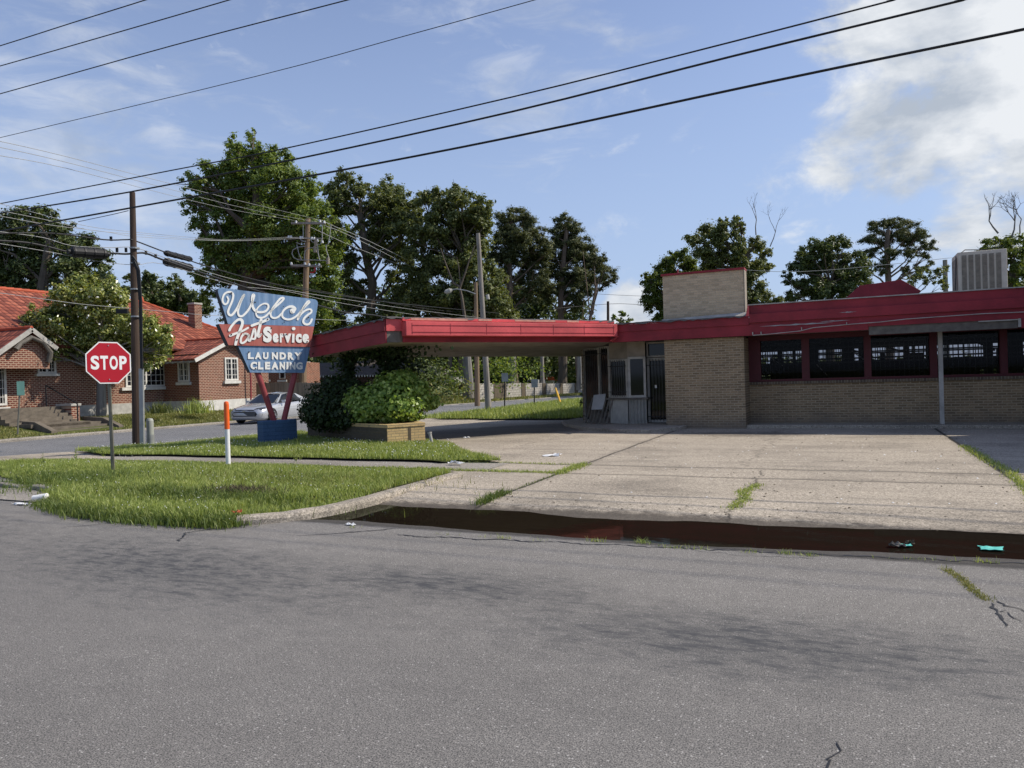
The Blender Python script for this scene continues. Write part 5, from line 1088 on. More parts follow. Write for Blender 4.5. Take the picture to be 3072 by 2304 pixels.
mb = MB(); mb.lathe(p, [(12*s_, 10*s_), (hh*0.93, 10*s_), (hh, 8*s_), (hh+0.01, 3*s_)], 18); mb.build('upper_cover', 'ped', pd)
p = Pz(53, 1303, .1); d_ = np.dot(p-EYE, _f); s_ = d_/F; t_ = thing('street_sign', p, 'narrow green sign seen edge-on on a thin leaning post in front of the brick house', 'sign')
q = Pd(61, 1143, d_); mb = MB(); mb.tube([p, q], 0.03, 8); mb.build('post', 'post_green', t_)
mb = MB(); c = Pd(62, 1165, d_-0.04); mb.obox(c, np.array([0.40, 0.92, 0])*0.12, np.array([0.92, -0.40, 0])*0.004, (0, 0, 21*s_)); mb.build('sign_plate', 'signgreen', t_)

# ------------------------------------------------------------------ utility poles and cables
def pole(name, base, top, r0, r1, m, label):
    t_ = thing(name, base, label, 'utility pole'); mb = MB(); b = np.array(base, float); tp = np.array(top, float)
    mb.tube([b-(0, 0, 0.3)]+[lerp(b, tp, k/6) for k in range(7)], [r0*1.02]+[r0+(r1-r0)*k/6 for k in range(7)], 14); mb.build('pole_shaft', m, t_); return t_
pb_ = Pz(412, 1340, .02); dp = np.dot(pb_-EYE, _f); ptp = Pd(397, 577, dp)
UP = pole('utility_pole', pb_, ptp, 14*dp/F, 8.0*dp/F, 'pole_dark', 'dark wooden utility pole with cables and a grey conduit near the stop sign')
# conduit and down cables
mb = MB(); a = Pd(427, 1336, dp-0.15); b = Pd(424, 1106, dp-0.15); mb.obox((a+b)/2, (b-a)/2, CR*0.055, _f*0.04); mb.build('conduit', 'metal_grey', UP)
for off in (0, 6, -5):
    mb = MB(); mb.tube([Pd(u, v, dp-0.16-0.004*off) for u, v in ((425+off*0.4, 1108), (421+off*0.6, 900), (414+off*0.7, 810), (404+off, 785), (396+off*0.4, 768))], 0.022, 6); mb.build('down_cable', 'black_rubber', UP)
for v in (745, 790, 868, 950): mb = MB(); c = Pd(404+(v-745)*0.02, v, dp); mb.tube([c-(0, 0, 0.02), c+(0, 0, 0.02)], 0.13, 12); mb.build('strap', 'metal_grey', UP)
def cable(name, pts, r, m, label, group=None, n=6):
    mb = MB(); P = [np.array(p, float) for p in pts]
    Q = [P[0]]; PP = [2*P[0]-P[1]]+P+[2*P[-1]-P[-2]]
    for i in range(1, len(PP)-2):
        for t_ in (0.25, 0.5, 0.75, 1.0):
            a, b, c, d = PP[i-1:i+3]; Q.append(0.5*((2*b)+(-a+c)*t_+(2*a-5*b+4*c-d)*t_**2+(-a+3*b-3*c+d)*t_**3))
    mb.tube(Q, r, n); return tag(mb.build(name, m, smooth=True), label, 'cable', group)
def extrap(pts):
    (x0, y0), (x1, y1) = pts[0], pts[1]; (x2, y2), (x3, y3) = pts[-2], pts[-1]
    L_ = math.hypot(x1-x0, y1-y0); k = 500/L_; a = (x0-(x1-x0)*k, y0-(y1-y0)*k*0.97)
    L_ = math.hypot(x3-x2, y3-y2); k = 500/L_; b = (x3+(x3-x2)*k, y3+(y3-y2)*k*1.02); return [a]+pts+[b]
s14 = 1/1.4401
def wy(name, pts, Y, r, m, label, group='thick overhead cables crossing the whole view'):
    P = [Py(u, v, Y) for u, v in extrap(pts)]; a = P[1]-P[0]; b = P[-1]-P[-2]; b = b/np.linalg.norm(b)
    a = a/np.linalg.norm(a); return cable(name, [P[0]-a*40*np.array([1, 1, 0.3])]+P+[P[-1]+b*20*np.array([1, 1, 0.9]), P[-1]+b*60*np.array([1, 1, 0.6])], r, m, label, group)
wy('overhead_cable', [(0, 137.5), (215, 69), (436, 0)], 11.0, 0.011, 'black_rubber', 'topmost cable, cutting the upper left corner of the sky', 'cables crossing the upper left sky')
wy('overhead_cable', [(0, 198), (350, 98), (687, 0)], 11.2, 0.011, 'black_rubber', 'second cable from the top at the left edge of the sky', 'cables crossing the upper left sky')
wy('overhead_cable', [(0, 281.5), (520, 136), (1042, 0)], 11.4, 0.011, 'black_rubber', 'third cable from the top at the left edge of the sky', 'cables crossing the upper left sky')
wy('overhead_cable', [(0, 413), (764, 230), (1200, 112), (1603, 0)], 11.6, 0.007, 'black_rubber', 'thinnest of the four cables crossing the upper left sky', 'cables crossing the upper left sky')
wy('overhead_cable', [(0, 611), (520, 510), (861, 444), (1536, 291), (2100, 150), (2682, 0)], 12.2, 0.013, 'black_rubber', 'twisted cable, uppermost of the three long thick ones')
wy('overhead_cable', [(0, 640), (389, 576), (903, 474), (1536, 335), (2200, 168), (2890, 0)], 12.5, 0.018, 'black_rubber', 'middle one of the three long thick cables')
wy('overhead_cable', [(0, 694), (569, 592), (1000, 515), (1536, 411), (2307, 246), (3072, 88)], 12.7, 0.021, 'black_rubber', 'lowest and thickest of the three long cables')
# comm cables at the near pole, running to the far poles
P2b = Pz(908, 1180, 0.2); 
d2 = 52.0
c8 = lambda x, y: (150+x/4.022, 650+y/4.022)
def mixd(pts, dl_, dr_, u0, u1): return [Pd(u, v, dl_+(dr_-dl_)*max(0, min(1, (u-u0)/(u1-u0)))) for u, v in pts]
def toright(pts, dend=60, uend=1500):  # depth grows away from the near pole
    out = []
    for u, v in pts:
        t_ = (u-404)/(uend-404)
        dd_ = dp + (t_*0 if u <= 404 else 0)
        dd_ = 1/((1-max(t_, 0))/dp+max(t_, 0)/dend) if u > 404 else dp-2.5*(404-u)/404
        out.append(Pd(u, v, dd_))
    return out
cable('communication_cable', toright([(-60, 699), (0, 700), (160, 700), (312, 719), (380, 719), (404, 722), (494, 756), (573, 783), (625, 800), (760, 838), (934, 873), (1134, 903), (1300, 921), (1500, 940)]), 0.020, 'black_rubber', 'upper black comm cable fixed to the near utility pole', 'comm cables on the near utility pole')
cable('communication_cable', toright([(-60, 716), (0, 722), (80, 728), (150, 742), (215, 757), (320, 759), (375, 762), (404, 760), (438, 760), (490, 780), (573, 808), (640, 830), (780, 875), (950, 915), (1040, 938), (1120, 945), (1250, 967), (1500, 990)], 45), 0.028, 'black_rubber', 'lower thick black comm cable fixed to the near utility pole', 'comm cables on the near utility pole')
cable('messenger_wire', toright([(-60, 690), (0, 695), (130, 713), (215, 737), (330, 743), (404, 743), (500, 775), (573, 799), (700, 838), (880, 873), (1050, 900), (1250, 930), (1500, 960)], 50), 0.009, 'cable_alu', 'thin messenger wire above the lower comm cable', 'comm cables on the near utility pole')
cable('service_wire', toright([(-60, 725), (0, 731), (150, 756), (290, 783), (404, 795), (490, 792), (700, 855), (850, 872), (1000, 905), (1150, 930), (1250, 945)], 50), 0.008, 'cable_alu', 'thin service wire sagging below the comm cables')
# splice closures hanging on the cables
def closure(u0, v0, u1, v1, dpt0, dpt1, rpx, label):
    a, b = Pd(u0, v0, dpt0), Pd(u1, v1, dpt1); r_ = rpx*dpt0/F; t_ = thing('splice_closure', (a+b)/2, label, 'cable closure', 'black splice closures on the comm cables')
    mb = MB(); mb.tube([lerp(a, b, k) for k in (0, 0.03, 0.97, 1)], [r_*0.8, r_, r_, r_*0.8], 14); mb.build('closure_body', 'duct', t_)
    d = (b-a)/np.linalg.norm(b-a)
    for k in (0.08, 0.36, 0.64, 0.92): c = lerp(a, b, k); mb = MB(); mb.tube([c-d*0.02, c+d*0.02], r_*1.10, 14); mb.build('clamp', 'black_metal', t_)
    mb = MB(); mb.tube([a-d*0.08, a+d*0.02], r_*0.5, 10); mb.build('end_cap', 'duct', t_); mb = MB(); mb.tube([b-d*0.02, b+d*0.08], r_*0.5, 10); mb.build('end_cap', 'duct', t_)
closure(213, 755, 318, 762, dp-1.3, dp-0.6, 15.5, 'largest black splice closure, hanging left of the near pole')
closure(497, 759, 572, 778, dp+2.0, dp+4.0, 8.5, 'slim black splice closure, upper one right of the near pole')
closure(497, 785, 572, 804, dp+2.0, dp+4.0, 12, 'fat black splice closure, lower one right of the near pole')
for u, v in ((333, 716), (351, 750), (378, 750), (438, 758), (467, 768)): mb = MB(); c = Pd(u, v, dp-0.3 if u < 400 else dp+1); mb.obox(c, CR*0.03, _f*0.02, (0, 0, 0.06)); tag(mb.build('cable_clamp', 'duct'), 'small black cable hanger beside the near utility pole', 'clamp', 'cable hangers by the near pole')
mb = MB(); mb.tube([Pd(u, v, dp-1.0) for u, v in ((213, 758), (175, 748), (150, 730), (146, 715), (155, 703), (175, 700), (250, 704), (300, 715))], 0.010, 6); tag(mb.build('cable_loop', 'black_rubber'), 'thin black loop of slack cable left of the splice closure', 'cable')
# strung box on a low line
lowl = [(-60, 873), (0, 879), (130, 897), (240, 912), (353, 922), (400, 926), (540, 938), (668, 948)]
cable('service_wire', [Pd(u, v, 21+6*(u+60)/700) for u, v in lowl]+[Pd(1010, 960, 36), Pd(1050, 962, 38)], 0.009, 'cable_alu', 'pale service wire passing low in front of the magnolia')
c = Pd(367, 934, 24.3); mb = MB(); mb.obox(c, CR*0.19, _f*0.06, CU*0.075); tag(mb.build('tap_box', 'duct', bevel=0.01), 'black tap box hanging on the low wire in front of the magnolia', 'cable box')

# second pole with crossarms
up2 = thing('utility_pole', Pd(908, 1185, d2), 'tall pole with three crossarms and looping jumpers behind the laundry sign', 'utility pole')
b = Pd(906, 1190, d2); tp = Pd(924, 656, d2); s2 = d2/F
mb = MB(); mb.tube([lerp(b, tp, k/5) for k in range(6)], [12*s2+(7-12)*s2*k/5 for k in range(6)], 12); mb.build('pole_shaft', 'pole_brown', up2)
def arm(u0, v0, u1, v1, th=7):
    mb = MB(); mb.bar(Pd(u0, v0, d2-0.25), Pd(u1, v1, d2-0.25), th*s2, th*s2); return mb.build('crossarm', 'pole_grey', up2)
c9 = lambda x, y: (860+x/6.381, 640+y/6.381)
a1 = arm(*c9(90, 190), *c9(740, 190), 6.5); a2 = arm(*c9(0, 462), *c9(690, 485), 4); a3 = arm(*c9(80, 995), *c9(665, 1015), 6.5)
for ar, pts in ((a1, ((640, 150), (720, 165), (180, 165))), (a2, ((40, 450), (85, 450), (265, 462), (305, 462), (480, 475), (525, 480), (590, 520), (685, 545))), (a3, ((90, 960), (350, 960), (430, 980), (620, 985)))):
    for x, y in pts: mb = MB(); u, v = c9(x, y); cc_ = Pd(u, v, d2-0.3); mb.tube([cc_-(0, 0, 0.09), cc_+(0, 0, 0.09)], [0.09, 0.06], 8); mb.build('insulator', 'redpipe', ar)
for pts in ([(315, 235), (318, 460)], [(680, 225), (680, 470), (650, 590), (600, 600)], [(850, 210), (830, 400), (795, 590), (750, 605)], [(750, 600), (765, 720), (820, 890), (780, 920)], [(590, 590), (600, 760), (630, 890)], [(360, 630), (210, 650), (120, 700), (100, 770), (140, 850), (220, 890), (300, 895)], [(540, 650), (410, 670), (355, 720), (340, 800), (345, 880)], [(195, 600), (230, 760), (290, 900)], [(300, 895), (500, 893), (780, 905)], [(180, 560), (270, 590), (300, 540)], [(260, 500), (320, 535), (370, 540)], [(450, 490), (490, 550), (560, 560)], [(540, 480), (535, 600), (540, 650)]):
    mb = MB(); mb.tube([Pd(*c9(x, y), d2-0.35) for x, y in pts], 0.03, 6); mb.build('jumper', 'cable_alu', up2)
for x, y in ((560, 570), (545, 690), (790, 910)): mb = MB(); c = Pd(*c9(x, y), d2-0.35); mb.tube([c-(0, 0, 0.22), c+(0, 0, 0.22)], 0.12, 10); mb.build('cutout', 'ac_grille', up2)
mb = MB(); mb.tube([Pd(*c9(x, y), d2-0.35) for x, y in ((540, 1030), (540, 1110), (510, 1135), (450, 1130))], 0.06, 8); mb.build('red_cover', 'stop_red', up2)
# light wires over the big tree and on past the second pole
def wlin(pts, d0, d1, r, label, name='power_wire', m='cable_alu', grp='thin pale power wires'):
    u0, u1 = pts[0][0], pts[-1][0]; return cable(name, [Pd(u, v, 1/((1-(u-u0)/(u1-u0))/d0+((u-u0)/(u1-u0))/d1)) for u, v in pts], r, m, label, grp)
wlin([(-60, 414), (0, 424), (200, 470), (500, 548), (750, 610), (965, 661)], 16, 52, 0.0075, 'highest pale wire running from the left edge to the crossarm pole')
wlin([(-60, 432), (0, 442), (200, 487), (500, 565), (750, 628), (950, 666)], 16, 52, 0.0075, 'middle pale wire running from the left edge to the crossarm pole')
wlin([(-60, 458), (0, 467), (200, 505), (500, 583), (700, 630), (875, 660), (897, 668)], 16, 52, 0.0075, 'lowest pale wire running from the left edge to the crossarm pole')
wlin([(965, 661), (1010, 682), (1100, 720), (1300, 815), (1500, 890), (1700, 945), (1790, 962)], 52, 150, 0.022, 'highest pale wire running right from the crossarm pole')
wlin([(975, 677), (1060, 712), (1300, 830), (1500, 905), (1700, 955), (1770, 968)], 52, 150, 0.022, 'middle pale wire running right from the crossarm pole')
wlin([(930, 681), (1060, 740), (1200, 795), (1400, 880), (1500, 915), (1650, 955), (1740, 972)], 52, 150, 0.022, 'lowest pale wire running right from the crossarm pole')
wlin([(-60, 603), (0, 611), (150, 650), (270, 680), (410, 697), (600, 714), (700, 719), (870, 711)], 18, 52, 0.0075, 'upper pale wire behind the near pole, ending at the second crossarm')
wlin([(-60, 622), (0, 632), (150, 662), (270, 690), (410, 703), (600, 718), (720, 721), (900, 712)], 18, 52, 0.0075, 'second pale wire behind the near pole, ending at the second crossarm')
wlin([(-60, 640), (0, 648), (150, 675), (320, 696), (410, 710), (600, 720), (740, 722), (935, 714)], 18, 52, 0.0075, 'third pale wire behind the near pole, ending at the second crossarm')
wlin([(235, 665), (330, 645), (385, 632)], dp+3, dp, 0.010, 'short guy wire tied to the near pole below its top', 'guy_wire', 'black_rubber', None)
wlin([(860, 855), (1000, 880), (1270, 925), (1400, 938), (1520, 948)], 50, 70, 0.02, 'dark wire passing behind the top of the laundry sign', 'power_wire', 'black_rubber')
wlin([(1700, 875), (1850, 885), (2060, 893)], 90, 110, 0.025, 'wire in the sky gap right of the pines', 'power_wire', 'black_rubber')
wlin([(1640, 928), (1824, 912), (1920, 914), (2080, 925)], 70, 90, 0.025, 'lower wire at the small pole in the sky gap', 'power_wire', 'black_rubber')
wlin([(2150, 805), (2400, 815), (2700, 790), (2880, 770)], 60, 60, 0.02, 'wire strung behind the laundry roof to the far pole', 'power_wire', 'cable_alu')
# leaning light pole beyond the canopy
dl_ = 35.6; t_ = pole('utility_pole', Pd(1466, 1240, dl_), Pd(1434, 700, dl_), 10.0*dl_/F, 6.0*dl_/F, 'pole_grey', 'leaning bare grey pole rising behind the canopy')
t_ = pole('utility_pole', Pd(1432, 1212, 50), Pd(1427, 847, 50), 8.5*50/F, 5.5*50/F, 'pole_brown', 'thin brown pole with a street light arm, left of the leaning grey pole')
mb = MB(); mb.tube([Pd(u, v, 49.8) for u, v in ((1427, 882), (1400, 872), (1370, 867), (1348, 871))], 0.035, 8); mb.build('lamp_arm', 'metal_grey', t_)
mb = MB(); mb.tube([Pd(u, v, 49.8) for u, v in ((1357, 869), (1350, 872), (1338, 876), (1333, 877))], [0.07, 0.17, 0.16, 0.05], 10); mb.build('lamp_head', 'white_dirty', t_)
mb = MB(); mb.tube([Pd(1462, 884, 49), Pd(1464, 898, 49)], 0.12, 10); mb.build('transformer', 'white_dirty', t_)
t_ = pole('utility_pole', Pd(1825, 1180, 70), Pd(1824, 904, 70), 0.16, 0.12, 'pole_dark', 'small dark pole in the sky gap left of the brick pylon')
t_ = pole('utility_pole', Pd(2842, 1150, 60), Pd(2835, 780, 60), 0.22, 0.17, 'pole_grey', 'grey pole top beside the rooftop air conditioner')
t_ = pole('utility_pole', Pd(1628, 1180, 72), Pd(1624, 1000, 72), 0.22, 0.17, 'pole_grey', 'straight pale pole behind the block wall, left of the red roofed tower')

# far street furniture
def roadsign(u, v0, v1, d, plate, label):
    p, q = Pd(u, v0, d), Pd(u, v1, d); t_ = thing('road_sign', p, label, 'sign'); mb = MB(); mb.tube([p, q], 0.035, 8); mb.build('post', 'black_metal', t_)
    c = Pd(u+0.5, plate, d-0.05); mb = MB(); mb.obox(c, np.array([0.92, 0.38, 0])*0.17, np.array([0.38, -0.92, 0])*0.006, (0, 0, 0.22)); mb.build('sign_plate', 'metal_grey', t_)
roadsign(1514, 1228, 1118, 38, 1132, 'small pale road sign on a thin post seen through the canopy opening')
roadsign(1603, 1226, 1140, 39, 1150, 'short road sign seen edge-on further right through the canopy opening')
p, q = Pd(1684, 1216, 41), Pd(1667, 1165, 43); mb = MB(); mb.tube([p, lerp(p, q, .55), q], [0.05, 0.06, 0.05], 8); tag(mb.build('guy_guard', 'yellow'), 'leaning yellow guy wire guard beside the side street', 'guy guard')

# ------------------------------------------------------------------ block wall, fence, far houses
bw = thing('block_wall', Pd(1600, 1190, 62), 'long pale concrete block wall with brick piers beyond the side street', 'wall')
def wp(u, v, d): return Pd(u, v, d)
segs = [(1440, 1482), (1520, 1565), (1578, 1628), (1640, 1680), (1690, 1725), (1735, 1800)]
def wd(u): return 58+(u-1440)*0.05
for a_, b_ in segs:
    p, q = wp(a_, 1190, wd(a_)), wp(b_, 1188, wd(b_)); mb = MB(); zt_ = wp(a_, 1151, wd(a_))[2]; p[2] = q[2] = 0.0; nrm_ = np.cross(q-p, (0, 0, 1)); nrm_ /= np.linalg.norm(nrm_); mb.prism([p, q, q+(0, 0, zt_), p+(0, 0, zt_)], -nrm_*0.2); mb.build('block_panel', 'block_wall', bw)
for u0, u1 in ((1483, 1519), (1566, 1577), (1629, 1639), (1681, 1689), (1726, 1734)):
    p, q = wp(u0, 1190, wd(u0)-0.1), wp(u1, 1190, wd(u1)-0.1); zt_ = wp(u0, 1150, wd(u0))[2]; p[2] = q[2] = 0.0; nrm_ = np.cross(q-p, (0, 0, 1)); nrm_ /= np.linalg.norm(nrm_); mb = MB(); mb.prism([p, q, q+(0, 0, zt_), p+(0, 0, zt_)], -nrm_*0.35); mb.build('brick_pier', 'earth', bw)
# red roofed tower far off
tw = thing('bell_tower', Pd(1640, 1180, 100), 'small white tower with red roofs far beyond the block wall', 'building')
def bb(u0, u1, v0, v1, d, m, name, par, dep=3.0):
    a = Pd(u0, v1, d); b = Pd(u1, v0, d); mb = MB(); mb.box(a[0], b[0], a[1], a[1]+dep, a[2], b[2]); return mb.build(name, m, par)
bb(1637, 1652, 1113, 1130, 100, 'white', 'belfry', tw, 0.8)
a = Pd(1635, 1113, 100); b = Pd(1654, 1113, 100); c = Pd(1644, 1103, 100); mb = MB(); mb.add([a, b, b+(0, 1, 0), a+(0, 1, 0), c+(0, .5, 0)], [(0, 1, 4), (1, 2, 4), (2, 3, 4), (3, 0, 4), (0, 3, 2, 1)]); mb.build('belfry_roof', 'ridge', tw)
a = Pd(1628, 1140, 100); b = Pd(1668, 1142, 100); c = Pd(1640, 1128, 100); e = Pd(1656, 1130, 100); mb = MB(); mb.add([a, b, e, c, a+(0, 5, 0), b+(0, 5, 0)], [(0, 1, 2, 3), (3, 2, 5, 4), (0, 3, 4), (1, 5, 2), (0, 4, 5, 1)]); mb.build('hall_roof', 'ridge', tw)
bb(1630, 1666, 1141, 1165, 100.5, 'white', 'hall_wall', tw, 4)
for u in (1640, 1646.5): bb(u, u+3, 1117, 1126, 99.9, 'black_metal', 'belfry_opening', tw, 0.05)
def van(u0, u1, v0, v1, d, m, label):
    t_ = thing('parked_van', Pd((u0+u1)/2, v1, d), label, 'van'); bb(u0, u1, v0, v1, d, m, 'body', t_, 1.9); bb(u0+1, u0+(u1-u0)*0.35, v0+2, (v0+v1)/2, d-0.03, 'glass_dark', 'side_window', t_, 0.02); bb(u0+(u1-u0)*0.5, u1-2, v0+2, (v0+v1)/2, d-0.03, 'glass_dark', 'side_window', t_, 0.02)
van(1583, 1620, 1139, 1165, 72, 'white_dirty', 'pale van roof showing over the block wall')
van(1332, 1368, 1128, 1150, 64, 'corr', 'pale vehicle half hidden by shrubs left of the thin pole')
# timber fence between the brick house and the sign
ff = thing('timber_fence', Pd(800, 1190, 46), 'grey vertical board fence between the brick house and the bushes', 'fence')
u = 762.0; k = 0; seedf = random.Random(5)
mb = MB()
while u < 960:
    d = 47-0.02*(u-760); p = Pd(u, 1192, d); q = Pd(u+5.0, 1192, d-0.1); zt_ = Pd(u, 1148+seedf.uniform(-1, 1), d)[2]; p[2] = q[2] = 0.1; mb.prism([p, q, (q[0], q[1], zt_), (p[0], p[1], zt_)], (0.01, 0.025, 0)); u += 5.4
mb.build('fence_boards', 'fence_wood', ff)
mb = MB(); 
for v in (1158, 1182): mb.bar(Pd(762, v, 47.15), Pd(960, v, 43.1), 0.05, 0.09)
mb.build('fence_rails', 'fence_wood', ff)
# shingled house behind the canopy
hs = thing('shingled_house', Pd(1130, 1200, 66), 'low brick house with a brown shingled hip roof seen under the canopy', 'house')
d = 66
ev = lambda u: Pd(u, 1128, d)
a, b, c, e = Pd(905, 1130, d), Pd(1215, 1124, d), Pd(1145, 1081, d+4), Pd(940, 1090, d+4)
mb = MB(); mb.add([a, b, c, e, a+(0, 9, 0), b+(0, 9, 0)], [(0, 1, 2, 3), (3, 2, 5, 4), (0, 3, 4), (1, 5, 2), (0, 4, 5, 1)]); rf = mb.build('roof', 'shingle', hs)
a, b, c = Pd(1160, 1120, d-1), Pd(1285, 1118, d-1), Pd(1205, 1083, d+2); mb = MB(); mb.add([a, b, c, a+(0, 7, 0), b+(0, 7, 0)], [(0, 1, 2), (0, 2, 3), (1, 4, 2), (2, 4, 3), (0, 3, 4, 1)]); mb.build('wing_roof', 'shingle', hs)
a, b = Pd(915, 1131, d+0.6), Pd(1190, 1126, d+0.6); mb = MB(); mb.prism([(a[0], a[1], 0), (b[0], b[1], 0), (b[0], b[1], b[2]), (a[0], a[1], a[2])], (0, 6, 0)); mb.build('wall', 'brick_house_dark', hs)
for i in range(34): u = 928+i*8.3; c = Pd(u, 1129-i*0.1, d-0.05); mb = MB(); mb.tube([c-(0, 0, 0.12), c+(0, 0, 0.06)], 0.05, 6); mb.build('rafter_tail', 'white', hs)
bb(927, 960, 1142, 1166, d+0.3, 'glass_dark', 'window', hs, 0.1)
bb(880, 925, 1085, 1092, d+12, 'white', 'gable_trim', hs, 1)

# ------------------------------------------------------------------ brick house
HS = thing('brick_house', (-38, 28, 0.27), 'red brick house with an orange red clay tile hip roof and white windows', 'house')
XM = -35.0; XG = -32.3
zb_ = 0.20
mb = MB(); mb.box(-48, XM, 15.0, 38, 0.90, 4.0); mb.build('main_wall', 'brick_red', HS)
mb = MB(); mb.box(-48, XM+0.04, 15.0, 38, 0.0, 0.898); mb.build('foundation', 'white_dirty', HS)
mb = MB(); mb.box(-40, XG, 29.7, 34.0, 0.90, 3.5); gb = mb.build('wing_side_wall', 'brick_red_x', HS)
mb = MB(); mb.add([(XG+0.004, 29.704, 0.904), (XG+0.004, 33.996, 0.904), (XG+0.004, 33.996, 3.35), (XG+0.004, 31.85, 4.25), (XG+0.004, 29.704, 3.35), (XG-0.3, 29.704, 0.904), (XG-0.3, 33.996, 0.904), (XG-0.3, 33.996, 3.35), (XG-0.3, 31.85, 4.25), (XG-0.3, 29.704, 3.35)], [(0, 1, 2, 3, 4), (9, 8, 7, 6, 5), (0, 5, 6, 1), (1, 6, 7, 2), (2, 7, 8, 3), (3, 8, 9, 4), (4, 9, 5, 0)]); mb.build('gable_wall', 'brick_red', HS)
mb = MB(); mb.box(-40, XG+0.03, 29.67, 34.03, 0.0, 0.897); mb.build('wing_foundation', 'white', HS)
def roofplane(mb, pts, udir, vdir, o):
    base = len(mb.v); mb.add(pts, [tuple(range(len(pts)))])
    if mb.uv is None: mb.uv = []
    for p in pts: q = np.array(p, float)-np.array(o, float); mb.uv.append((float(np.dot(q, udir)), float(np.dot(q, vdir))))
def roof(planes, name, parent):
    """planes: list of polygons (3d); uv laid along the eave"""
    mb = MB(); mb.uv = []
    for pts in planes:
        pts = [np.array(p, float) for p in pts]; n = np.cross(pts[1]-pts[0], pts[2]-pts[0]); n /= np.linalg.norm(n)
        if n[2] < 0: n = -n
        ud = np.cross((0, 0, 1), n); ud /= np.linalg.norm(ud); vd = np.cross(n, ud); roofplane(mb, pts, ud, vd, (0, 0, 0))
    me_uv = mb.uv; V = mb.v; Fq = mb.f
    me = bpy.data.meshes.new(name); wo_ = ORIG[parent.name]; me.from_pydata((np.array(V)-wo_).tolist(), [], Fq); ul = me.uv_layers.new(name='UVMap')
    for lp in me.loops: ul.data[lp.index].uv = me_uv[lp.vertex_index]
    me.materials.append(M['tile']); o = bpy.data.objects.new(name, me); sc.collection.objects.link(o); o.parent = parent; ORIG[o.name] = wo_
    so_ = o.modifiers.new('thick', 'SOLIDIFY'); so_.thickness = 0.12; so_.offset = -1; return o
EZ = 3.85; xe = XM+0.6; RX = -41; RZ = 7.25; ry0, ry1 = 21.5, 35.9
r1 = roof([[(xe, 14.4, EZ), (xe, 38.6+0.0, EZ), (RX, ry1-2.6, RZ), (RX, ry0, RZ)], [(xe, 38.6, EZ), (-47, 38.6, EZ), (RX, ry1-2.6, RZ)], [(-47, 14.4, EZ), (xe, 14.4, EZ), (RX, ry0, RZ)], [(-47, 38.6, EZ), (-47, 14.4, EZ), (RX, ry0, RZ), (RX, ry1-2.6, RZ)]], 'main_roof', HS)
EZ2 = 3.42; AZ = 4.42; r2 = roof([[(XG+0.35, 29.2, EZ2-0.22), (XG+0.35, 31.85, AZ), (-38.5, 31.85, AZ+0.02), (-38.5, 29.2, EZ2-0.22)], [(XG+0.35, 31.85, AZ), (XG+0.35, 34.5, EZ2-0.22), (-38.5, 34.5, EZ2-0.22), (-38.5, 31.85, AZ+0.02)]], 'wing_roof', HS)
def rid(p, q, par, r_=0.11):
    p, q = np.array(p, float), np.array(q, float); L_ = np.linalg.norm(q-p); n = max(int(L_/0.42), 1); mb = MB()
    for i in range(n): a, b = lerp(p, q, i/n), lerp(p, q, (i+1)/n); mb.tube([a, b+(b-a)*0.06], [r_*0.85, r_*1.1], 8)
    mb.build('ridge_tiles', 'ridge', par)
rid((RX, ry0, RZ), (RX, ry1-2.6, RZ), r1); rid((RX, ry1-2.6, RZ), (xe, 38.6, EZ), r1); rid((RX, ry0, RZ), (xe, 14.4, EZ), r1); rid((XG+0.35, 31.85, AZ), (-38.5, 31.85, AZ+0.02), r2, 0.09)
mb = MB(); c = np.array([RX, ry1-2.6, RZ]); mb.tube([c, c+(0, 0, 0.22), c+(0, 0, 0.42)], [0.16, 0.12, 0.03], 8); mb.build('finial', 'ridge', r1)
# barge boards, eave rafters
mb = MB(); mb.bar((XG+0.36, 29.15, EZ2-0.33), (XG+0.36, 31.85, AZ-0.13), 0.05, 0.20); mb.bar((XG+0.36, 34.55, EZ2-0.33), (XG+0.36, 31.85, AZ-0.13), 0.05, 0.20); mb.build('barge_board', 'white', HS)
for i in range(7): x = XG-0.2-0.42*i; mb = MB(); mb.bar((x, 29.2, EZ2-0.38), (x, 29.7, EZ2-0.28), 0.07, 0.13); mb.build('rafter_tail', 'white_dirty', HS)
mb = MB(); mb.box(-35, XG+0.33, 29.22, 29.26, EZ2-0.40, EZ2-0.32); mb.build('eave_board', 'white_dirty', HS)
# chimney
cc = Px(1, 1, 1); a = Pd(564, 1000, 42); ch0 = Px(586, 966, -37.6)
mb = MB(); cy_ = Px(586, 940, -37.6)[1]; mb.box(-37.9, -37.35, cy_-0.29, cy_+0.29, 5.0, Px(586, 914, -37.6)[2]); chm = mb.build('chimney', 'brick_red', HS)
mb = MB(); zt_ = Px(586, 914, -37.6)[2]; mb.box(-37.94, -37.31, cy_-0.33, cy_+0.33, zt_+0.001, zt_+0.10); mb.build('chimney_cap', 'white_dirty', chm)
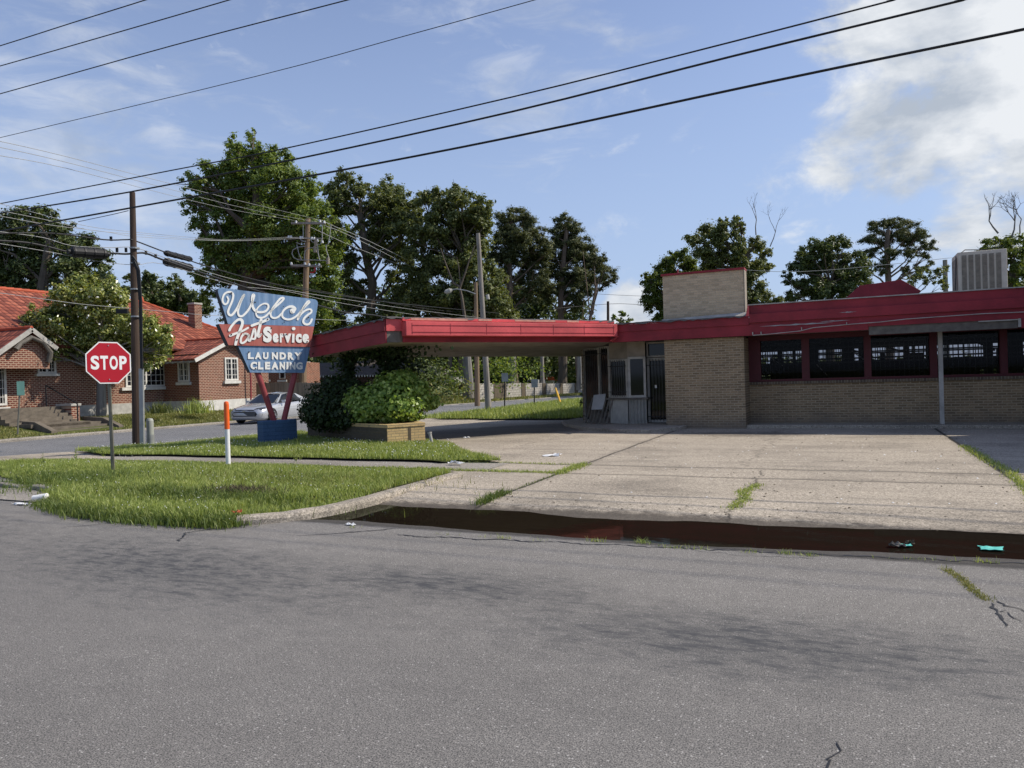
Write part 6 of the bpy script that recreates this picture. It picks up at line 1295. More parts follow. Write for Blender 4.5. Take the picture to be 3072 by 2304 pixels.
# windows
def window(u0, u1, v0, v1, X, label=None, nx_=4, ny_=4, open_=False, ycomp=None, wide=0.10):
    if ycomp is None:
        a = Px(u0, v1, X); b = Px(u1, v0, X); P = lambda s, t, o: np.array([X+o, a[1]+(b[1]-a[1])*s, a[2]+(b[2]-a[2])*t]); w_, h_ = abs(b[1]-a[1]), b[2]-a[2]; n = np.array([1, 0, 0])
    else:
        a = Py(u0, v1, ycomp); b = Py(u1, v0, ycomp); P = lambda s, t, o: np.array([a[0]+(b[0]-a[0])*s, ycomp-o, a[2]+(b[2]-a[2])*t]); w_, h_ = abs(b[0]-a[0]), b[2]-a[2]; n = np.array([0, -1, 0])
    mb = MB(); f_ = wide/w_; g_ = wide/h_
    mb.bar(P(f_/2, 0, 0.03), P(f_/2, 1, 0.03), wide, 0.08, up=n); mb.bar(P(1-f_/2, 0, 0.03), P(1-f_/2, 1, 0.03), wide, 0.08, up=n); mb.bar(P(f_, g_/2, 0.03), P(1-f_, g_/2, 0.03), 0.078, wide); mb.bar(P(f_, 1-g_/2, 0.03), P(1-f_, 1-g_/2, 0.03), 0.078, wide)
    mb.bar(P(0.5, g_, 0.032), P(0.5, 1-g_, 0.032), wide*0.9, 0.07, up=n)
    fr = mb.build('window', 'white', HS)
    mb = MB()
    for i in range(1, nx_): mb.bar(P(i/nx_, g_, 0.045), P(i/nx_, 1-g_, 0.045), 0.025, 0.025)
    for j in range(1, ny_): mb.bar(P(f_, j/ny_, 0.046), P(1-f_, j/ny_, 0.046), 0.025, 0.025)
    mb.build('glazing_bars', 'white', fr)
    mb = MB(); mb.prism([P(f_, g_, 0.012), P(1-f_, g_, 0.012), P(1-f_, 1-g_, 0.012), P(f_, 1-g_, 0.012)], -n*0.008); mb.build('pane', 'glass_dark', fr)
    mb = MB(); mb.bar(P(-0.12, -0.07, 0.07), P(1.12, -0.07, 0.07), 0.16, 0.13*h_ if 0.13*h_ < 0.16 else 0.16); mb.build('sill', 'white', fr)
    return fr
window(111, 165, 1064, 1121, XM)
window(376, 493, 1090, 1162, XM, nx_=8)
window(537, 568, 1070, 1146, None, ycomp=29.7)
window(674, 711, 1073, 1142, XG)
window(0-30, 14, 1065, 1218, XM, nx_=4, ny_=6)
# entry gable on the left
ya, yb_, yc_ = Px(-60, 1000, -34)[1], Px(92, 1060, -34)[1], Px(76, 985, -34)[1]
az_ = Px(76, 984, -34)[2]; ez_ = Px(-60, 1090, -34)[2]
mb = MB(); xg2 = -33.9; sl_ = (az_-Px(0, 1037, -34)[2])/(yc_-Px(0, 1037, -34)[1]); y0_ = yc_-3.2; y1_ = yc_+1.15
r3 = roof([[(xg2+0.35, y0_, az_-sl_*3.2), (xg2+0.35, yc_, az_), (-38, yc_, az_), (-38, y0_, az_-sl_*3.2)], [(xg2+0.35, yc_, az_), (xg2+0.35, y1_, az_-sl_*1.15), (-38, y1_, az_-sl_*1.15), (-38, yc_, az_)]], 'entry_roof', HS)
rid((xg2+0.35, yc_, az_), (-38, yc_, az_), r3, 0.09)
mb = MB(); mb.bar((xg2+0.37, y0_, az_-sl_*3.2-0.10), (xg2+0.37, yc_, az_-0.10), 0.05, 0.20); mb.bar((xg2+0.37, y1_, az_-sl_*1.15-0.10), (xg2+0.37, yc_, az_-0.10), 0.05, 0.20); mb.build('barge_board', 'white_dirty', HS)  # duller white on these boards stands for the shade over the entry
mb = MB(); mb.prism([(xg2, yc_-1.9, az_-sl_*1.9-0.2), (xg2, yc_, az_-0.2), (xg2, yc_+1.0, az_-sl_*1.0-0.2), (xg2, yc_+1.0, az_-sl_*1.9-0.45), (xg2, yc_-1.9, az_-sl_*1.9-0.45)], (-1.05, 0, 0)); mb.build('entry_gable', 'brick_red', HS)
mb = MB(); mb.tube([(xg2+0.1, yc_+0.9, az_-1.55), (xg2+0.25, yc_+0.9, az_-1.1), (xg2+0.3, yc_+0.55, az_-0.65), (xg2+0.3, yc_, az_-0.45), (xg2+0.3, yc_-0.5, az_-0.75), (xg2+0.3, yc_-0.7, az_-1.0)], [0.13, 0.12, 0.1, 0.1, 0.1, 0.12], 8); mb.build('curved_bracket', 'greybeam', HS)
# entry steps, cheek walls, railing
stp = MB()
for i in range(5): stp.box(-34.2+0.0, -33.3+0.28*(4-i), Px(0, 1, -33)[1]-2.0 if False else 19.5, 22.5, 0.2+0.15*i, 0.2+0.15*(i+1))
stp.build('entry_steps', 'shade_step', HS)
mb = MB(); mb.box(-33.6, -32.6, 22.55, 22.95, 0.15, 0.95); mb.build('cheek_wall', 'brick_red', HS)
mb = MB(); mb.box(-33.65, -32.55, 22.50, 23.0, 0.952, 1.06); mb.build('cheek_cap', 'white_dirty', HS)
mb = MB(); A1, A2, A3 = np.array([-34.0, 22.3, 1.95]), np.array([-31.9, 22.35, 1.05]), np.array([-31.9, 22.35, 0.1]); mb.tube([A1, A2], 0.03, 6); mb.tube([A2, A3], 0.035, 6); mb.tube([A1-(0, 0, 0.0), A1-(0, 0, 1.1)], 0.03, 6); mb.build('handrail', 'black_metal', HS)
# rear part of the brick house, right of the gable
mb = MB(); a = Pd(757, 1190, 54); b = Pd(905, 1190, 54); mb.prism([(a[0], a[1], 0), (b[0], b[1], 0), (b[0], b[1], Pd(905, 1085, 54)[2]), (a[0], a[1], Pd(757, 1085, 54)[2])], (-1.5, 4, 0)); mb.build('rear_wall', 'brick_red_x', HS)
for u0, u1 in ((776, 806), (838, 856)):
    a = Pd(u0, 1136, 53.95); b = Pd(u1, 1105, 53.95); nn2 = np.array([0.41, -0.91, 0]); mb = MB(); mb.prism([a, (b[0], b[1], a[2]), b, (a[0], a[1], b[2])], nn2*0.06); w_ = mb.build('window', 'white', HS)
    a = Pd(u0+4, 1134, 53.85); b = Pd(u1-4, 1106, 53.85); mb = MB(); mb.prism([a, (b[0], b[1], a[2]), b, (a[0], a[1], b[2])], nn2*0.02); mb.build('pane', 'glass_dark', w_)
    a = Pd(u0-5, 1146, 53.85); b = Pd(u1+5, 1139, 53.85); mb = MB(); mb.prism([a, (b[0], b[1], a[2]), b, (a[0], a[1], b[2])], nn2*0.12); mb.build('sill', 'white', w_)
mb = MB(); a = Pd(752, 1128, 44); mb.tube([Pd(748, 1085, 43.5), Pd(752, 1135, 43.5), Pd(753, 1220, 43.5)], 0.05, 6); mb.build('downpipe', 'sign_leg', HS)
# kerbside steps in the lawn
stt = thing('garden_steps', (-30.6, 21.5, -0.1), 'concrete steps, toned dark for shade, let into the lawn bank by the street', 'steps')
mb = MB()
for i in range(3): mb.box(-31.7-0.4*i, -30.6-0.4*i, 20.3, 23.2, -0.25, -0.05+0.12*i+0.02)
mb.build('treads', 'shade_step', stt)
for y_ in (20.05, 23.2): mb = MB(); mb.add([(-30.3, y_, -0.2), (-30.3, y_+0.25, -0.2), (-32.8, y_+0.25, 0.0), (-32.8, y_, 0.0), (-30.3, y_, -0.02), (-30.3, y_+0.25, -0.02), (-31.4, y_+0.25, 0.36), (-31.4, y_, 0.36), (-32.8, y_, 0.42), (-32.8, y_+0.25, 0.42)], [(0, 4, 5, 1), (4, 7, 6, 5), (7, 8, 9, 6), (0, 3, 8, 7, 4), (1, 5, 6, 9, 2), (2, 9, 8, 3), (0, 1, 2, 3)]); mb.build('cheek_wall', 'shade_step', stt)
mb = MB(); mb.box(-33.3, -31.4, 19.9, 22.6, 0.1, 0.26); tag(mb.build('front_path', 'shade_step'), kind='structure')

# ------------------------------------------------------------------ car
def make_car(loc, heading):
    """saloon, built nose towards local -Y, then turned by heading; loc on the ground"""
    ch, sh = math.cos(heading), math.sin(heading); loc = np.array(loc, float)
    def T(p): return (loc[0]+p[0]*ch-p[1]*sh, loc[1]+p[0]*sh+p[1]*ch, loc[2]+p[2])
    car = thing('saloon_car', loc, 'silver four door saloon on the side street behind the laundry sign', 'car')
    def add(name, V, Fq, m, par=car, smooth=False, bevel=0):
        mb = MB(); mb.add([T(p) for p in V], Fq); return mb.build(name, m, par, smooth=smooth, bevel=bevel)
    # sections: y, half width at sill, half width at shoulder, z bottom, z shoulder, z top centre, half width top
    S = [(-2.45, .55, .62, .30, .52, .60, .50), (-2.38, .78, .80, .22, .58, .70, .66), (-2.15, .88, .90, .18, .66, .79, .72), (-1.75, .90, .92, .18, .74, .87, .74), (-1.2, .90, .925, .18, .82, .95, .74), (-0.95, .90, .925, .18, .86, .98, .74), (0.0, .90, .925, .18, .90, .97, .72), (1.0, .90, .925, .18, .94, .99, .70), (1.6, .90, .92, .18, .97, 1.06, .68), (2.05, .88, .90, .20, .96, 1.08, .66), (2.35, .80, .84, .26, .90, 1.04, .62), (2.44, .62, .68, .34, .75, .90, .5)]
    V, Fq = [], []
    for y, ws, wsh, zb, zs, zt, wt in S:
        row = [(-ws*0.92, y, zb), (-ws, y, zb+0.10), (-wsh*1.0, y, (zb+zs)/2+0.05), (-wsh*0.985, y, zs), (-wt, y, zt-0.03), (-wt*0.5, y, zt), (0, y, zt+0.01)]
        row = row+[(-a, b, c) for a, b, c in row[-2::-1]]; V += row
    n = len(V)//len(S)
    for i in range(len(S)-1):
        for j in range(n-1): Fq.append((i*n+j, (i+1)*n+j, (i+1)*n+j+1, i*n+j+1))
        Fq.append((i*n, i*n+n-1, (i+1)*n+n-1, (i+1)*n))
    Fq += [tuple(range(n)), tuple(range((len(S)-1)*n, len(S)*n))[::-1]]
    body = add('body', V, Fq, 'car', smooth=True)
    # greenhouse: roof shell + glass
    gh = [(-1.05, .72, .95), (-0.25, .60, 1.38), (0.35, .60, 1.45), (1.05, .58, 1.40), (1.95, .60, 1.07)]
    V, Fq = [], []
    for y, w_, z in gh[1:4]: V += [(-w_, y, z-0.05), (-w_*0.8, y, z), (0, y, z+0.02), (w_*0.8, y, z), (w_, y, z-0.05)]
    for i in range(2):
        for j in range(4): Fq.append((i*5+j, i*5+j+1, (i+1)*5+j+1, (i+1)*5+j))
    rf = add('roof', V, Fq, 'car', smooth=True)
    add('windscreen', [(-.72, -1.08, .96), (.72, -1.08, .96), (.58, -.27, 1.36), (-.58, -.27, 1.36), (-.3, -1.14, .97), (.3, -1.14, .97)], [(0, 4, 5, 1, 2, 3)], 'glass_dark')
    add('rear_window', [(-.60, 1.85, 1.09), (.60, 1.85, 1.09), (.54, 1.07, 1.38), (-.54, 1.07, 1.38)], [(3, 2, 1, 0)], 'glass_dark')
    for sx in (-1, 1):
        add('side_window', [(sx*.80, -0.78, .99), (sx*.80, 0.22, 1.00), (sx*.615, 0.22, 1.38), (sx*.61, -0.14, 1.34)], [(0, 1, 2, 3)], 'glass_dark')
        add('side_window', [(sx*.80, 0.30, 1.00), (sx*.78, 1.35, 1.05), (sx*.66, 1.28, 1.24), (sx*.60, 0.95, 1.36), (sx*.615, 0.30, 1.38)], [(0, 1, 2, 3, 4)], 'glass_dark')
        add('door_pillar', [(sx*.86, -1.12, .92), (sx*.80, -.80, .97), (sx*.60, -.15, 1.36), (sx*.62, -.28, 1.38)], [(0, 1, 2, 3)], 'car')
        add('door_pillar', [(sx*.82, .21, .96), (sx*.82, .31, .96), (sx*.61, .31, 1.41), (sx*.61, .21, 1.41)], [(0, 1, 2, 3)], 'black_metal')
        add('door_pillar', [(sx*.80, 1.33, .99), (sx*.78, 1.98, 1.05), (sx*.60, 1.1, 1.38), (sx*.61, .98, 1.385)], [(0, 1, 2, 3)], 'car')
        mb = MB(); mb.obox(T((sx*1.0, -0.62, 1.02)), np.array((ch, sh, 0))*0.10, np.array((-sh, ch, 0))*0.055, (0, 0, 0.065)); mb.build('wing_mirror', 'car', car, bevel=0.02)
        # headlights
        add('headlight', [(sx*.52, -2.405, .66), (sx*.80, -2.28, .66), (sx*.905, -1.95, .74), (sx*.86, -2.05, .79), (sx*.60, -2.30, .76), (sx*.50, -2.385, .71)], [(0, 1, 2, 3, 4, 5)] if sx > 0 else [(5, 4, 3, 2, 1, 0)], 'lens')
        add('fog_lamp_recess', [(sx*.60, -2.435, .34), (sx*.84, -2.30, .36), (sx*.86, -2.25, .48), (sx*.66, -2.42, .42)], [(0, 1, 2, 3)], 'black_metal')
        for y in (-1.50, 1.38):
            c = np.array((sx*0.86, y, 0.33))
            wl_ = thing('tmp', (0, 0, 0), '', ''); bpy.data.objects.remove(wl_)
            mb = MB(); ax_ = np.array((ch, sh, 0))*sx; cw = np.array(T(c)); mb.tube([cw-ax_*0.14, cw-ax_*0.10, cw+ax_*0.075, cw+ax_*0.09], [0.30, 0.335, 0.335, 0.30], 24); wh = mb.build('wheel', 'tyre', car, smooth=False)
            mb = MB(); mb.tube([cw+ax_*0.085, cw+ax_*0.092], [0.235, 0.225], 24); mb.build('rim_well', 'black_metal', wh)
            mb = MB()
            for k in range(5):
                for dk_ in (-0.16, 0.16):
                    a = k*2*math.pi/5+0.3+dk_; dr = np.array((-sh, ch, 0))*math.cos(a)+np.array((0, 0, 1))*math.sin(a); mb.bar(cw+ax_*0.10+dr*0.03, cw+ax_*0.10+dr*0.225, 0.028, 0.035, up=ax_)
            mb.tube([cw+ax_*0.08, cw+ax_*0.115], 0.05, 12)
            ring_ = [cw+ax_*0.097+(np.array((-sh, ch, 0))*math.cos(a)+np.array((0, 0, 1))*math.sin(a))*0.232 for a in np.linspace(0, 2*math.pi, 25)]; mb.tube(ring_, 0.014, 6, cap=False); mb.build('rim', 'rim', wh)
            # wheel arch
            V = [(sx*0.932, y+0.39*math.cos(a), 0.33+0.39*math.sin(a)) for a in np.linspace(0, math.pi, 13)]+[(sx*0.932, y+0.325*math.cos(a), 0.33+0.325*math.sin(a)) for a in np.linspace(math.pi, 0, 13)]
            add('wheel_arch', V, [tuple(range(26))], 'black_metal')
    add('grille', [(-.60, -2.455, .36), (.60, -2.455, .36), (.68, -2.44, .48), (.56, -2.46, .60), (-.56, -2.46, .60), (-.68, -2.44, .48)], [(0, 1, 2, 3, 4, 5)], 'black_metal')
    add('upper_grille', [(-.52, -2.43, .63), (.52, -2.43, .63), (.48, -2.41, .68), (-.48, -2.41, .68)], [(0, 1, 2, 3)], 'black_metal')
    mb = MB(); mb.tube([T((x, -2.47+0.03*abs(x), z)) for x, z in ((-.60, .60), (-.3, .61), (0, .615), (.3, .61), (.60, .60))], 0.012, 6); mb.build('chrome_bar', 'chrome', car)
    for k in range(4): mb = MB(); mb.tube([T((x, -2.462, .40+0.05*k)) for x in (-.58, .58)], 0.008, 5); mb.build('grille_bar', 'metal_grey', car)
    add('emblem', [(-.075, -2.488, .612), (.075, -2.488, .612), (.09, -2.488, .632), (-.06, -2.488, .632)], [(0, 1, 2, 3)], 'chrome')
    add('sill_trim', [(.91, -1.1, .2), (.91, 1.0, .2), (.915, 1.0, .26), (.915, -1.1, .26)], [(0, 1, 2, 3)], 'metal_grey')
    return car
nose = Pz(735, 1273, -0.19); make_car((nose[0]-0.45, nose[1]+2.42, -0.19), R(10))

# ------------------------------------------------------------------ trees
def tree(name, label, cat, base, depth, trunk_px, clumps, m, bark='bark', leaf=0.30, dens=230, r0=0.35, aspect=0.5, spread=0.8, gz=-0.2, group=None, flatz=1.0, twin=True, limb=True, tri='rhomb', sprig=0.34, seed=0, grow=1.0, per=46, subs=15):
    """base (u,v) px3072 of trunk foot, clumps in display px (x, y, r)"""
    rr = np.random.default_rng(100+seed); rd = random.Random(seed)
    b = Pd(base[0], base[1], depth); t_ = thing(name, b, label, cat, group)
    k = depth/F*K
    cl = []
    for x, y, r in clumps:
        R_ = r*k*grow; dz = rr.uniform(-1, 1)*spread*2.0; cl.append((Pd(x*K, y*K, depth+dz), R_))
        if twin: cl.append((Pd((x+rr.uniform(-0.3, 0.3)*r)*K, (y+rr.uniform(-0.1, 0.35)*r)*K, depth+dz+rr.uniform(1.0, 2.2)*R_), R_*0.85))
    # trunk
    tr = [b-(0, 0, 0.3)]+[Pd(u, v, depth) for u, v in trunk_px]; n = len(tr)
    rs = [r0*1.25]+[r0*(1-0.55*i/max(1, n-1)) for i in range(n-1)]
    mb = MB(); mb.tube(tr, rs, 10)
    if limb:
        for i, (c, R_) in enumerate(cl):
            if twin and i % 2: continue
            zt_ = c[2]-0.75*np.linalg.norm((c-tr[-1])[:2])-0.5*R_; zs_ = [q[2] for q in tr[1:]]; zt_ = min(max(zt_, zs_[0]+0.30*(zs_[-1]-zs_[0])), zs_[-1]-0.02*abs(rr.normal()))
            j = max(1, min(n-2, next((q for q in range(1, n-1) if tr[q+1][2] >= zt_), n-2))) if n > 2 else 0
            ff = (zt_-tr[j][2])/(tr[j+1][2]-tr[j][2]+1e-6); ff = min(max(ff, 0), 1); s = lerp(tr[j], tr[j+1], ff); rb = (rs[j]*(1-ff)+rs[j+1]*ff)*0.36
            L_ = np.linalg.norm(c-s)
            mid1 = lerp(s, c, 0.35)+rr.normal(0, 0.06*L_, 3)+(0, 0, 0.02*L_); mid2 = lerp(s, c, 0.7)+rr.normal(0, 0.05*L_, 3)
            mb.tube([s, mid1, mid2, c], [rb, rb*0.75, rb*0.5, rb*0.2], 6, cap=False)
            for q in range(4):
                e = c+rr.normal(0, 0.5, 3)*R_; mb.tube([mid2, lerp(mid2, e, .5)+rr.normal(0, 0.05, 3), e], [rb*0.4, rb*0.25, rb*0.1], 4, cap=False)
    mb.build('trunk', bark, t_)
    C, Nn = [], []
    for c, R_ in cl:
        m_ = max(6, int(subs*min(1.6, R_/1.3)))
        d = rr.normal(size=(m_, 3)); d[:, 2] += 0.15; d /= np.linalg.norm(d, axis=1, keepdims=True)
        cen = c+d*R_*rr.uniform(0.35, 1.02, (m_, 1))*np.array([1, 1, flatz]); sr = R_*rr.uniform(0.20, 0.38, m_)
        for q in range(m_):
            nl = max(8, int(dens*math.pi*sr[q]**2*1.5)); e = rr.normal(size=(nl, 3)); ln_ = np.linalg.norm(e, axis=1, keepdims=True); e = e/ln_*np.abs(rr.normal(0.55, 0.48, (nl, 1)))
            ax_ = d[q]+rr.normal(0, 0.5, 3); ax_ /= np.linalg.norm(ax_)
            p_ = e*sr[q]*np.array([1, 1, 0.80*flatz]); p_ = p_+ax_*(p_@ax_)[:, None]*0.45
            C.append(cen[q]+p_); Nn.append(e*0.9+d[q]*0.3+rr.normal(size=(nl, 3))*0.55+(0, 0, 0.5))
    C = np.concatenate(C); Nn = np.concatenate(Nn); leafmesh('crown', C, Nn, leaf, m, t_, aspect=aspect, shape=tri)
    return t_
big_cl = [(548, 300, 22), (505, 318, 26), (520, 345, 30), (560, 335, 30), (600, 340, 28), (618, 360, 26), (450, 368, 30), (478, 372, 34), (408, 392, 22), (430, 400, 26), (520, 385, 42), (580, 385, 45), (630, 395, 34), (668, 400, 28), (470, 425, 42), (540, 440, 50), (610, 445, 50), (668, 440, 40), (700, 465, 26), (415, 440, 26), (430, 480, 28), (500, 490, 50), (580, 500, 55), (650, 500, 48), (705, 510, 30), (440, 520, 30), (490, 545, 46), (560, 560, 55), (635, 560, 50), (690, 555, 38), (720, 540, 28), (455, 560, 26), (440, 600, 26), (500, 600, 40), (570, 620, 45), (640, 620, 45), (695, 610, 38), (735, 520, 20), (450, 640, 22), (510, 650, 35), (600, 670, 40), (670, 670, 42), (710, 650, 26), (700, 700, 30), (640, 720, 35), (745, 495, 14), (560, 700, 30), (500, 690, 24)]
tree('broadleaf_tree', 'tallest bright green tree rising behind the laundry sign', 'tree', (700, 1190), 58, [(715, 1000), (735, 850), (765, 700), (775, 560), (762, 470)], big_cl, 'fol_bright', r0=0.55, dens=222, leaf=0.24, seed=1)
tree('oak_tree', 'dark spreading tree behind the roof at the left edge', 'tree', (90, 1180), 62, [(110, 1000), (130, 850), (150, 720)], [(60, 455, 25), (40, 490, 35), (95, 480, 30), (130, 500, 32), (20, 540, 40), (80, 530, 40), (140, 540, 40), (190, 530, 32), (220, 560, 26), (30, 590, 40), (90, 590, 40), (160, 590, 40), (215, 600, 28), (-20, 500, 35), (-20, 580, 45), (60, 630, 35), (120, 640, 35), (180, 640, 32), (10, 640, 35), (225, 635, 22)], 'fol_dark', r0=0.5, dens=229, leaf=0.27, seed=2)
tree('oak_tree', 'round topped tree just right of the near utility pole', 'tree', (460, 1180), 85, [(460, 1000), (455, 880)], [(320, 605, 20), (330, 630, 28), (300, 625, 20), (345, 650, 24), (280, 600, 12), (310, 655, 28), (275, 630, 16)], 'fol_dark', r0=0.35, dens=202, leaf=0.34, seed=3)
tree('oak_tree', 'small crowned tree in the gap left of the tall bright tree', 'tree', (550, 1180), 88, [(545, 1000), (540, 890)], [(382, 608, 14), (378, 622, 18), (395, 630, 18), (365, 655, 22), (410, 655, 26), (440, 660, 24), (390, 665, 26)], 'fol_dark', r0=0.3, dens=202, leaf=0.34, seed=4)
tree('magnolia_tree', 'glossy leaved magnolia with pale trunk in front of the brick house', 'tree', (304, 1245), 36.5, [(304, 1150), (308, 1060), (300, 980)], [(165, 612, 18), (200, 618, 22), (240, 624, 20), (135, 632, 18), (70, 702, 18), (60, 722, 14), (82, 742, 18), (98, 760, 14), (118, 768, 14), (62, 698, 18), (60, 725, 16), (72, 745, 16), (90, 758, 16), (110, 768, 14), (132, 772, 14), (120, 715, 26), (100, 700, 24), (150, 640, 20), (190, 638, 24), (225, 640, 24), (255, 662, 26), (120, 662, 24), (170, 665, 36), (215, 672, 36), (90, 688, 26), (140, 700, 36), (200, 712, 38), (258, 704, 36), (300, 705, 30), (335, 722, 24), (358, 738, 18), (80, 718, 20), (120, 735, 26), (170, 745, 28), (225, 745, 30), (280, 745, 32), (330, 752, 28), (360, 752, 16), (100, 738, 14), (150, 762, 16), (205, 765, 18), (255, 765, 20), (305, 775, 20), (340, 782, 12)], 'fol_mag', 'bark_pale', r0=0.20, dens=725, leaf=0.17, aspect=0.45, spread=0.7, sprig=0.24, seed=5, grow=1.30, subs=22)
cl2 = [(745, 385, 22), (725, 410, 26), (765, 405, 26), (725, 450, 28), (760, 445, 24), (720, 490, 24), (745, 520, 26), (840, 410, 26), (815, 430, 28), (850, 440, 34), (880, 450, 32), (830, 475, 38), (875, 490, 38), (900, 470, 22), (820, 520, 36), (860, 540, 34), (780, 490, 20), (790, 450, 18), (760, 560, 24), (745, 600, 28), (880, 580, 28), (850, 600, 22), (800, 560, 16), (760, 645, 34), (720, 690, 30), (790, 690, 26), (870, 640, 28), (840, 680, 28), (780, 620, 24), (730, 560, 24), (735, 425, 22), (790, 405, 16)]
tree('oak_tree', 'dark oak with a crooked forked trunk right of the bright tree', 'tree', (1130, 1190), 70, [(1120, 1020), (1110, 960), (1118, 850), (1100, 780), (1080, 640)], cl2, 'fol_mid', r0=0.55, dens=202, leaf=0.29, seed=6)
cl3 = [(915, 430, 24), (945, 435, 28), (985, 415, 20), (1000, 430, 28), (1040, 445, 26), (960, 465, 38), (1010, 475, 40), (1045, 485, 28), (930, 500, 36), (980, 520, 42), (1030, 530, 36), (900, 540, 32), (950, 570, 40), (1005, 580, 40), (1045, 570, 28), (910, 600, 36), (970, 630, 40), (1030, 640, 36), (900, 660, 32), (950, 680, 34), (1010, 690, 34), (1060, 680, 26), (880, 700, 26), (1075, 600, 26), (1075, 650, 28), (895, 500, 22), (920, 640, 34), (985, 660, 34), (1050, 620, 28), (1090, 660, 26), (1110, 690, 24)]
tree('oak_tree', 'broad dark tree behind the middle of the canopy', 'tree', (1395, 1190), 66, [(1390, 1050), (1395, 900), (1390, 760)], cl3, 'fol_mid', r0=0.5, dens=222, leaf=0.29, seed=7)
pn1 = [(1115, 462, 22), (1095, 480, 26), (1135, 478, 26), (1160, 500, 22), (1085, 515, 28), (1125, 515, 32), (1165, 530, 26), (1075, 550, 26), (1110, 560, 30), (1150, 560, 30), (1180, 550, 18), (1085, 595, 26), (1130, 600, 26), (1165, 605, 26), (1060, 620, 22), (1100, 640, 22), (1145, 640, 22), (1120, 520, 24), (1140, 580, 22), (1100, 500, 22), (1170, 580, 20), (1185, 620, 20)]
tree('pine_tree', 'left one of the two pines above the canopy roof', 'tree', (1545, 1170), 78, [(1538, 1050), (1530, 900), (1528, 760), (1535, 660)], pn1, 'fol_pine', 'bark_pine', r0=0.36, dens=256, leaf=0.34, aspect=0.22, sprig=0.30, flatz=0.9, seed=8, group=None)
pn2 = [(1215, 480, 20), (1235, 490, 22), (1200, 505, 24), (1240, 515, 28), (1270, 540, 26), (1190, 545, 26), (1230, 550, 32), (1275, 565, 28), (1300, 560, 18), (1310, 590, 20), (1200, 590, 26), (1245, 595, 32), (1290, 605, 26), (1320, 605, 14), (1215, 630, 24), (1255, 635, 26), (1180, 640, 22), (1225, 520, 22), (1250, 545, 22), (1215, 565, 22), (1265, 600, 22), (1220, 610, 22), (1300, 580, 18), (1240, 660, 20)]
tree('pine_tree', 'right one of the two pines above the canopy roof, leaning outward', 'tree', (1690, 1170), 80, [(1684, 1050), (1682, 900), (1690, 780), (1700, 690)], pn2, 'fol_pine', 'bark_pine', r0=0.36, dens=256, leaf=0.34, aspect=0.22, sprig=0.30, flatz=0.9, seed=9)
# slender multi-stem trunks below the pines
for u0, v0, u1, v1, d, lab in ((1738, 1165, 1738, 960, 76, 'bare pine trunk right of the canopy opening'), (1748, 1165, 1790, 850, 77, 'slim leaning trunk at the right edge of the pines')):
    mb = MB(); p, q = Pd(u0, v0, d), Pd(u1, v1, d); mb.tube([p, lerp(p, q, .5)+(-0.3, 0, 0), q], [0.26, 0.2, 0.1], 8)
    for kk in range(4): e = q+rng.normal(0, 1.2, 3)+(0, 0, 1.0); mb.tube([lerp(p, q, 0.6+0.1*kk), e], [0.08, 0.02], 5)
    tag(mb.build('tree_trunk', 'bark_pine'), lab, 'tree')
# pale bare snag before the trees
mb = MB(); D4 = 60
for pts, r_ in (([(1405, 1175), (1400, 1060), (1395, 960), (1385, 890), (1378, 858)], 0.36), ([(1378, 860), (1360, 850), (1348, 820), (1335, 785), (1322, 745)], 0.16), ([(1380, 862), (1395, 820), (1408, 780), (1425, 735)], 0.15), ([(1382, 858), (1376, 800), (1370, 770)], 0.1), ([(1408, 780), (1420, 765), (1428, 748)], 0.07), ([(1338, 790), (1325, 785)], 0.06)):
    mb.tube([Pd(u, v, D4) for u, v in pts], [0.62*r_*(1-0.6*i/(len(pts)-1)) for i in range(len(pts))], 8)
tag(mb.build('bare_tree', 'bark'), 'pale dead tree with bare forked branches behind the street light', 'tree')
# right hand trees
tree('broadleaf_tree', 'light green rounded tree left of the brick pylon', 'tree', (2010, 1150), 75, [(2010, 1000), (2010, 900)], [(1465, 560, 24), (1440, 580, 28), (1490, 580, 28), (1420, 610, 26), (1465, 610, 34), (1505, 600, 22), (1400, 620, 16), (1410, 650, 26), (1455, 655, 34), (1430, 685, 22), (1395, 600, 14), (1500, 640, 26)], 'fol_lime', r0=0.35, dens=243, leaf=0.27, seed=11)
t5 = [(1590, 475, 18), (1560, 485, 20), (1600, 495, 16), (1530, 505, 24), (1500, 515, 20), (1555, 515, 26), (1590, 520, 22), (1520, 540, 30), (1560, 550, 32), (1600, 545, 28), (1630, 530, 22), (1650, 550, 18), (1545, 580, 30), (1590, 585, 34), (1635, 580, 26), (1655, 575, 16), (1570, 620, 34), (1620, 620, 30), (1640, 640, 26), (1600, 655, 30), (1650, 655, 22), (1690, 655, 18)]
tree('oak_tree', 'dark oak rising directly behind the brick pylon', 'tree', (2200, 1150), 68, [(2210, 1000), (2225, 860), (2240, 760)], t5, 'fol_mid', r0=0.42, dens=222, leaf=0.27, seed=12)
t6 = [(1770, 530, 22), (1800, 525, 22), (1825, 530, 16), (1745, 550, 26), (1785, 555, 28), (1825, 560, 26), (1860, 555, 18), (1725, 575, 22), (1765, 590, 30), (1810, 590, 32), (1855, 585, 28), (1735, 620, 28), (1780, 625, 32), (1830, 620, 32), (1870, 615, 20), (1700, 600, 16), (1710, 640, 18), (1760, 655, 22)]
tree('oak_tree', 'dark leafy tree between the pylon and the red roof hood', 'tree', (2490, 1150), 72, [(2490, 980), (2490, 850)], t6, 'fol_dark', r0=0.4, dens=229, leaf=0.27, seed=13)
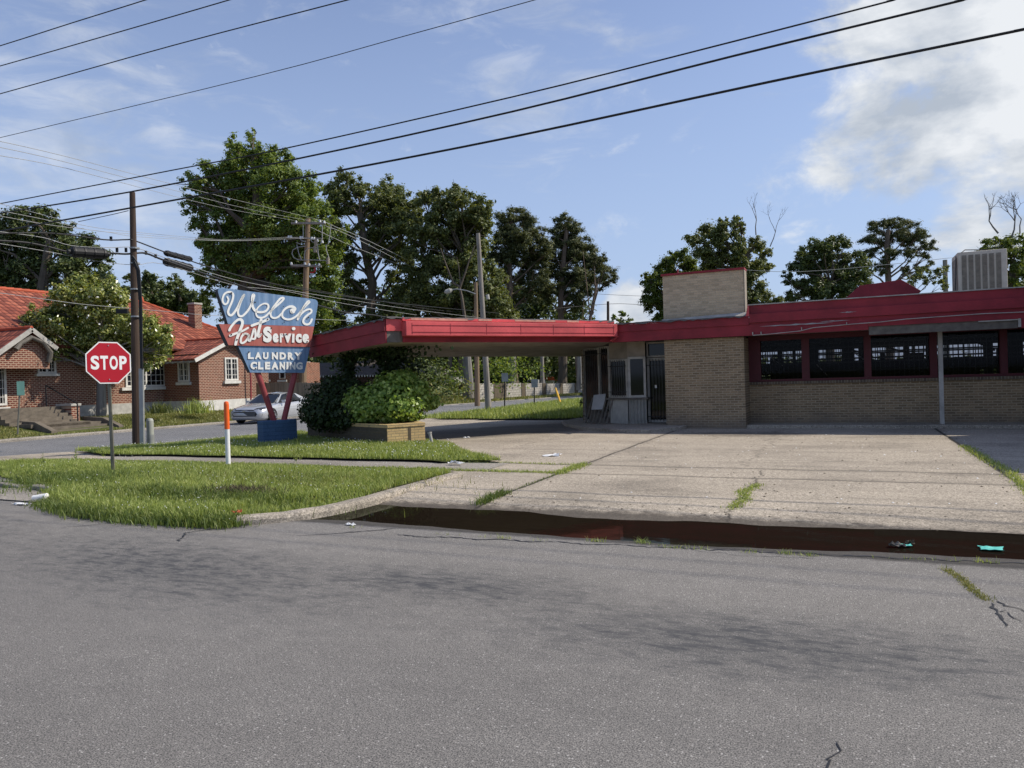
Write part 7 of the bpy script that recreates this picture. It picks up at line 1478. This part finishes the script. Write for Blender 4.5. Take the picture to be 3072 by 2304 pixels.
t7 = [(1925, 482, 20), (1895, 490, 22), (1955, 488, 24), (1880, 515, 20), (1915, 515, 24), (1955, 515, 26), (1985, 510, 22), (2005, 530, 18), (1880, 545, 18), (1920, 548, 20), (1965, 548, 20), (2000, 550, 14), (1870, 575, 16), (1905, 580, 18), (1955, 585, 16), (1990, 580, 16), (2010, 570, 10)]
tree('pine_tree', 'umbrella shaped pine left of the rooftop air conditioner', 'tree', (2670, 1150), 82, [(2668, 950), (2665, 840), (2660, 740), (2665, 690)], t7, 'fol_pine', 'bark_pine', r0=0.38, dens=236, leaf=0.32, aspect=0.22, sprig=0.26, flatz=0.8, seed=14)
tree('broadleaf_tree', 'tree behind the air conditioner at the right edge', 'tree', (3030, 1150), 62, [(3030, 960), (3035, 860), (3040, 780)], [(2160, 530, 24), (2130, 535, 20), (2190, 545, 26), (2215, 530, 22), (2160, 565, 26), (2200, 585, 28), (2230, 570, 26), (2185, 610, 22), (2240, 620, 30), (2120, 550, 14)], 'fol_lime', r0=0.35, dens=229, leaf=0.26, seed=15)
tree('shrub', 'russet tinged shrub behind the red roof hood', 'shrub', (2740, 1100), 58, [(2740, 950), (2740, 880)], [(1985, 590, 16), (2005, 600, 18), (2025, 590, 14), (1970, 608, 16), (2030, 612, 16), (2045, 580, 10)], 'fol_mid', r0=0.12, dens=270, leaf=0.20, spread=0.3, seed=16)
tree('broadleaf_tree', 'small green treetop beside the pole in the sky gap', 'tree', (1862, 1150), 80, [(1862, 1050), (1862, 960)], [(1345, 680, 10), (1330, 688, 10), (1358, 690, 9), (1340, 697, 12)], 'fol_bright', r0=0.2, dens=202, leaf=0.24, spread=0.3, seed=17)
# dead twigs above the trees
def twigs(name, label, starts, d, seed):
    rr = random.Random(seed); mb = MB()
    def grow(p, dr, L_, r_, lev):
        q = p+dr*L_; mb.tube([p, (p+q)/2+np.array([rr.uniform(-1, 1), 0, rr.uniform(-1, 1)])*L_*0.06, q], [r_, r_*0.8, r_*0.6], 5, cap=False)
        if lev == 0: return
        for _ in range(rr.choice((2, 2, 3))):
            nd_ = dr+np.array([rr.uniform(-0.8, 0.8), rr.uniform(-0.5, 0.5), rr.uniform(-0.35, 0.6)]); nd_ /= np.linalg.norm(nd_); grow(q, nd_, L_*rr.uniform(0.55, 0.85), r_*0.6, lev-1)
    for (u, v), dr, L_, r_ in starts: dr = np.array(dr, float); grow(Pd(u, v, d), dr/np.linalg.norm(dr), L_, r_, 4)
    tag(mb.build(name, 'twig'), label, 'branch')
twigs('bare_branch', 'leafless twigs standing above the oak behind the pylon', [((2268, 705), (0.05, 0, 1), 1.4, 0.06)], 68, 1)
twigs('bare_branch', 'second leafless twig, leaning right of the oak behind the pylon', [((2310, 740), (0.35, 0, 0.9), 1.4, 0.05)], 68, 2)
twigs('bare_branch', 'leafless branches standing above the tree at the right edge', [((2995, 700), (-0.4, 0, 0.7), 1.3, 0.08), ((3035, 710), (0.2, 0, 1), 1.3, 0.08), ((3060, 700), (0.1, 0, 1), 1.2, 0.06)], 62, 3)
# understorey woods
def mass(name, label, items, m, dens, leaf, kind='stuff', cat='woods'):
    C, Nn = [], []
    for x, y, d, rx, rz in items:
        c = Pd(x*K, y*K, d); k = d/F*K; r_ = np.array([rx*k, rx*k*0.7, rz*k]); n = int(dens*rx*k*rz*k*3.1)
        ns = max(n//24, 4); dd_ = rng.normal(size=(ns, 3)); dd_ /= np.linalg.norm(dd_, axis=1, keepdims=True); s_c = c+dd_*r_*np.power(rng.uniform(0.1, 1, ns), 0.4)[:, None]; ix = rng.integers(0, ns, n)
        C.append(s_c[ix]+rng.normal(size=(n, 3))*0.45); Nn.append(dd_[ix]*0.6+rng.normal(size=(n, 3))*0.75+(0, 0, 0.5))
    C = np.concatenate(C); Nn = np.concatenate(Nn); C[:, 2] = np.maximum(C[:, 2], -0.1); return tag(leafmesh(name, C, Nn, leaf, m), label, cat, None, kind)
mass('woods', 'dark mass of woodland filling the ground behind the canopy', [(x, y, d, 48, 42) for x, y, d in [(700, 745, 95), (760, 740, 92), (820, 720, 90), (880, 710, 90), (940, 735, 88), (1000, 730, 88), (1060, 700, 90), (1120, 690, 95), (1180, 690, 95), (1240, 690, 95), (720, 650, 98), (850, 650, 96), (1000, 650, 94), (1100, 640, 98), (1160, 640, 96)]]+[(x, 785, 92, 50, 32) for x in range(880, 1300, 55)]+[(x, 800, 110, 55, 25) for x in range(650, 900, 60)], 'fol_dark', 60, 0.55)
mass('woods', 'deep shaded wood under and between the tall trees', [(x, 800, 102, 42, 30) for x in range(640, 1300, 36)]+[(x, 760, 104, 42, 40) for x in range(640, 1260, 40)], 'fol_dark', 70, 0.6)
mass('background_trees', 'low line of distant trees along the horizon', [(x, 795, 170, 60, 26) for x in range(-300, 2500, 70)], 'fol_dark', 14, 1.1)
mass('hedge_shrubs', 'tangled green shrubs below the trees beside the side street', [(940, 815, 60, 26, 18), (975, 822, 60, 28, 22), (1000, 800, 62, 26, 20), (1060, 790, 62, 24, 22), (1090, 800, 62, 26, 22), (1110, 780, 66, 26, 22), (1150, 800, 68, 20, 10), (1130, 815, 58, 14, 8), (1070, 830, 58, 14, 8)], 'fol_bright', 90, 0.3, cat='shrubs')
mass('dark_shrubs', 'dark green shrubs between the planter bush and the thin pole', [(880, 815, 55, 24, 16), (910, 825, 55, 24, 16), (940, 800, 58, 26, 20), (900, 795, 58, 26, 16), (970, 835, 56, 22, 12)], 'fol_dark', 120, 0.28, cat='shrubs')
mass('thicket', 'brownish thicket under the trees left of the thin pole', [(960, 845, 57, 22, 10), (990, 848, 57, 22, 10), (1010, 838, 58, 14, 12), (935, 842, 57, 14, 10)], 'blade_dry', 90, 0.28, cat='thicket')
tree('shrub', 'dark round shrub against the left corner of the booth', 'shrub', (1752, 1235), 31, [(1752, 1225), (1752, 1200)], [(1258, 835, 8), (1260, 855, 9), (1256, 872, 9), (1262, 845, 7)], 'fol_dark', r0=0.03, dens=945, leaf=0.08, spread=0.05, sprig=0.08, seed=18, limb=False)
for i, (u0, v0, u1, v1, d, r_, lb) in enumerate(((1533, 1185, 1536, 1060, 70, .42, 'thick pale trunk just right of the small road sign'), (1405, 1185, 1402, 1090, 60, .40, 'pale trunk left of the thin brown pole'), (1345, 1150, 1350, 1080, 66, .22, 'slim dark trunk deep under the canopy opening'), (1685, 1165, 1690, 1060, 80, .5, 'broad shaded trunk right of the red roofed tower'), (1739, 1160, 1738, 1060, 62, .25, 'grey trunk at the right end of the block wall'))):
    mb = MB(); p, q = Pd(u0, v0, d), Pd(u1, v1, d); mb.tube([p-(0, 0, .3), lerp(p, q, .5)+(0.05, 0, 0), q, q+(q-p)*0.6], [r_*1.2, r_, r_*0.9, r_*0.6], 10); tag(mb.build('tree_trunk', 'bark_pale' if i in (0, 1, 4) else 'bark'), lb, 'tree')
# magnolia blossoms
bls = []
for x, y in ((176, 625), (196, 641), (233, 650), (260, 640), (190, 685), (236, 660), (280, 700), (130, 700), (168, 685), (214, 700), (300, 725), (325, 710), (250, 720), (160, 730), (210, 640), (140, 660), (222, 625), (345, 740), (110, 690), (185, 665)):
    bls.append(Pd(x*K, y*K, 34.3+random.uniform(-0.3, 0.3)))
mg = [o for o in sc.objects if o.name == 'magnolia_tree'][0]
C = np.repeat(np.array(bls), 4, 0)+rng.normal(0, 0.03, (len(bls)*4, 3)); leafmesh('blossoms', C, rng.normal(size=(len(C), 3)), 0.09, 'paper', mg, aspect=0.7)

# shrubs at the foot of the brick house
def tufty(u, v, d, r, hh, m, label, n=260):
    c = Pd(u, v, d); p = rng.normal(0, r, (n, 2))+c[:2]; tag(blades('garden_plant', p, c[2]-0.05, hh, 0.04, m, 1.1, clump=False), label, 'plant')
tufty(480, 1236, 36, 0.28, 0.45, 'fol_mid', 'low russet plant at the foot of the brick wall'); tufty(592, 1236, 38, 0.35, 0.6, 'blade', 'spiky green plant in the corner of the brick house wing')
# weeds standing in the grass
def weed(u, v, hpx, d0, label, m='fol_bright'):
    b = Pz(u, v, .08); d = np.dot(b-EYE, _f); h_ = hpx*d/F; t_ = thing('tall_weed', b, label, 'weed', 'tall weeds standing in the corner grass'); mb = MB(); lean_ = np.array([random.uniform(-.15, .15), random.uniform(-.1, .1), 1])*h_; mb.tube([b, b+lean_*0.5, b+lean_], [0.006, 0.005, 0.003], 5); mb.build('stem', 'blade', t_)
    n = 46; tt = rng.uniform(0.1, 1, n); C = b+tt[:, None]*lean_+rng.normal(0, 0.018, (n, 3)); leafmesh('leaves', C, rng.normal(size=(n, 3)), 0.055*(1.3-tt), m, t_, aspect=0.4)
random.seed(4)
weed(900, 1378, 62, 0, 'tallest yellow green weed, right of the blue sign base', 'fol_lime'); weed(888, 1385, 40, 0, 'shorter yellow green weed right of the blue sign base', 'fol_lime'); weed(852, 1362, 34, 0, 'thin weed before the blue sign base', 'fol_lime'); weed(875, 1355, 30, 0, 'small pale weed at the corner of the blue sign base', 'fol_lime')
weed(130, 1400, 40, 0, 'dark seed stalk at the far left of the verge', 'blade_dark'); weed(228, 1378, 36, 0, 'dark seed stalk left of the stop sign post', 'blade_dark'); weed(310, 1370, 28, 0, 'short dark weed beside the stop sign post', 'blade_dark'); weed(482, 1350, 30, 0, 'weed right of the grey pedestal', 'blade_dark')
# dead clump and fallen leaf in the verge
p = G(735, 1064, .1)[:2]+rng.normal(0, 1, (900, 2))*np.array([0.35, 0.16]); p = G(525, 1066, .1)[:2]+rng.normal(0, 1, (900, 2))*np.array([0.30, 0.14]); tag(blades('dead_clump', p, 0.11, 0.09, 0.012, 'earth', 1.3, clump=False), 'patch of dead brown stems in the verge grass', 'grass', None, 'stuff')

# ------------------------------------------------------------------ litter
def crumple(name, c, sx, sy, m, label, seed=0, h_=0.03):
    rr = np.random.default_rng(seed); n = 6; V = []; 
    for i in range(n):
        for j in range(n): V.append((c[0]+sx*((i/(n-1)-.5)+rr.normal(0, .05)), c[1]+sy*((j/(n-1)-.5)+rr.normal(0, .05)), c[2]+0.004+h_*abs(rr.normal(0, .6))))
    mb = MB(); mb.add(V, [(i*n+j, (i+1)*n+j, (i+1)*n+j+1, i*n+j+1) for i in range(n-1) for j in range(n-1)]); o = mb.build(name, m); so_ = o.modifiers.new('s', 'SOLIDIFY'); so_.thickness = 0.003; return tag(o, label, 'litter')
def on(x, y, z=None): q = G(x, y, .045); z = float(h_lot(q[0], q[1])) if z is None else z; return G(x, y, z)
crumple('litter_paper', on(1193, 985), 0.34, 0.22, 'paper', 'crumpled white paper lying in the middle of the lot', 1, 0.05)
crumple('litter_paper', G(985, 1002, .07), 0.26, 0.12, 'paper', 'white paper scrap at the end of the walk', 2, 0.05)
crumple('litter_paper', on(1008, 946), 0.16, 0.10, 'paper', 'small white scrap beside the planter in the lot', 3)
crumple('litter_paper', G(758, 1135, .0), 0.10, 0.05, 'paper', 'white scrap at the road edge of the puddle', 4, 0.02)
crumple('teal_card', G(2142, 1186, -.006), 0.17, 0.13, 'teal', 'teal card floating at the right end of the puddle', 5, 0.008)
crumple('teal_card', G(1955, 1179, -.006), 0.10, 0.08, 'teal', 'small teal scrap in the puddle beside a brown leaf', 6, 0.01)
crumple('dead_leaf', G(1938, 1180, -.004), 0.13, 0.07, 'greybeam', 'brown leaf floating next to the small teal scrap', 7, 0.03)
crumple('dead_leaf', G(1966, 1176, -.004), 0.07, 0.06, 'earth', 'dark leaf floating right of the small teal scrap', 8, 0.03)
crumple('litter_paper', G(45, 1090, .003), 0.26, 0.10, 'paper', 'flat white scrap at the left road corner', 9, 0.02)
crumple('litter_paper', G(85, 1092, .003), 0.14, 0.08, 'paper', 'small white scrap under the fallen cup', 10, 0.02)
p = G(86, 1083, .0); t_ = thing('foam_cup', p, 'white foam cup lying on its side at the verge edge', 'cup'); q = p+(0, 0, 0.055); d = np.array([0.85, 0.45, 0.05]); mb = MB(); mb.tube([q-d*0.10, q+d*0.10], [0.040, 0.055], 16, cap=True); mb.build('cup_body', 'paper', t_); mb = MB(); mb.tube([q+d*0.098, q+d*0.108], 0.059, 16); mb.build('cup_rim', 'white_plastic', t_)
crumple('dead_leaf', G(512, 1108, .12), 0.10, 0.08, 'ridge', 'orange dead leaf at the start of the curved kerb', 11, 0.04)
for i, (x, y, lb) in enumerate(((735, 1045, 'cracked leaf'), )): pass
def specks(name, n, x0, x1, y0, y1, zf, r, m, label):
    p = np.stack([rng.uniform(x0, x1, n), rng.uniform(y0, y1, n)], -1); z = zf(p[:, 0], p[:, 1])+r*0.3; c = np.stack([p[:, 0], p[:, 1], z], -1)
    o = np.array([(1, 0, 0), (0, 1, 0), (-1, 0, 0), (0, -1, 0), (0, 0, 0.7)])*r; V = (c[:, None, :]+o[None]*rng.uniform(0.4, 1.6, (n, 1, 1))*rng.uniform(0.6, 1.4, (n, 5, 1))).reshape(-1, 3); f = np.array([(0, 1, 4), (1, 2, 4), (2, 3, 4), (3, 0, 4)]); tag(fast(name, V, 3, (f[None]+(np.arange(n)*5)[:, None, None]).ravel(), m), label, 'debris', None, 'stuff')
specks('lot_debris', 260, -5.5, 2.4, 8.6, 20.0, h_lot, 0.012, 'earth', 'scattered dark leaf bits and grit on the concrete lot')
specks('lot_grit', 140, -5.5, 2.4, 8.6, 20.0, h_lot, 0.010, 'paper', 'scattered pale grit on the concrete lot')
specks('gutter_debris', 130, -6.0, 2.6, 8.2, 9.1, h_lot, 0.009, 'earth', 'dark silt and leaf bits along the puddle margin')
# visible cracks in the asphalt as thin dark sheets
def crackline(pts, w0, w1, z, label, seed):
    rr = np.random.default_rng(seed); P = np.array([q[:2] for q in pts]); c = np.concatenate([[0], np.cumsum(np.linalg.norm(np.diff(P, axis=0), axis=1))]); n = max(int(c[-1]/0.035), 6); t = np.linspace(0, c[-1], n)
    X = np.interp(t, c, P[:, 0])+rr.normal(0, 0.011, n); Y = np.interp(t, c, P[:, 1])+rr.normal(0, 0.011, n); W = 1.9*(w0+(w1-w0)*t/c[-1])*rr.uniform(0.3, 1.4, n); W[0] = W[-1] = 0.0006
    T = np.gradient(np.stack([X, Y], -1), axis=0); T /= np.linalg.norm(T, axis=1, keepdims=True)+1e-9
    mb = MB(); V = [(X[i]-T[i, 1]*W[i], Y[i]+T[i, 0]*W[i], z) for i in range(n)]+[(X[i]+T[i, 1]*W[i], Y[i]-T[i, 0]*W[i], z) for i in range(n)]; mb.add(V, [(i, i+1, n+i+1, n+i) for i in range(n-1)]); tag(mb.build('road_crack', 'black_metal'), label, None, None, 'structure')
crackline([G(x, y) for x, y in ((2140, 1302), (2148, 1315), (2165, 1340), (2175, 1352))], .006, .004, .004, 'crack', 1)
crackline([G(x, y) for x, y in ((2152, 1298), (2180, 1310), (2215, 1322), (2260, 1345))], .004, .005, .004, 'crack', 2)
crackline([G(x, y) for x, y in ((2165, 1318), (2190, 1335), (2215, 1345))], .003, .002, .004, 'crack', 3)
crackline([G(x, y) for x, y in ((1812, 1604), (1806, 1625), (1796, 1640), (1790, 1658), (1780, 1690))], .001, .004, .004, 'crack', 4)
crackline([G(x, y) for x, y in ((640, 1158), (720, 1153), (800, 1147), (860, 1142))], .003, .006, .004, 'crack', 5)
crackline([G(x, y) for x, y in ((385, 1170), (400, 1152), (440, 1145), (500, 1140), (560, 1137))], .005, .003, .004, 'crack', 6)
crackline([G(x, y) for x, y in ((130, 1140), (230, 1132), (310, 1124))], .003, .005, .004, 'crack', 7)
for i, (xa, xb) in enumerate(((860, 1200), (1200, 1600), (1600, 2000), (2000, 2300))): crackline([G(xa+(xb-xa)*k/6, 1156+(xa+(xb-xa)*k/6-860)*0.0455+(2 if k % 2 else -1)) for k in range(7)], .006, .006, .0035, 'crack', 10+i)
crackline([G(x, y) for x, y in ((1140, 1160), (1400, 1178), (1600, 1200), (1760, 1207))], .002, .002, .004, 'crack', 16)
print('OBJ', len(sc.objects), 'verts', sum(len(o.data.vertices) for o in sc.objects if o.type == 'MESH'))
